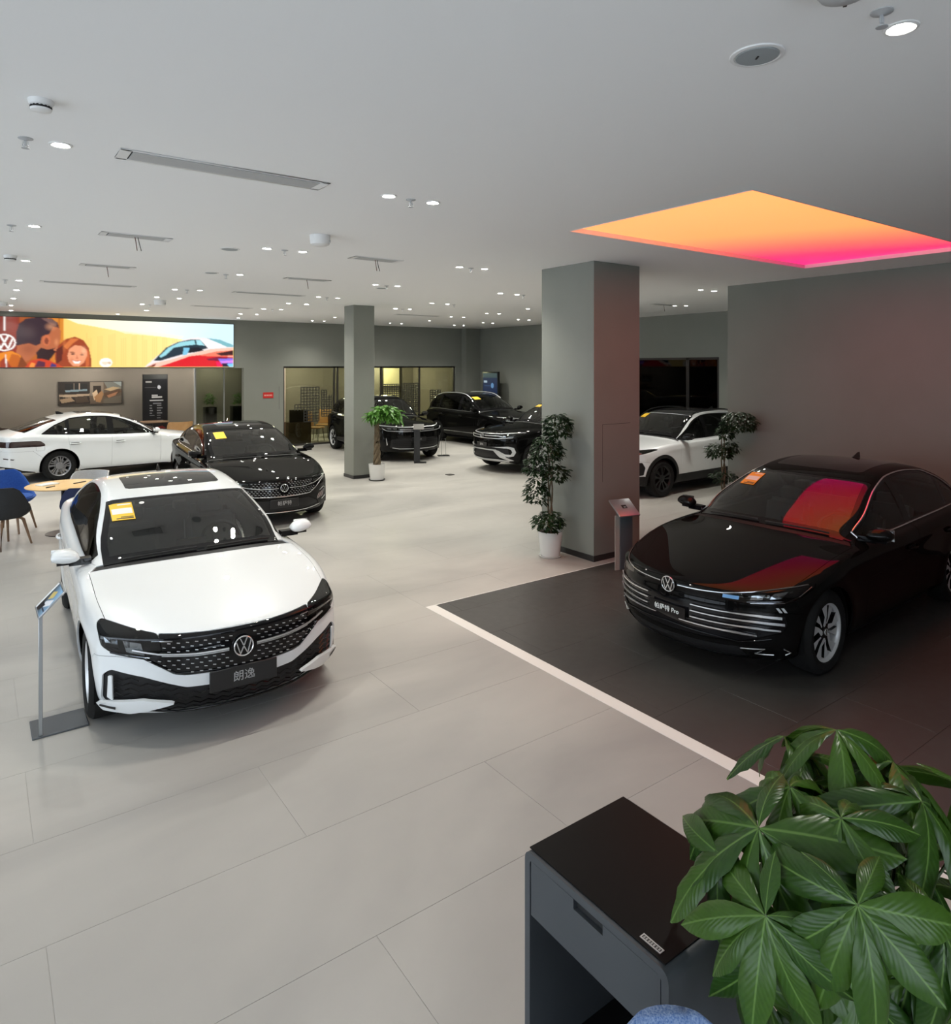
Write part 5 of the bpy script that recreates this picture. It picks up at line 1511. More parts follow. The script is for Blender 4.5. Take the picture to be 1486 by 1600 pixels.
white_fastback = dict(SEDAN, level=2, near=False, L=4.78, top=FB, deck=FB[:7] + [(1.7, .98), (3.0, 1.0), (4.25, 1.05), (4.5, 1.08), (4.66, 1.08), (4.78, 1.05)],
    shoulder=[(0, .69), (.22, .735), (.85, .84), (1.36, .885), (2.3, .91), (3.4, .955), (4.2, 1.0), (4.55, 1.02), (4.78, .99)],
    width=[(0, .835), (.3, .87), (.85, .905), (2.3, .915), (3.5, .915), (4.1, .895), (4.55, .86), (4.78, .81)], stations=[x for x, _ in FB], R=.335, arch=.385, rim=.225,
    glass=(1.42, 2.24, 3.70, 4.42), mirror_dx=.17,
    axles=(.88, 3.61), wheel='pin', boot=(4.48, 4.74), dlo=(1.50, 4.08, [(1.4, 3), (3.15, 3), (3.4, 1.355), (3.75, 1.25), (4.08, 1.06)]),
    sunroof=(2.36, 3.18, .46), front=(5.0, 18.9), heading=math.radians(6), label='white fastback seen from its right side in front of the lounge', mirror_paint='white_paint',
    regions=[('taillight', 'side', [(4.36, .845), (4.42, .875), (4.50, .91), (4.95, .92), (4.95, .80), (4.52, .79), (4.40, .80)], 9), ('taillight', 'rear', [(.35, .80), (.35, .90), (.9, .92), (.9, .79)], 9),
             ('diffuser', 'side', [(4.06, .24), (4.30, .29), (4.46, .36), (4.95, .42), (4.95, .05), (4.0, .05)], 8), ('fuel_flap', 'side', round_poly([(3.90, .82), (4.06, .82), (4.06, .70), (3.90, .70)], .03), 8),
             ('headlight', 'front', [(.52, .72), (.66, .74), (.84, .76), (.84, .68), (.60, .64), (.50, .66)], 9)],
    panels={'taillight': ('taillight', 'red_lens', dict(split=True, gap=.001)), 'diffuser': ('diffuser', 'black_plastic', dict(split=False, gap=0, offset=-.003)),
            'fuel_flap': ('fuel_flap', 'white_paint', dict(split=True, gap=.002)), 'headlight': ('headlight', 'lamp_glass', dict(split=True, gap=.001))}, details=fastback_rear)

STS = [0, .06, .22, .5, .85, 1.15, 1.34, 1.48, 1.66, 1.88, 2.1, 2.3, 2.6, 3.0, 3.4, 3.8, 4.1, 4.3, 4.45, 4.58, 4.68, 4.73]
SUV = dict(L=4.73, level=2, paint='black_paint', R=.36, arch=.40, axles=(.90, 3.69), track=.905, rim=.25, wheel='suv', tyre_w=.235,
    top=list(zip(STS, [.915, .95, .985, 1.02, 1.06, 1.09, 1.11, 1.165, 1.27, 1.40, 1.51, 1.575, 1.625, 1.645, 1.64, 1.61, 1.57, 1.515, 1.39, 1.23, 1.10, 1.02])),
    deck=[(0, .915), (.06, .95), (.22, .985), (.5, 1.02), (.85, 1.06), (1.15, 1.09), (1.34, 1.11), (1.7, 1.115), (3.0, 1.12), (4.3, 1.12), (4.6, 1.10), (4.73, 1.02)],
    shoulder=[(0, .87), (.22, .915), (.85, .98), (1.36, 1.015), (2.5, 1.03), (3.6, 1.06), (4.3, 1.07), (4.73, .99)],
    width=[(0, .85), (.3, .89), (.9, .92), (2.4, .925), (3.7, .925), (4.3, .90), (4.6, .86), (4.73, .82)],
    bottom=[(0, .27), (.5, .24), (2.3, .24), (4.3, .26), (4.73, .32)],
    stations=STS, glass=(1.40, 2.22, 4.24, 4.60), nose=(.02, .006, .0, -.005, -.005, .0, .04, .10), tail=(.0, .0, .0, .0, .0, .01, .04, .09), tumble=.34,
    doors=(1.48, 2.55, 3.55), bumper_top=.72, rbumper_top=.72, dlo=(1.48, 4.30, [(1.4, 3), (3.7, 3), (3.9, 1.55), (4.30, 1.20)]), quarter=3.62, sunroof=(2.35, 3.6, .48),
    rails=(2.15, 4.0), chrome_line='low', handle='black_paint', handle_z=.93, door_bottom=.33, seat_dz=.14, rear_glass='privacy_glass', mirror_dz=.125, sweep=.40, hood_side=.95)
SUVR = [('headlight', 'front', [(.50, .93), (.66, .935), (.84, .955), (.87, .935), (.85, .87), (.72, .83), (.50, .84)], 9),
        ('grille', 'front', [(-.02, .93), (.50, .93), (.50, .80), (-.02, .78)], 8), ('low', 'front', [(-.02, .64), (.50, .64), (.70, .60), (.72, .38), (-.02, .34)], 7)]
SUVP = {'headlight': ('headlight', 'lamp_glass', dict(split=True, gap=.001, depth=.02)), 'grille': ('grille', 'gloss_black', dict(split=False, gap=.001, offset=-.006)),
        'low': ('lower_intake', 'black_plastic', dict(split=False, gap=0, offset=-.012, depth=.02))}

def suv_lamps(c):
    for sg in (1, -1):
        lamp_inside(c, sg, [(.56, .86), (.57, .905), (.65, .91), (.65, .865)], [(.69, .865), (.70, .915), (.79, .93), (.78, .88)], [(.52, .845), (.80, .87)], [(.52, .922), (.82, .94)])

def suv_a_face(c, P):
    g = P['grille'][0]; suv_lamps(c)
    bars(c, [[(.0, .915, .006), (.50, .918, .006), (.86, .945, .004)], [(.10, .868, .005), (.50, .868, .005)], [(.0, .805, .007), (.50, .812, .007), (.78, .832, .005), (.86, .88, .004)], [(.10, .84, .003), (.5, .842, .003)]], 'satin_silver')
    bars(c, [[(.0, .355, .008), (.50, .365, .008), (.66, .39, .005)]], 'satin_silver', name='bumper_strip')
    for k in range(4): bars(c, [[(.0, .44 + .05 * k, .003), (.66, .45 + .048 * k, .003)]], 'gloss_black', 'intake_slat')
    for sg in (1, -1):
        d = c.decal('front', [(.79, .64), (.80, .64), (.775, .44), (.765, .47)], .004, .008, .06, sgn=sg); c.add('intake_trim', d.mesh('intake_trim', M['chrome']))
    add_emblem(c, .865, .065, lift=.014); add_plate(c, '途昂X', .60, .21, .055, size=.06)
    sticker(c, SUV['glass'], 1, .40, .56, .66, .9, 'sticker_yellow', False); mirror_hub(c, SUV['glass'])

def suv_c_face(c, P):
    suv_lamps(c)
    bars(c, [[(.0, .925, .004), (.50, .93, .004), (.85, .955, .003)], [(.09, .885, .009), (.50, .89, .009), (.62, .87, .004)], [(.0, .825, .009), (.50, .83, .009), (.78, .86, .006)]], 'satin_silver')
    add_emblem(c, .878, .062, lift=.014); add_plate(c, '途观L', .67, .19, .05, size=.055)
    for sg in (1, -1):
        for poly in ([(.34, .625), (.70, .655), (.80, .625), (.83, .52), (.79, .43), (.70, .41), (.62, .43), (.44, .56), (.50, .55), (.64, .47), (.74, .46), (.77, .52), (.75, .585), (.68, .61)],
                     [(.0, .575), (.44, .57), (.66, .40), (.78, .33), (.70, .32), (.52, .40), (.38, .545), (.0, .55)], [(.0, .335), (.48, .345), (.70, .325), (.68, .30), (.0, .305)]):
            d = c.decal('front', poly, .004, .016, .05, sgn=sg); c.add('bumper_trim', d.mesh('bumper_trim', M['satin_silver'], 30))
    sticker(c, SUV['glass'], 1, .30, .56, .78, .93, 'sticker_yellow', False); mirror_hub(c, SUV['glass'])

def suv_b_face(c, P):
    suv_lamps(c)
    bars(c, [[(.0, .925, .004), (.50, .93, .004), (.85, .955, .003)], [(.0, .825, .009), (.50, .83, .009), (.78, .86, .006)]], 'satin_silver')
    add_emblem(c, .878, .062, lift=.014)
    for sg in (1, -1):
        mb = MB(); c.strip('side', [(c.sp['axles'][0] + .44, .40), (c.sp['axles'][1] - .44, .40)], .009, .004, 6, mb, False)
        if sg < 0: mb.v = [(x, -y, z) for x, y, z in mb.v]; mb.f = [f[::-1] for f in mb.f]
        c.add('sill_moulding', mb.mesh('sill_moulding', M['chrome'], 60))
    sticker(c, c.sp['glass'], 1, .34, .56, .72, .95, 'sticker_yellow', False); mirror_hub(c, c.sp['glass'])

def suv_d_face(c, P):
    for sg in (1, -1):
        lamp_inside(c, sg, [(.62, .84), (.63, .88), (.70, .885), (.70, .85)], [(.73, .855), (.74, .895), (.79, .905), (.79, .865)], [(.55, .83), (.80, .85)])
    add_emblem(c, .86, .062, lift=.014)
    sticker(c, c.sp['glass'], 1, .40, .56, .72, .95, 'sticker_yellow', False); mirror_hub(c, c.sp['glass'])

suv_coupe = dict(SUV, L=4.90, front=(9.49, 15.62), heading=math.radians(-94), axles=(.95, 3.93), label='black SUV with chrome grille bars standing behind the far pillar',
    stations=STS[:14] + [3.45, 3.85, 4.15, 4.38, 4.56, 4.72, 4.84, 4.90],
    top=list(zip(STS[:14] + [3.45, 3.85, 4.15, 4.38, 4.56, 4.72, 4.84, 4.90], [.915, .95, .985, 1.02, 1.06, 1.09, 1.11, 1.165, 1.28, 1.42, 1.54, 1.61, 1.66, 1.675, 1.65, 1.59, 1.51, 1.42, 1.30, 1.17, 1.08, 1.02])),
    deck=[(0, .915), (.06, .95), (.22, .985), (.5, 1.02), (.85, 1.06), (1.15, 1.09), (1.34, 1.11), (1.7, 1.115), (3.0, 1.13), (4.4, 1.13), (4.7, 1.10), (4.90, 1.02)],
    shoulder=[(0, .87), (.22, .915), (.85, .98), (1.36, 1.02), (2.5, 1.04), (3.6, 1.07), (4.4, 1.08), (4.90, .99)], width=[(0, .87), (.3, .91), (.9, .95), (2.4, .955), (3.9, .955), (4.4, .93), (4.7, .88), (4.90, .83)],
    track=.935, doors=(1.48, 2.62, 3.72), quarter=3.8, dlo=(1.48, 4.42, [(1.4, 3), (3.6, 3), (3.9, 1.50), (4.42, 1.20)]), glass=(1.40, 2.22, 4.2, 4.68), rails=None, regions=SUVR, panels=SUVP, details=suv_a_face)
suv_corner = dict(SUV, wheel='dark', front=(13.80, 16.05), heading=math.radians(-86.5), label='black SUV with silver roof rails parked in the far right corner',
    regions=SUVR, panels=SUVP, details=suv_b_face, sunroof=(2.35, 3.5, .48))
suv_tiguan = dict(SUV, front=(9.83, 13.25), heading=math.radians(-181), label='black SUV with silver bumper trim facing left behind the near pillar', rails=None,
    regions=SUVR, panels=SUVP, details=suv_c_face)
suv_white = dict(SUV, paint='white_paint', L=4.42, axles=(.86, 3.50), front=(9.87, 9.5), heading=math.radians(-178.8), label='white SUV with black roof panel and black wheels right of the near pillar',
    stations=[x * 4.42 / 4.73 for x in STS], top=[(x * 4.42 / 4.73, z - .03 if z > 1.3 else z - .015) for x, z in SUV['top']], deck=[(x * 4.42 / 4.73, z - .015) for x, z in SUV['deck']],
    shoulder=[(x * 4.42 / 4.73, z - .015) for x, z in SUV['shoulder']], width=[(x * 4.42 / 4.73, z - .015) for x, z in SUV['width']], bottom=[(0, .25), (.5, .22), (2.3, .22), (4.1, .24), (4.42, .30)],
    glass=(1.33, 2.10, 3.98, 4.30), doors=(1.40, 2.40, 3.34), quarter=3.40, dlo=(1.40, 4.02, [(1.3, 3), (3.4, 3), (3.6, 1.50), (4.02, 1.18)]), rails=(2.05, 3.75), rail_mat='gloss_black', sunroof=(2.12, 3.85, .58),
    wheel='dark', cladding=.40, mirror_paint='gloss_black', handle='white_paint', chrome_line=None, handle_z=.88,
    regions=[('headlight', 'front', [(.46, .915), (.62, .92), (.84, .945), (.885, .93), (.83, .87), (.72, .83), (.50, .83)], 9), ('grille', 'front', [(-.02, .915), (.46, .915), (.50, .83), (.42, .79), (-.02, .78)], 8),
             ('low', 'front', [(-.02, .60), (.42, .60), (.60, .66), (.80, .70), (.84, .60), (.82, .46), (.66, .42), (-.02, .36)], 7), ('chin', 'front', [(-.02, .36), (.66, .42), (.82, .44), (.95, .40), (.95, .1), (-.02, .1)], 6)],
    panels={'headlight': ('headlight', 'lamp_glass', dict(split=True, gap=.001, depth=.02)), 'grille': ('grille', 'gloss_black', dict(split=False, gap=.001, offset=-.006)),
            'low': ('lower_intake', 'black_plastic', dict(split=False, gap=0, offset=-.012, depth=.02)), 'chin': ('bumper_trim', 'black_plastic', dict(split=False, gap=0, offset=.004))}, details=suv_d_face)
CARS = [lavida, passat_pro, black_sedan, white_fastback, suv_coupe, suv_corner, suv_tiguan, suv_white]
for sp in CARS: build_car(sp)
# ------------------------------------------------------------------ printed pictures
class Pic:
    """colour raster painted from polygons, stored as a mesh colour attribute"""
    def __init__(s, w, h, u0, v0, u1, v1, bg):
        s.w, s.h = w, h; s.U, s.V = np.meshgrid(np.linspace(u0, u1, w), np.linspace(v0, v1, h)); s.a = np.zeros((h, w, 3)); s.a[:] = s.c(bg)
    def c(s, col): return (np.array(col) / 255.0) ** 2.2
    def poly(s, pts, col, al=1.0):
        k = inside(np.stack([s.U.ravel(), s.V.ravel()], 1), pts).reshape(s.h, s.w); s.a[k] = s.a[k] * (1 - al) + s.c(col) * al
    def rect(s, a, b, c, d, col, al=1.0): s.poly([(a, b), (c, b), (c, d), (a, d)], col, al)
    def ell(s, cx, cy, rx, ry, col, al=1.0, soft=0.0):
        d = np.hypot((s.U - cx) / rx, (s.V - cy) / ry); k = np.clip((1 - d) / soft, 0, 1) if soft else (d < 1) * 1.0
        k = (k * al)[..., None]; s.a = s.a * (1 - k) + s.c(col) * k
    def grad(s, pts, c1, c2, p1, p2):
        k = inside(np.stack([s.U.ravel(), s.V.ravel()], 1), pts).reshape(s.h, s.w); dx, dy = p2[0] - p1[0], p2[1] - p1[1]
        t = np.clip(((s.U - p1[0]) * dx + (s.V - p1[1]) * dy) / (dx * dx + dy * dy), 0, 1)[..., None]
        g = s.c(c1) * (1 - t) + s.c(c2) * t; s.a[k] = g[k]
    def line(s, pts, w, col):
        for a, b in zip(pts, pts[1:]):
            dx, dy = b[0] - a[0], b[1] - a[1]; l = max(1e-6, math.hypot(dx, dy)); nx, ny = -dy / l * w / 2, dx / l * w / 2
            s.poly([(a[0] + nx, a[1] + ny), (b[0] + nx, b[1] + ny), (b[0] - nx, b[1] - ny), (a[0] - nx, a[1] - ny)], col)
    def soften(s, n=1):
        for _ in range(n):
            p = np.pad(s.a, ((1, 1), (1, 1), (0, 0)), 'edge'); s.a = (p[1:-1, 1:-1] * 4 + p[:-2, 1:-1] + p[2:, 1:-1] + p[1:-1, :-2] + p[1:-1, 2:]) / 8
    def mesh(s, name, p00, p10, p01, m):
        """corners: top left, top right, bottom left"""
        a, b, c = Vector(p00), Vector(p10), Vector(p01); W, Hh = s.w, s.h
        V = [tuple(a + (b - a) * (i / (W - 1)) + (c - a) * (j / (Hh - 1))) for j in range(Hh) for i in range(W)]
        F = [(j * W + i, (j + 1) * W + i, (j + 1) * W + i + 1, j * W + i + 1) for j in range(Hh - 1) for i in range(W - 1)]
        me = bpy.data.meshes.new(name); me.from_pydata(V, [], F); at_ = me.color_attributes.new('print', 'FLOAT_COLOR', 'POINT')
        col = np.ones((Hh * W, 4)); col[:, :3] = s.a.reshape(-1, 3); at_.data.foreach_set('color', col.ravel()); me.materials.append(m); me.update()
        return me

def screen_picture():
    p = Pic(480, 96, -520, 66, 1428, 372, (238, 190, 95))
    p.grad([(300, 0), (1500, 0), (1500, 400), (300, 400)], (246, 196, 100), (255, 232, 150), (360, 370), (1000, 70))
    for k in range(46):
        u = 470 + k * 13; p.rect(u, 150 + (k * 37 % 40), u + 2.5, 360, (214, 160, 80), .35)
    p.grad([(340, 60), (1500, 60), (1500, 240), (1050, 180), (640, 130), (420, 95)], (255, 247, 205), (206, 236, 246), (500, 70), (1300, 150))
    p.poly([(640, 130), (900, 140), (1080, 160), (1060, 175), (700, 150)], (252, 244, 214), .6)
    # left: warm wood and shadow
    p.grad([(-600, 0), (340, 0), (340, 400), (-600, 400)], (110, 30, 18), (214, 122, 40), (0, 200), (330, 200))
    p.rect(285, 60, 342, 372, (206, 128, 44)); p.rect(312, 60, 318, 372, (170, 96, 30))
    p.grad([(-600, 0), (100, 0), (100, 400), (-600, 400)], (70, 18, 12), (140, 44, 26), (-300, 100), (100, 300))
    # man
    p.poly([(90, 240), (88, 170), (100, 115), (135, 78), (200, 64), (270, 70), (310, 100), (326, 150), (322, 200), (312, 240), (306, 275), (280, 300), (250, 330), (215, 325), (190, 290), (150, 330), (110, 345), (80, 300)], (176, 98, 62))
    p.poly([(86, 240), (84, 160), (98, 108), (135, 74), (205, 62), (272, 68), (306, 92), (314, 125), (282, 120), (262, 165), (222, 180), (212, 225), (190, 240), (150, 225)], (52, 34, 44))
    p.poly([(215, 66), (272, 70), (304, 92), (300, 115), (260, 100)], (120, 90, 84), .8)
    p.ell(246, 205, 22, 34, (196, 104, 66)); p.ell(246, 208, 11, 20, (130, 60, 40))
    p.poly([(190, 280), (215, 250), (250, 262), (300, 250), (300, 272), (280, 300), (262, 328), (225, 332), (195, 318)], (46, 22, 26))
    p.poly([(282, 262), (318, 240), (322, 262), (296, 272)], (196, 110, 70))
    p.poly([(-60, 372), (-20, 290), (60, 272), (110, 300), (150, 372)], (222, 128, 24)); p.poly([(30, 372), (60, 290), (100, 300), (120, 372)], (186, 92, 14)); p.poly([(110, 300), (150, 372), (90, 372)], (120, 56, 12))
    p.poly([(0, 335), (24, 310), (60, 372), (0, 372)], (150, 50, 20))
    # woman
    p.poly([(300, 372), (290, 300), (312, 235), (350, 195), (405, 178), (455, 200), (485, 250), (500, 330), (500, 372)], (150, 62, 30))
    p.poly([(340, 240), (380, 190), (430, 192), (398, 215), (360, 260)], (206, 112, 58)); p.poly([(300, 260), (340, 230), (330, 330), (300, 350)], (92, 30, 16)); p.poly([(470, 250), (488, 280), (488, 360), (468, 372), (462, 300)], (196, 96, 50))
    p.poly([(362, 300), (372, 255), (402, 232), (442, 236), (472, 262), (474, 300), (456, 340), (424, 366), (392, 362), (370, 336)], (232, 152, 112))
    p.ell(392, 288, 13, 4, (70, 30, 26)); p.ell(446, 292, 12, 4, (70, 30, 26)); p.poly([(378, 274), (406, 276), (406, 281), (378, 279)], (110, 54, 36)); p.poly([(436, 280), (462, 280), (462, 285), (436, 285)], (110, 54, 36))
    p.poly([(414, 290), (424, 318), (410, 320)], (206, 116, 82)); p.poly([(388, 326), (412, 334), (440, 330), (428, 348), (402, 348)], (255, 244, 236)); p.poly([(386, 324), (412, 331), (442, 327), (440, 331), (412, 335), (388, 328)], (176, 62, 52))
    p.poly([(130, 372), (160, 330), (215, 318), (262, 330), (310, 352), (340, 372)], (196, 60, 30)); p.poly([(180, 372), (200, 330), (240, 340), (236, 372)], (84, 36, 60)); p.poly([(262, 372), (275, 345), (300, 356), (300, 372)], (60, 50, 110)); p.poly([(150, 372), (165, 340), (185, 350), (178, 372)], (240, 140, 60))
    # white object
    p.ell(585, 342, 38, 30, (255, 250, 240)); p.ell(580, 342, 20, 15, (230, 214, 190)); p.rect(556, 318, 600, 336, (255, 252, 244)); p.ell(606, 344, 9, 9, (210, 180, 150))
    # car
    p.poly([(820, 372), (900, 300), (1000, 215), (1090, 180), (1170, 165), (1300, 175), (1428, 215), (1428, 372)], (236, 226, 226))
    p.poly([(880, 328), (960, 240), (1040, 200), (1120, 182), (1190, 180), (1245, 240), (1120, 270), (1000, 305), (920, 330)], (34, 52, 64))
    p.poly([(915, 300), (975, 240), (1050, 202), (1150, 184), (1158, 215), (1080, 225), (1010, 240), (960, 290), (925, 308)], (150, 210, 220)); p.poly([(1163, 184), (1192, 184), (1222, 222), (1165, 216)], (160, 216, 226))
    p.poly([(1070, 292), (1078, 238), (1120, 240), (1100, 286)], (120, 190, 220)); p.poly([(1105, 275), (1120, 240), (1180, 232), (1215, 256), (1150, 270)], (18, 22, 36))
    p.poly([(1190, 178), (1290, 185), (1400, 225), (1250, 240)], (248, 248, 250)); p.poly([(1235, 168), (1330, 178), (1428, 215), (1428, 228), (1380, 228)], (120, 178, 188))
    p.poly([(830, 372), (880, 345), (1000, 318), (1120, 282), (1260, 246), (1428, 232), (1428, 262), (1300, 270), (1180, 300), (1000, 340), (960, 372)], (246, 190, 170))
    p.poly([(905, 372), (985, 345), (1120, 296), (1200, 286), (1300, 294), (1428, 300), (1428, 372)], (214, 26, 40)); p.poly([(1180, 290), (1300, 262), (1428, 250), (1428, 298), (1250, 296)], (232, 120, 96)); p.poly([(1300, 276), (1428, 252), (1428, 285), (1340, 292)], (60, 20, 28))
    p.poly([(1236, 314), (1320, 300), (1428, 306), (1428, 330), (1250, 326)], (120, 20, 60)); p.poly([(1315, 312), (1428, 310), (1428, 372), (1380, 372), (1340, 350)], (130, 110, 226)); p.poly([(1330, 330), (1428, 322), (1428, 340), (1345, 345)], (210, 130, 230)); p.poly([(1345, 345), (1385, 345), (1400, 372), (1350, 372)], (40, 20, 60)); p.poly([(1380, 350), (1428, 345), (1428, 372), (1400, 372)], (120, 200, 250)); p.poly([(860, 362), (900, 345), (880, 372), (830, 372)], (120, 40, 30))
    p.poly([(1300, 330), (1332, 338), (1345, 372), (1310, 372)], (240, 20, 90))
    # emblem and divider bars
    p.line([(22, 66), (22, 152)], 6, (240, 236, 232)); p.line([(28, 294), (34, 372)], 6, (240, 236, 232))
    d = np.hypot(p.U - 22, (p.V - 222) * 1.18); k = (d < 60) & (d > 52); p.a[k] = p.c((250, 246, 242))
    f = lambda x, y: (22 + x * 54, 222 - y * 46)
    for L_ in ([(-.36, .85), (-.03, .08), (.03, .08), (.36, .85)], [(-.80, .50), (-.36, -.80), (-.02, -.05), (.02, -.05), (.36, -.80), (.80, .50)]): p.line([f(*q) for q in L_], 9, (250, 246, 242))
    p.ell(150, 150, 60, 60, (90, 70, 70), .35, .8); p.ell(270, 120, 40, 30, (230, 160, 120), .5, .9); p.ell(150, 260, 60, 50, (120, 56, 34), .45, .8); p.ell(300, 215, 16, 30, (236, 160, 110), .5, .9)
    p.ell(455, 270, 20, 40, (255, 190, 150), .55, .9); p.ell(385, 330, 18, 26, (196, 100, 66), .5, .9); p.ell(345, 230, 14, 60, (224, 130, 70), .4, .9); p.soften(2)
    return p
M['led'] = picture_mat('led', .92); M['led_dim'] = picture_mat('led_dim', .50); M['print'] = picture_mat('print', 0, .5); M['print_gloss'] = picture_mat('print_gloss', 0, .25)
XS1 = on_y(365, YB - .05); XS0 = XS1 - (XS1 - on_y(0, YB - .05)) * (1948 / 1428)
mb = MB(); mb.b2((XS0 - .02, YB - .045, 2.49), (XS1 + .02, YB - .001, 3.79)); led = mb.build('video_wall', M['lamp_black']); tag(led, 'wide glowing video wall with a man, a woman and a red car', 'screen')
mesh_obj('display', screen_picture().mesh('display', (XS0, YB - .047, 3.775), (XS1, YB - .047, 3.775), (XS0, YB - .047, 2.5), M['led']), led)

# framed picture and poster in the lounge
yw = YL - .04; x0, x1 = on_y(92, yw), on_y(190, yw); z1, z0 = zof(597, lerp(x0, x1, .5), yw), zof(631, lerp(x0, x1, .5), yw)
p = Pic(150, 56, 0, 0, 490, 175, (96, 84, 72)); R_ = random.Random(5)
for a in ([(0, 0), (235, 0), (235, 110), (0, 90)], [(10, 110), (230, 100), (240, 175), (0, 175)]): p.poly(a, (44, 38, 34))
p.rect(45, 10, 215, 58, (28, 28, 28)); p.poly([(45, 62), (215, 56), (215, 70), (50, 78)], (120, 140, 150)); p.poly([(0, 100), (235, 92), (235, 108), (60, 120), (0, 110)], (170, 150, 128)); p.poly([(5, 135), (90, 120), (120, 150), (20, 165)], (150, 128, 104)); p.poly([(120, 120), (210, 110), (230, 160), (130, 165)], (70, 58, 48)); p.rect(150, 8, 160, 60, (150, 135, 120)); p.rect(110, 8, 116, 60, (120, 108, 96))
p.rect(240, 0, 345, 110, (130, 120, 108)); p.rect(262, 30, 325, 100, (48, 40, 34)); p.poly([(255, 90), (290, 60), (300, 100), (270, 150)], (205, 180, 150)); p.poly([(270, 120), (330, 70), (345, 95), (320, 165), (285, 160)], (160, 120, 84)); p.poly([(345, 0), (490, 0), (490, 60), (380, 60)], (120, 122, 116)); p.poly([(420, 0), (490, 0), (490, 40)], (150, 160, 160)); p.poly([(350, 60), (420, 40), (480, 50), (400, 75)], (190, 165, 130)); p.poly([(345, 90), (470, 60), (490, 80), (400, 130), (350, 120)], (92, 70, 54)); p.poly([(370, 110), (460, 80), (440, 110), (385, 130)], (170, 120, 90)); p.poly([(345, 140), (490, 110), (490, 175), (345, 175)], (104, 98, 88))
mb = MB(); mb.b2((x0 - .02, yw - .01, z0 - .02), (x1 + .02, YL, z1 + .02)); o = mb.build('wall_picture', M['bronze']); tag(o, 'wide brown framed car picture on the lounge wall under the screen', 'picture')
mesh_obj('print', p.mesh('print', (x0, yw - .012, z1), (x1, yw - .012, z1), (x0, yw - .012, z0), M['print']), o)
yw = 22.9; x0, x1 = on_y(224, yw), on_y(261, yw); xc = (x0 + x1) / 2; z1 = zof(585, xc, yw)
p = Pic(60, 130, 0, 0, 100, 210, (18, 20, 26)); p.rect(0, 0, 100, 14, (52, 54, 54)); p.rect(10, 20, 34, 26, (170, 170, 170)); p.ell(66, 40, 7, 6, (200, 205, 215)); p.rect(6, 40, 54, 41.5, (90, 90, 95))
for k, (a, b, c) in enumerate([(34, 60, 64), (34, 78, 70), (26, 84, 80), (40, 76, 90), (26, 36, 97), (56, 76, 97), (26, 36, 105), (56, 80, 105), (26, 40, 113), (56, 74, 113), (26, 36, 121), (56, 78, 121), (26, 46, 129), (56, 72, 129), (56, 72, 137), (60, 84, 146)]): p.rect(a, c, b, c + 4 - (k > 2) * 1.2, (225, 225, 228) if k < 3 else (150, 152, 158))
p.poly([(30, 172), (80, 164), (96, 172), (70, 180)], (130, 30, 34)); p.poly([(20, 186), (98, 178), (98, 184), (30, 196)], (150, 150, 170)); p.poly([(0, 195), (100, 190), (100, 210), (0, 210)], (30, 40, 70))
mb = MB(); mb.b2((x0 - .02, yw, .0), (x1 + .02, yw + .06, z1)); o = mb.build('poster_stand', M['lamp_black']); tag(o, 'tall black poster stand with white text in the lounge', 'poster stand')
mesh_obj('print', p.mesh('print', (x0, yw - .003, z1 - .01), (x1, yw - .003, z1 - .01), (x0, yw - .003, .25), M['print']), o)
# standing display in the far right corner
xw = 14.75; ya, yb = on_x(755, xw), on_x(777, xw); yc = (ya + yb) / 2; z1 = zof(582, xw, yc)
p = Pic(44, 120, 0, 0, 100, 260, (20, 44, 84)); p.rect(0, 0, 100, 26, (60, 84, 92)); p.rect(6, 40, 28, 52, (190, 214, 230)); p.ell(66, 66, 10, 14, (110, 160, 210)); p.rect(10, 66, 56, 68, (60, 100, 150)); p.rect(8, 100, 30, 104, (200, 215, 230)); p.rect(8, 112, 56, 116, (160, 190, 220)); p.rect(4, 126, 90, 134, (220, 230, 240)); p.rect(10, 160, 80, 163, (120, 150, 190)); p.rect(10, 180, 70, 183, (120, 150, 190))
mb = MB(); mb.b2((xw, yb - .04, 0), (xw + .08, ya + .04, z1 + .03)); o = mb.build('floor_display', M['lamp_black'], None, bevel=.008); tag(o, 'upright black display with a blue screen in the far corner', 'display')
mesh_obj('screen', p.mesh('screen', (xw - .003, ya, z1 - .02), (xw - .003, yb, z1 - .02), (xw - .003, ya, .55), M['led_dim']), o)
# red wall sign
x0, x1 = on_y(411, YB), on_y(427, YB); xc = (x0 + x1) / 2; z1, z0 = zof(613, xc, YB), zof(622, xc, YB)
p = Pic(64, 30, 0, 0, 100, 46, (196, 46, 42))
for k in range(9): p.rect(10 + k * 9, 18, 16 + k * 9, 30, (240, 190, 180))
for k in range(9): p.rect(12 + k * 9, 21, 14 + k * 9, 26, (196, 46, 42))
mb = MB(); mb.b2((x0, YB - .012, z0), (x1, YB - .0005, z1)); o = mb.build('wall_sign', mat('sign_red', (.5, .03, .025), .5)); tag(o, 'small red sign with pale lettering on the back wall', 'sign')
mesh_obj('print', p.mesh('print', (x0 + .004, YB - .0135, z1 - .004), (x1 - .004, YB - .0135, z1 - .004), (x0 + .004, YB - .0135, z0 + .004), M['print']), o)
# hatch seams near the sign
mb = MB(); xh = on_y(436, YB)
mb.b2((xh, YB - .002, 1.2), (xh + .006, YB, 1.9)); o = mb.build('wall_hatch_seam', M['skirting']); o['kind'] = 'structure'

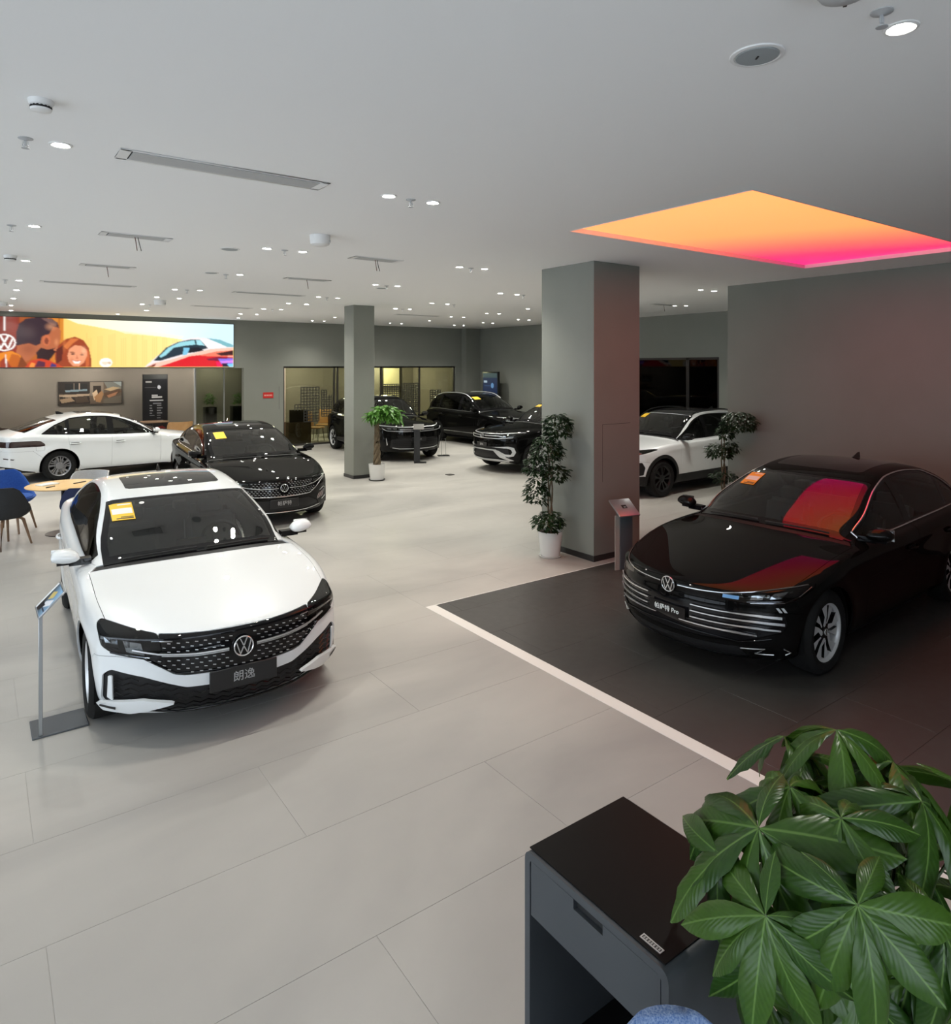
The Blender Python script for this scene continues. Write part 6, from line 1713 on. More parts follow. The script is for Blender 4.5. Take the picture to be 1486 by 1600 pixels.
# ------------------------------------------------------------------ furniture
M['wood'] = noise_mat('wood', (.20, .12, .07), (.26, .165, .10), 6, .5, dist=1.0)
M['tan'] = noise_mat('tan', (.55, .30, .12), (.62, .36, .16), 8, .5)
M['table_top'] = noise_mat('table_top', (.72, .46, .19), (.80, .54, .25), 4, .4, dist=1.5)
M['blue_fabric'] = noise_mat('blue_fabric', (.012, .075, .34), (.02, .10, .42), 60, .8); M['navy'] = noise_mat('navy', (.010, .018, .065), (.014, .024, .08), 60, .8)
M['black_shell'] = noise_mat('black_shell', (.014, .017, .02), (.02, .022, .026), 60, .7); M['grey_shell'] = noise_mat('grey_shell', (.42, .42, .42), (.48, .48, .48), 60, .7); M['brown_shell'] = noise_mat('brown_shell', (.07, .045, .035), (.09, .06, .045), 60, .7)
def tub_chair(x, y, rz, m, label, s=1.0, group=None):
    """low tub shell on four splayed wooden legs; faces local -Y... seat opens towards +X"""
    root = empty('tub_chair', (x, y, 0), rz); tag(root, label, 'chair', group)
    mb = MB(); n = 28; zs = .43
    def rim(t):     # angle around, 0 = front opening
        a = lerp(-math.pi, math.pi, t); back = (1 - math.cos(a)) / 2 if False else (1 + math.cos(a + math.pi)) / 2
        return a, smooth(.12, .75, back)
    outer = []
    rows = 6
    for r in range(rows + 1):
        v = r / rows; ring = []
        for k in range(n):
            a, hgt = rim(k / n)
            top = zs + .02 + .34 * hgt
            z = lerp(zs - .05, top, v); rad = lerp(.20, .285, v ** .6) * (1 + .04 * hgt)
            ring.append((rad * math.cos(a) * 1.0, rad * 1.05 * math.sin(a), z))
        outer.append(ring)
    inner = []
    for r in range(rows, -1, -1):
        v = r / rows; ring = []
        for k in range(n):
            a, hgt = rim(k / n); top = zs + .02 + .34 * hgt
            z = lerp(zs, top, v) ; rad = lerp(.20, .285, v ** .6) * (1 + .04 * hgt) - .022
            ring.append((rad * math.cos(a), rad * 1.05 * math.sin(a), z))
        inner.append(ring)
    mb.rings([[(0.5 * p[0], .5 * p[1], zs - .07) for p in outer[0]]] + outer + inner + [[(.4 * p[0], .4 * p[1], zs - .01) for p in inner[-1]]])
    sh = mb.build('shell', m, root, sm=True); smooth_by_angle(sh.data, 70)
    c = MB(); c.lathe([(0, zs - .01), (.20, zs - .005), (.235, zs + .012), (.235, zs + .03), (.21, zs + .045), (0, zs + .05)], c=(.02, 0, 0), n=24, cap=(False, False)); c.build('seat_pad', m, root, sm=True)
    for a in (.7, -.7, math.pi - .7, math.pi + .7):
        l = MB(); l.tube([(.13 * math.cos(a), .13 * math.sin(a), zs - .055), (.20 * math.cos(a), .20 * math.sin(a), zs - .10), (.29 * math.cos(a), .29 * math.sin(a), 0.0)], [.020, .020, .012], 8); l.build('leg', M['wood'], root, sm=True)
    root.scale = (s, s, s)
    return root
tc = (1.08, 12.16)
root = empty('round_table', (tc[0], tc[1], 0)); tag(root, 'round light-wood table between the blue tub chairs at left', 'table')
mb = MB(); mb.lathe([(0, .715), (.46, .715), (.50, .728), (.50, .737), (.495, .74), (0, .74)], n=48, cap=(False, False)); mb.build('table_top', M['table_top'], root, sm=True)
mb = MB(); mb.tube([(0, 0, .02), (0, 0, .715)], .03, 16); mb.build('column', M['lamp_black'], root, sm=True)
mb = MB(); mb.lathe([(0, 0), (.24, 0), (.24, .008), (.05, .02), (0, .02)], n=32, cap=(False, False)); mb.build('base', M['lamp_black'], root, sm=True)
mb = MB(); mb.box((0, 0, .005), (.26, .18, .010)); mb.box((.01, .0, .013), (.24, .17, .006)); o = mb.build('brochure', M['sticker_white'], None, bevel=.002, seg=1); o.location = (tc[0] - .2, tc[1] + .1, .7405); o.rotation_euler = (0, 0, .5); tag(o, 'thin white brochure lying on the round table', 'brochure')
mb = MB(); mb.box((0, 0, .006), (.15, .02, .012)); o = mb.build('pen', M['lamp_black'], None, bevel=.004, seg=1); o.location = (tc[0] - .18, tc[1] - .18, .7405); o.rotation_euler = (0, 0, .65); tag(o, 'dark pen on the round table near its front edge', 'pen')
mb = MB(); mb.box((0, 0, .006), (.22, .03, .012)); o = mb.build('tablet', M['lamp_black'], None, bevel=.004, seg=1); o.location = (tc[0] + .22, tc[1] + .02, .7405); o.rotation_euler = (0, 0, .65); tag(o, 'narrow dark folder on the right side of the round table', 'folder')
tub_chair(.44, 12.78, -.6, M['blue_fabric'], 'bright blue tub chair on wooden legs behind the round table', 1.15)
tub_chair(.33, 11.72, .7, M['black_shell'], 'black tub chair cut by the left edge in front of the table', 1.1)
tub_chair(1.28, 11.62, 2.0, M['navy'], 'navy tub chair half hidden behind the white sedan')
tub_chair(1.50, 12.92, -2.2, M['grey_shell'], 'pale grey tub chair behind the round table beside the white sedan')
# lounge chairs beyond the white fastback
tub_chair(on_y(16, 22.1), 22.1, .3, M['brown_shell'], 'dark brown lounge chair at the left above the fastback boot', 1.15)
tub_chair(on_y(38, 23.2), 23.1, 2.6, M['tan'], 'reddish brown lounge chair second from left in the lounge', 1.1)
tub_chair(on_y(60, 22.3), 22.3, -2.2, M['navy'], 'navy lounge chair above the fastback rear window', 1.15)
tub_chair(on_y(302, 22.0) - .5, 21.5, 1.6, M['tan'], 'orange brown tub chair behind the fastback bonnet', 1.15)
xt = on_y(240, 22.2)
root = empty('lounge_table', (xt, 22.2, 0)); tag(root, 'brown table in front of the black poster stand', 'table')
mb = MB(); mb.lathe([(0, .86), (.42, .86), (.42, .885), (0, .885)], n=32, cap=(False, False)); mb.build('table_top', M['wood'], root)
mb = MB(); mb.tube([(0, 0, .015), (0, 0, .86)], .035, 12); mb.build('column', M['lamp_black'], root, sm=True); mb = MB(); mb.lathe([(0, 0), (.24, 0), (.24, .015), (0, .015)], n=24, cap=(False, False)); mb.build('base', M['lamp_black'], root)
# office: sideboard and tan chairs behind the glass
x0 = on_y(447, YB + .6); mb = MB(); mb.b2((x0, YB + .35, 0), (x0 + .75, YB + .8, .72)); o = mb.build('sideboard', M['wood'], None, bevel=.01); tag(o, 'brown sideboard behind the glass at the left office corner', 'sideboard')
mb = MB(); mb.b2((x0 + .03, YB + .335, .05), (x0 + .37, YB + .35, .69)); mb.build('door', M['wood'], o); mb = MB(); mb.b2((x0 + .38, YB + .335, .05), (x0 + .72, YB + .35, .69)); mb.build('door', M['wood'], o)
x0 += .05; mb = MB(); mb.b2((x0, YB + .4, .72), (x0 + .62, YB + .46, 1.12)); o = mb.build('desk_screen', M['brown_shell'], None, bevel=.01); tag(o, 'brown fabric divider standing on the office sideboard', 'divider')
def office_chair(x, y, rz, label):
    root = empty('office_chair', (x, y, 0), rz); tag(root, label, 'chair')
    mb = MB(); mb.box((0, 0, .455), (.46, .46, .05)); mb.build('seat', M['tan'], root, bevel=.02)
    mb = MB(); mb.box((-.24, 0, .74), (.035, .46, .50), M=Matrix.Rotation(-.15, 3, 'Y')); mb.build('backrest', M['tan'], root, bevel=.012)
    for a in (-1, 1):
        for b in (-1, 1): l = MB(); l.tube([(a * .17, b * .18, .43), (a * .21, b * .21, 0)], .011, 6); l.build('leg', M['bronze'], root)
office_chair(on_y(494, 21.9), 21.95, -.9, 'tan chair behind the office glass left of the black SUV'); office_chair(on_y(505, 22.9), 22.9, -2.2, 'tan chair deeper in the office behind the other tan chair')
xw0 = on_y(599, YO - .06); xw1 = on_y(624, YO - .06); M['bright_panel'] = mat('bright_panel', (.75, .68, .45), .6, emit=(1.0, .85, .45), es=.12)
mb = MB(); mb.b2((xw0, YO - .06, 1.15), (xw1, YO - .001, 2.45)); o = mb.build('lit_niche', M['bright_panel']); tag(o, 'warm lit niche on the office wall right of the slim pillar', 'niche')
mb = MB(); mb.b2((xw0 - .06, YO - .08, 1.1), (xw0, YO - .001, 2.5)); mb.b2((xw1, YO - .08, 1.1), (xw1 + .06, YO - .001, 2.5)); mb.b2((xw0, YO - .08, 2.45), (xw1, YO - .001, 2.5)); mb.b2((xw0, YO - .2, 1.7), (xw1, YO - .06, 1.73)); mb.build('frame', M['bronze'], o)

# ------------------------------------------------------------------ stands
M['steel'] = mat('steel', (.42, .44, .46), .35, metal=.9); M['graphite'] = mat('graphite', (.085, .095, .105), .45)
root = empty('info_stand', (.36, 5.57, 0)); tag(root, 'slim steel information stand beside the white sedan', 'sign stand')
mb = MB(); mb.b2((-.05, -.022, 0), (.29, .27, .012)); mb.build('base', M['graphite'], root, bevel=.003, seg=1)
mb = MB(); mb.b2((-.012, -.010, .012), (.012, .010, .86)); mb.build('pole', M['steel'], root, bevel=.002, seg=1)
A = Matrix.Rotation(math.radians(-45), 3, 'Y'); c0 = Vector((.055, -.01, .935))
mb = MB(); mb.box(c0, (.22, .28, .012), M=A); pl = mb.build('plaque', M['steel'], root, bevel=.003, seg=1)
p = Pic(60, 44, 0, 0, 100, 72, (200, 205, 212)); p.rect(0, 0, 14, 72, (235, 238, 240)); p.grad([(14, 0), (100, 0), (100, 72), (14, 72)], (60, 52, 40), (150, 190, 225), (20, 50), (95, 10)); p.poly([(30, 20), (60, 10), (70, 26), (40, 40)], (210, 190, 120)); p.poly([(40, 44), (90, 26), (96, 40), (50, 60)], (230, 232, 238)); p.poly([(20, 50), (60, 50), (50, 68), (18, 66)], (40, 40, 50)); p.rect(60, 56, 95, 60, (40, 40, 60))
f = lambda a, b: tuple(c0 + A @ Vector((a, b, .0068)))
mesh_obj('print', p.mesh('print', f(.10, .132), f(.10, -.132), f(-.10, .132), M['print_gloss']), pl)
# pedestal beside the large pillar
root = empty('pedestal', (6.60, 5.90, 0), -.25); tag(root, 'steel pedestal with a slanted square top beside the large pillar', 'pedestal')
mb = MB(); mb.rings([[(-.09, -.05, 0), (.09, -.05, 0), (.09, .05, 0), (-.09, .05, 0)], [(-.09, -.05, .70), (.09, -.05, .70), (.09, .05, .78), (-.09, .05, .78)]]); mb.build('column', M['graphite'], root, bevel=.004)
mb = MB(); mb.b2((-.16, -.04, .0), (-.094, -.03, .68)); mb.build('pale_strip', mat('pale_tone', (.42, .38, .34), .5), root)  # separate pale upright strip left of the column
A = Matrix.Rotation(math.radians(32), 3, 'X')
mb = MB(); mb.box((0, 0, .76), (.30, .30, .022), M=A); tp = mb.build('top_plate', M['steel'], root, bevel=.006)
mb = MB(); mb.box(Vector((.0, .0, .76)) + A @ Vector((0, .01, .011)), (.07, .06, .004), M=A); mb.build('socket', M['dark_slot'], tp); mb = MB(); mb.box(Vector((.0, .0, .76)) + A @ Vector((0, -.005, .014)), (.03, .02, .004), M=A); mb.build('button', M['lamp_chrome'], tp)
# black stand in front of the SUV
x, y = at(648, 722, 0); root = empty('info_stand', (x, y - .12, 0), -.55); tag(root, 'black column information stand in front of the chrome grille SUV', 'sign stand')
mb = MB(); mb.b2((-.08, -.14, 0), (.24, .10, .012)); mb.build('base', M['lamp_black'], root); mb = MB(); mb.b2((-.08, -.025, .012), (.08, .025, .90)); mb.build('pole', M['lamp_black'], root)
mb = MB(); mb.box((.04, -.01, .94), (.28, .20, .02), M=Matrix.Rotation(.7, 3, 'X')); mb.build('plaque', mat('plaque_grey', (.16, .155, .145), .5), root, bevel=.003)
x, y = at(693, 712, 0); root = empty('wire_stand', (x, y, 0), -.4); tag(root, 'thin wire sign stand at the right corner of the chrome grille SUV', 'sign stand')
mb = MB(); mb.b2((-.16, -.12, 0), (.16, .12, .012)); mb.build('base', M['lamp_black'], root)
mb = MB(); mb.tube([(-.06, 0, .012), (-.06, 0, .48), (.06, 0, .48), (.06, 0, .012)], .006, 6); mb.build('frame', M['steel'], root)
x, y = at(703, 742, 0); mb = MB(); mb.box((x, y, .006), (.16, .16, .012), rz=.1); o = mb.build('floor_socket', M['bronze'], None, bevel=.003, seg=1); tag(o, 'small dark socket lid on the floor between the black SUVs', 'floor socket')

# ------------------------------------------------------------------ kiosk at lower right
M['kiosk'] = noise_mat('kiosk', (.058, .064, .071), (.066, .072, .078), 3, .5, bump=.08); M['kiosk_top'] = mat('kiosk_top', (.006, .0055, .005), .5, spec=.12)
X0, X1, Y0, Y1, ZT = 1.335, 1.765, 1.055, 1.585, 1.10
root = empty('kiosk_desk', ((X0 + X1) / 2, (Y0 + Y1) / 2, 0)); tag(root, 'dark grey kiosk desk with a black top at the bottom right', 'desk'); ox, oy = root.location.x, root.location.y
def kb(name, lo, hi, m, bev=.0, par=None):
    mb = MB(); mb.b2((lo[0] - ox, lo[1] - oy, lo[2]), (hi[0] - ox, hi[1] - oy, hi[2])); return mb.build(name, m, par or root, bevel=bev, seg=3)
w = .022
prof = round_poly([(Y0, 0), (Y1, 0), (Y1, ZT), (Y0, ZT)], .028, 5)
# outer tube: rounded frame open towards -X
mb = MB(); outer = round_poly([(Y0 - oy, .0), (Y1 - oy, .0), (Y1 - oy, ZT), (Y0 - oy, ZT)], .03, 5); inner = round_poly([(Y0 - oy + w, w), (Y1 - oy - w, w), (Y1 - oy - w, ZT - w), (Y0 - oy + w, ZT - w)], .014, 5)
n = len(outer); fx, bx = X0 - ox, X1 - ox
mb.rings([[(fx, p[0], p[1]) for p in inner], [(fx, p[0], p[1]) for p in outer], [(bx, p[0], p[1]) for p in outer], [(bx, p[0], p[1]) for p in inner], ], (False, False))
mb.rings([[(bx, p[0], p[1]) for p in inner], [(fx, p[0], p[1]) for p in inner]], (False, False)); mb.build('housing', M['kiosk'], root, sm=True)
kb('back_panel', (X1 - .02, Y0 + w, w), (X1 - .004, Y1 - w, ZT - w), M['lamp_black'])
kb('top_panel', (X0 + .012, Y0 + .020, ZT + .0003), (X1 - .006, Y1 - .008, ZT + .004), M['kiosk_top'], .001)
# drawer front with a finger slot
zd0, zd1 = .915, ZT - w - .003; ys0, ys1 = 1.27, 1.38
mb = MB(); a0, a1 = Y0 + w + .004 - oy, Y1 - w - .004 - oy
mb.b2((fx + .002, a0, zd0), (fx + .020, a1, zd1 - .028)); mb.b2((fx + .002, a0, zd1 - .028), (fx + .020, ys0 - oy, zd1)); mb.b2((fx + .002, ys1 - oy, zd1 - .028), (fx + .020, a1, zd1))
dr = mb.build('drawer', M['kiosk'], root)
mb = MB(); mb.b2((fx + .016, ys0 - oy, zd1 - .028), (fx + .018, ys1 - oy, zd1)); mb.build('finger_slot', M['dark_slot'], dr)
mb = MB(); mb.b2((fx + .02, a0, zd0), (bx - .03, a1, zd0 + .012)); mb.build('drawer_bottom', M['lamp_black'], dr)
kb('shelf', (X0 + .03, Y0 + w, .45), (X1 - .02, Y1 - w, .468), M['lamp_black'])
p = Pic(60, 20, 0, 0, 100, 30, (210, 208, 204)); p.rect(4, 5, 96, 25, (40, 40, 40))
for k in range(7): p.rect(9 + k * 12.5, 9, 16 + k * 12.5, 21, (200, 200, 196)); p.rect(11.5 + k * 12.5, 12, 14 + k * 12.5, 17, (40, 40, 40))
mb = MB(); ly0, ly1, lx = 1.100, 1.165, X0 + .024; mb.b2((lx - ox, ly0 - oy, ZT + .0042), (lx + .018 - ox, ly1 - oy, ZT + .0052)); lab = mb.build('maker_plate', M['steel'], root, bevel=.0)
mesh_obj('print', p.mesh('print', (lx + .017 - ox, ly1 - oy - .001, ZT + .0055), (lx + .017 - ox, ly0 - oy + .001, ZT + .0055), (lx + .001 - ox, ly1 - oy - .001, ZT + .0055), M['print']), lab)

# blue upholstered stool, its back just reaching into the picture
M['light_blue'] = noise_mat('light_blue', (.05, .13, .36), (.30, .40, .60), 260, .9, bump=.4)
root = empty('bar_stool', (1.07, .772, 0), math.radians(234)); tag(root, 'light blue fabric bar stool cut by the bottom edge', 'stool')
mb = MB(); n = 20
rs = []
for t in np.linspace(0, 1, 9):
    z = lerp(.80, 1.168, t); w_ = lerp(.17, .20, math.sin(t * math.pi * .6)) * math.sqrt(max(.02, 1 - (max(0, t - .72) / .30) ** 2)); th_ = .035 * math.sqrt(max(.03, 1 - (max(0, t - .8) / .22) ** 2))
    rs.append([(-.16 - .06 * t + th_ * math.cos(a) - .09 * (math.sin(a) * w_ / .2) ** 2 * -1, w_ * math.sin(a), z) for a in (2 * math.pi * k / n for k in range(n))])
mb.rings(rs); o = mb.build('backrest', M['light_blue'], root, sm=True); smooth_by_angle(o.data, 80)
mb = MB(); mb.lathe([(0, .74), (.17, .74), (.20, .765), (.20, .80), (.17, .825), (0, .83)], n=32, cap=(False, False)); mb.build('seat', M['light_blue'], root, sm=True)
for a in (.8, -.8, math.pi - .8, math.pi + .8):
    l = MB(); l.tube([(.13 * math.cos(a), .13 * math.sin(a), .74), (.21 * math.cos(a), .21 * math.sin(a), 0)], .014, 8); l.build('leg', M['wood'], root, sm=True)
mb = MB(); mb.tube([(.185 * math.cos(a), .185 * math.sin(a), .28) for a in (2 * math.pi * k / 24 for k in range(25))], .009, 6); mb.build('foot_ring', M['steel'], root, sm=True)

# ------------------------------------------------------------------ plants
def leaf_mesh(name, L, W, m, fold=.18, droop=.25, n=7, wave=.0):
    """one leaflet from the origin along +X, face towards +Z, with a midrib crease"""
    V = []; F = []
    for i in range(n + 1):
        t = i / n; w = W * .5 * (math.sin(math.pi * t ** 1.18) ** .85) * (1.0 if i not in (0, n) else .04); x = L * t; z = -droop * L * t * t + .04 * L * math.sin(t * 3.1)
        wv = wave * W * math.sin(t * 21)
        V += [(x, -w, z - fold * w + wv), (x, -w * .5, z + fold * w * .25 + wv * .4), (x, 0, z - fold * .25 * w), (x, w * .5, z + fold * w * .25 - wv * .4), (x, w, z - fold * w - wv)]
    for i in range(n):
        for k in range(4): a = i * 5 + k; F.append((a, a + 5, a + 6, a + 1))
    me = bpy.data.meshes.new(name); me.from_pydata(V, [], F); me.polygons.foreach_set('use_smooth', [True] * len(F)); me.materials.append(m)
    uv = me.uv_layers.new(name='uv'); 
    for l in me.loops: v = V[l.vertex_index]; uv.data[l.index].uv = (v[0] / L, .5 + v[1] / W)
    me.update(); return me

def leaf_mat(name, c1, c2, rib, rough=.35, veins=True, trans=.25):
    m = mat(name, c1, rough); nt = m.node_tree; b = nt.nodes['Principled BSDF']
    uv = nt.nodes.new('ShaderNodeUVMap'); sp = nt.nodes.new('ShaderNodeSeparateXYZ'); nt.links.new(uv.outputs[0], sp.inputs[0])
    oi = nt.nodes.new('ShaderNodeObjectInfo'); no = nt.nodes.new('ShaderNodeTexNoise'); no.inputs['Scale'].default_value = 18; tc = nt.nodes.new('ShaderNodeTexCoord'); nt.links.new(tc.outputs['Object'], no.inputs['Vector'])
    ad = nt.nodes.new('ShaderNodeMath'); ad.operation = 'MULTIPLY_ADD'; ad.inputs[1].default_value = .5; nt.links.new(no.outputs['Fac'], ad.inputs[0]); nt.links.new(oi.outputs['Random'], ad.inputs[2])
    ms = nt.nodes.new('ShaderNodeMath'); ms.operation = 'MULTIPLY'; ms.inputs[1].default_value = .66; nt.links.new(ad.outputs[0], ms.inputs[0])
    mx = nt.nodes.new('ShaderNodeMix'); mx.data_type = 'RGBA'; mx.inputs[6].default_value = (*c1, 1); mx.inputs[7].default_value = (*c2, 1); nt.links.new(ms.outputs[0], mx.inputs[0])
    # midrib: |v - .5| small
    d = nt.nodes.new('ShaderNodeMath'); d.operation = 'SUBTRACT'; d.inputs[1].default_value = .5; nt.links.new(sp.outputs[1], d.inputs[0]); ab = nt.nodes.new('ShaderNodeMath'); ab.operation = 'ABSOLUTE'; nt.links.new(d.outputs[0], ab.inputs[0])
    mr = nt.nodes.new('ShaderNodeMapRange'); mr.inputs[1].default_value = .012; mr.inputs[2].default_value = .035; mr.inputs[3].default_value = 1; mr.inputs[4].default_value = 0; nt.links.new(ab.outputs[0], mr.inputs[0])
    m2 = nt.nodes.new('ShaderNodeMix'); m2.data_type = 'RGBA'; m2.inputs[7].default_value = (*rib, 1); nt.links.new(mx.outputs[2], m2.inputs[6]); nt.links.new(mr.outputs[0], m2.inputs[0])
    nt.links.new(m2.outputs[2], b.inputs['Base Color'])
    if veins:   # slanting side veins as relief
        k = nt.nodes.new('ShaderNodeMath'); k.operation = 'MULTIPLY_ADD'; k.inputs[1].default_value = -.55; nt.links.new(ab.outputs[0], k.inputs[0]); nt.links.new(sp.outputs[0], k.inputs[2])
        s = nt.nodes.new('ShaderNodeMath'); s.operation = 'MULTIPLY'; s.inputs[1].default_value = 85; nt.links.new(k.outputs[0], s.inputs[0]); sn = nt.nodes.new('ShaderNodeMath'); sn.operation = 'SINE'; nt.links.new(s.outputs[0], sn.inputs[0])
        bp = nt.nodes.new('ShaderNodeBump'); bp.inputs['Strength'].default_value = .22; bp.inputs['Distance'].default_value = .0012; nt.links.new(sn.outputs[0], bp.inputs['Height']); nt.links.new(bp.outputs[0], b.inputs['Normal'])
    out = nt.nodes['Material Output']; tr = nt.nodes.new('ShaderNodeBsdfTranslucent'); nt.links.new(m2.outputs[2], tr.inputs[0]); ms_ = nt.nodes.new('ShaderNodeMixShader'); ms_.inputs[0].default_value = trans
    nt.links.new(b.outputs[0], ms_.inputs[1]); nt.links.new(tr.outputs[0], ms_.inputs[2]); nt.links.new(ms_.outputs[0], out.inputs[0])
    return m
M['pachira'] = leaf_mat('pachira', (.012, .050, .008), (.072, .158, .016), (.15, .27, .06), .32)
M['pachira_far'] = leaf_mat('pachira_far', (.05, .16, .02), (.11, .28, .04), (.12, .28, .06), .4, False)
M['ficus'] = leaf_mat('ficus', (.006, .022, .006), (.018, .055, .014), (.02, .05, .012), .42, False, .10)
M['stem_green'] = mat('stem_green', (.07, .11, .03), .5); M['bark'] = noise_mat('bark', (.10, .075, .045), (.20, .15, .09), 14, .8, bump=.5, dist=1)
M['pot_white'] = mat('pot_white', (.72, .72, .70), .25, coat=.3); M['soil'] = noise_mat('soil', (.02, .014, .01), (.05, .035, .025), 40, .95)

def place(o, p, xdir, zhint, sc=1.0):
    x = Vector(xdir).normalized(); z = Vector(zhint); z = (z - x * z.dot(x))
    z = z.normalized() if z.length > 1e-5 else Vector((0, 0, 1)); y = z.cross(x)
    m = Matrix((x, y, z)).transposed().to_4x4(); m.translation = p; o.matrix_local = m @ Matrix.Scale(sc, 4)

def pot(root, r, h, taper=.8, m=None, saucer=None):
    mb = MB(); mb.lathe([(0, .012), (r * taper * .9, .012), (r * taper, .02), (r * lerp(taper, 1, .55), h * .5), (r, h * .96), (r, h), (r * .93, h), (r * .91, h * .9), (0, h * .9)], n=36, cap=(False, False)); o = mb.build('pot', m or M['pot_white'], root, sm=True)
    mb = MB(); mb.lathe([(r * .905, h * .895), (r * .5, h * .92), (0, h * .925)], n=24, cap=(False, False)); mb.build('soil', M['soil'], root, sm=True)
    mb = MB(); q = r * taper * 1.22; mb.lathe([(0, 0), (q * .9, 0), (q, .022), (q * .95, .024), (q * .86, .008), (0, .008)], n=32, cap=(False, False)); mb.build('saucer', saucer or M['pot_white'], root, sm=True)

def pachira_big():
    rnd = random.Random(11)
    base = Vector((1.86, .80, 0)); root = empty('potted_money_tree', base); tag(root, 'large leafy potted tree in the foreground at lower right', 'plant')
    pot(root, .17, .32)
    for k in range(3):
        mb = MB(); P_ = []
        for i in range(15):
            t = i / 14; a = t * 5 + k * 2.09; rr = .034 * (1 - t * .3); P_.append((rr * math.cos(a), rr * math.sin(a), .28 + t * .62))
        mb.tube(P_, [lerp(.032, .022, i / 14) for i in range(15)], 8); mb.build('trunk', M['bark'], root, sm=True)
    leaves = [leaf_mesh('leaf', 1.0, .33, M['pachira'], .35, .30, 10, .03), leaf_mesh('leaf', 1.0, .30, M['pachira'], .55, .48, 10, .02), leaf_mesh('leaf', 1.0, .36, M['pachira'], .22, .14, 10, .045), leaf_mesh('leaf', 1.0, .32, M['pachira'], .45, .62, 10, .05)]
    crown = Vector((0, 0, .92)); count = 0
    # hubs read off the photograph: pixel, distance, leaflet count, leaflet length
    HUB = [(1307, 1140, 1.86, 7, .20), (1225, 1150, 2.0, 5, .16), (1125, 1335, 1.62, 5, .17), (1120, 1285, 1.72, 5, .15), (1260, 1225, 1.85, 6, .17), (1150, 1510, 1.60, 5, .17), (1410, 1240, 1.95, 5, .18), (1234, 1229, 1.70, 6, .19), (1314, 1278, 1.58, 6, .17), (1185, 1294, 1.60, 8, .25), (1440, 1252, 1.70, 7, .20), (1196, 1431, 1.46, 8, .165), (1340, 1414, 1.38, 8, .185), (1474, 1456, 1.42, 7, .19),
           (1228, 1465, 1.52, 5, .18), (1262, 1180, 1.92, 6, .16), (1395, 1190, 1.86, 6, .20), (1275, 1330, 1.62, 5, .18), (1400, 1340, 1.66, 6, .19), (1450, 1370, 1.75, 6, .18), (1240, 1370, 1.74, 6, .18), (1320, 1500, 1.50, 7, .19),
           (1420, 1530, 1.48, 7, .20), (1270, 1560, 1.58, 6, .19), (1370, 1590, 1.62, 6, .19), (1480, 1600, 1.5, 6, .19), (1190, 1360, 1.86, 5, .15), (1500, 1330, 1.80, 6, .20), (1520, 1240, 1.9, 6, .19), (1540, 1420, 1.8, 6, .2), (1560, 1540, 1.7, 6, .2), (1300, 1620, 1.7, 6, .19), (1200, 1560, 1.62, 5, .17), (1350, 1240, 1.95, 6, .18), (1290, 1420, 1.85, 6, .18), (1400, 1440, 1.9, 6, .18), (1330, 1360, 2.0, 6, .18), (1460, 1500, 1.95, 6, .18), (1240, 1510, 1.9, 5, .16), (1350, 1530, 1.95, 5, .18)]
    C = Vector((1.80, .86, 1.22))
    for px_, py_, d, nl, LL in HUB:
        x = FWD[0] * d + RGT[0] * (px_ - CXP) / FPX * d; y = FWD[1] * d + RGT[1] * (px_ - CXP) / FPX * d; z = EYE - (py_ - HORIZON) * d / FPX
        hub = Vector((x, y, z)) - base
        out = (Vector((x, y, z)) - C); out.z *= .6; out.normalize(); axis = (out * 1.0 + Vector((0, 0, .75)) + Vector((-FWD[0], -FWD[1], 0)) * .45 + Vector((rnd.uniform(-.3, .3), rnd.uniform(-.3, .3), 0))).normalized()
        # petiole bends from the crown to the hub
        mid = lerp(crown, hub, .55) + Vector((0, 0, .07)); mb = MB(); mb.tube([crown, lerp(crown, mid, .5) + Vector((0, 0, .02)), mid, lerp(mid, hub, .6) + Vector((0, 0, .012)), hub], [.006, .005, .0045, .004, .0035], 5); mb.build('leaf_stalk', M['stem_green'], root, sm=True)
        u = axis.cross(Vector((0, 0, 1))).normalized(); v = axis.cross(u); a0 = rnd.random() * 6.28
        for k in range(nl):
            if count >= 296: break
            a = a0 + 2 * math.pi * k / nl + rnd.uniform(-.25, .25); dirv = (u * math.cos(a) + v * math.sin(a)) + axis * rnd.uniform(-.20, .25) + Vector((0, 0, -.42)); dirv.normalize()
            L_ = LL * rnd.uniform(1.0, 1.36) * (1.0 if dirv.z < .15 else .66)
            tip = Vector((x, y, z)) + dirv.normalized() * L_
            def hits(l):
                for t in (.2, .4, .6, .8, 1.0):
                    q = Vector((x, y, z)) + dirv * l * t - Vector((0, 0, .3 * l * t * t))
                    if q.z < 1.15 and 1.26 < q.x < 1.84 and q.y > .99: return True
                return False
            while L_ > .09 and hits(L_): L_ *= .85
            if hits(L_): continue
            o = mesh_obj('leaf', rnd.choice(leaves), root); place(o, hub, dirv, axis + Vector((rnd.uniform(-.5, .5), rnd.uniform(-.5, .5), rnd.uniform(-.3, .3))), L_); count += 1
    return root
pachira_big()

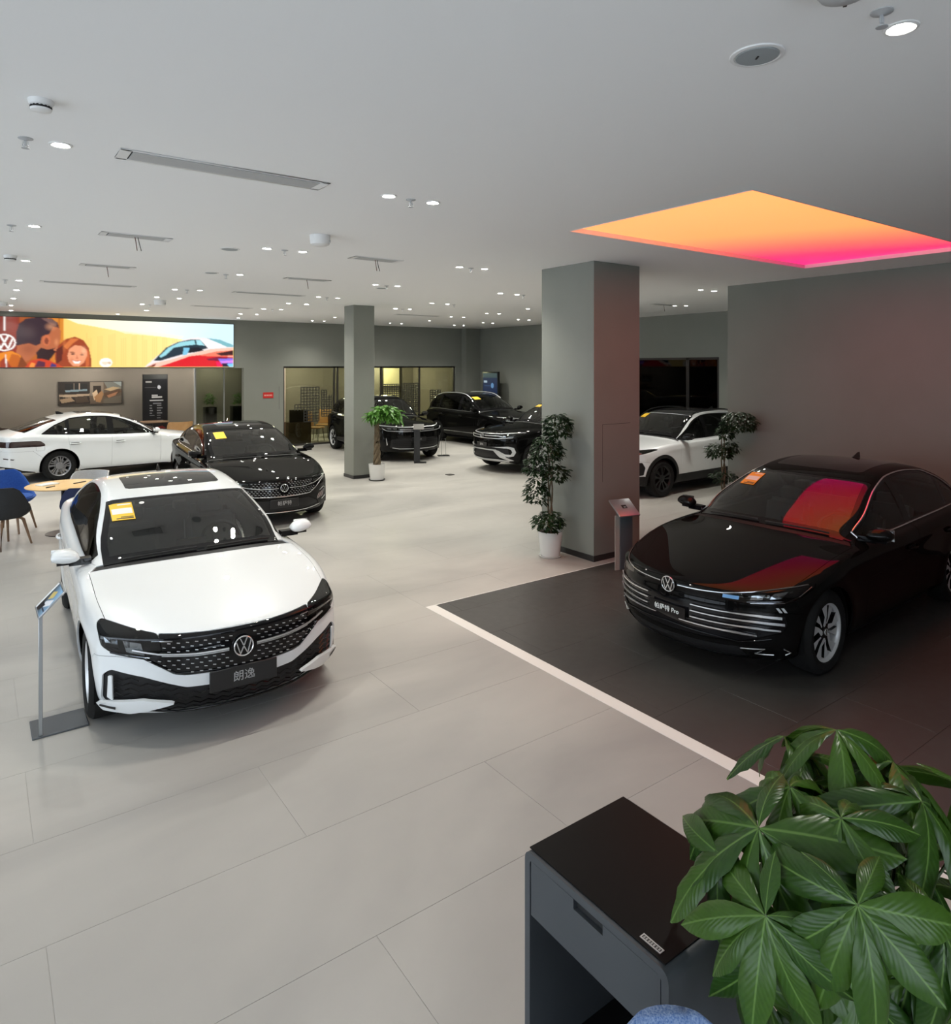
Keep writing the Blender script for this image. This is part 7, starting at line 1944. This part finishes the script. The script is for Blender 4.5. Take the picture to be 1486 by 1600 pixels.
def leaf_cloud(name, m, blobs, size, n, root, rnd, ratio=.42, droop=.5, cluster=1):
    """small overlapping leaves around a few centres: one part per tier"""
    for cx, cy, cz, rx, rz, share in blobs:
        V = []; F = []; UV = []
        for _ in range(int(n * share)):
            a = rnd.random() * 6.283; e = math.asin(rnd.uniform(-.8, 1)); r = rnd.uniform(.45, 1.0) ** .6
            hub = Vector((cx + rx * r * math.cos(e) * math.cos(a), cy + rx * r * math.cos(e) * math.sin(a), cz + rz * r * math.sin(e)))
            for _k in range(cluster):
                b = a + rnd.uniform(-1.3, 1.3) if cluster == 1 else 2 * math.pi * _k / cluster + a
                d = Vector((math.cos(b), math.sin(b), rnd.uniform(-1.0, .35) * droop * 1.4)).normalized(); L_ = size * rnd.uniform(.7, 1.15); w = L_ * ratio * .5
                s_ = Vector((-d.y, d.x, rnd.uniform(-.5, .5))).normalized(); up = d.cross(s_)
                i = len(V); tip = hub + d * L_ - Vector((0, 0, 1)) * L_ * droop * .35
                m1 = hub + d * L_ * .35; m2 = hub + d * L_ * .7 - Vector((0, 0, 1)) * L_ * droop * .12
                V += [hub, m1 + s_ * w * .95 + up * w * .25, m2 + s_ * w * .75 + up * w * .2, tip, m2 - s_ * w * .75 + up * w * .2, m1 - s_ * w * .95 + up * w * .25, m1, m2]
                F += [(i, i + 1, i + 6), (i, i + 6, i + 5), (i + 1, i + 2, i + 7, i + 6), (i + 5, i + 6, i + 7, i + 4), (i + 2, i + 3, i + 7), (i + 7, i + 3, i + 4)]
        me = bpy.data.meshes.new(name); me.from_pydata([tuple(p) for p in V], [], F); me.materials.append(m); me.uv_layers.new(name='uv')
        me.polygons.foreach_set('use_smooth', [True] * len(F)); me.update(); o = mesh_obj(name, me, root); o['kind'] = 'stuff'

def ficus(x, y, tiers, label, h, pr=.165, ph=.34, seed=1, pot_m=None):
    rnd = random.Random(seed); root = empty('potted_ficus', (x, y, 0)); tag(root, label, 'plant'); pot(root, pr, ph, .78, pot_m)
    for k in range(3):
        mb = MB(); P_ = [(.03 * math.cos(i * .9 + k * 2.1), .03 * math.sin(i * .9 + k * 2.1), ph * .85 + i * (h - ph) / 9) for i in range(9)]; mb.tube(P_, [lerp(.014, .008, i / 8) for i in range(9)], 6); mb.build('trunk', M['bark'], root, sm=True)
    leaf_cloud('foliage', M['ficus'], tiers, .085, 1500, root, rnd)
    return root
# tiers: (dx, dy, z, radius, half height, share); dx/dy run along the picture plane
def tier(o, z, r, hz, share): return (RGT[0] * o, RGT[1] * o, z, r, hz, share)
ficus(6.22, 6.86, [(.0, -.14, 1.74, .18, .19, .30), (-.06, .0, 1.42, .21, .20, .30), (-.18, .08, 1.20, .15, .16, .14), (-.04, -.12, 1.12, .18, .13, .16), (-.17, .08, .86, .15, .20, .16), (-.06, -.03, .48, .20, .13, .22)],
      'tall tiered ficus in a white pot at the left face of the large pillar', 1.7, seed=3)
px0 = (9.98, 6.78)
ficus(px0[0], px0[1], [(.10, -.22, 1.62, .27, .18, .42), (.0, -.05, 1.45, .14, .12, .1), (-.05, .03, 1.13, .22, .14, .22), (.12, -.07, 1.18, .12, .12, .08), tier(.0, .72, .20, .10, .12)], 'tiered ficus behind the black sedan near the right wall corner', 1.6, seed=9)
# braided tree by the slim pillar
x, y = at(589, 750, 0); root = empty('braided_money_tree', (x, y, 0)); tag(root, 'braided trunk tree in a white pot by the slim pillar', 'plant'); rnd = random.Random(4)
pot(root, .185, .36, .82, saucer=M['lamp_black'])
for k in range(4):
    mb = MB(); P_ = []
    for i in range(19):
        t = i / 18; a = t * 9 + k * 1.571; rr = .055 * (1 - t * .55); P_.append((rr * math.cos(a), rr * math.sin(a), .30 + t * 1.02))
    mb.tube(P_, [lerp(.042, .026, i / 18) for i in range(19)], 8); mb.build('trunk', M['bark'], root, sm=True)
leaf_cloud('foliage', M['pachira_far'], [(.06, -.22, 1.50, .30, .15, .30), (-.12, -.12, 1.44, .18, .12, .12), (.28, -.28, 1.46, .18, .12, .12)], .20, 170, root, rnd, .34, .75, 6)
# plants in dark planters behind the lounge glass
for k, (px_, lab) in enumerate(((328, 'left green plant in a black planter behind the lounge glass'), (370, 'right green plant in a black planter behind the lounge glass'))):
    x = on_y(px_, 22.45); root = empty('planter_plant', (x, 22.45, 0)); tag(root, lab, 'plant')
    mb = MB(); mb.b2((-.17, -.17, 0), (.17, .17, 1.25)); mb.build('planter', M['lamp_black'], root, bevel=.01); leaf_cloud('foliage', M['pachira_far'], [(0, 0, 1.48, .16, .2, 1.0)], .12, 60, root, random.Random(20 + k), .3, .5, 3)
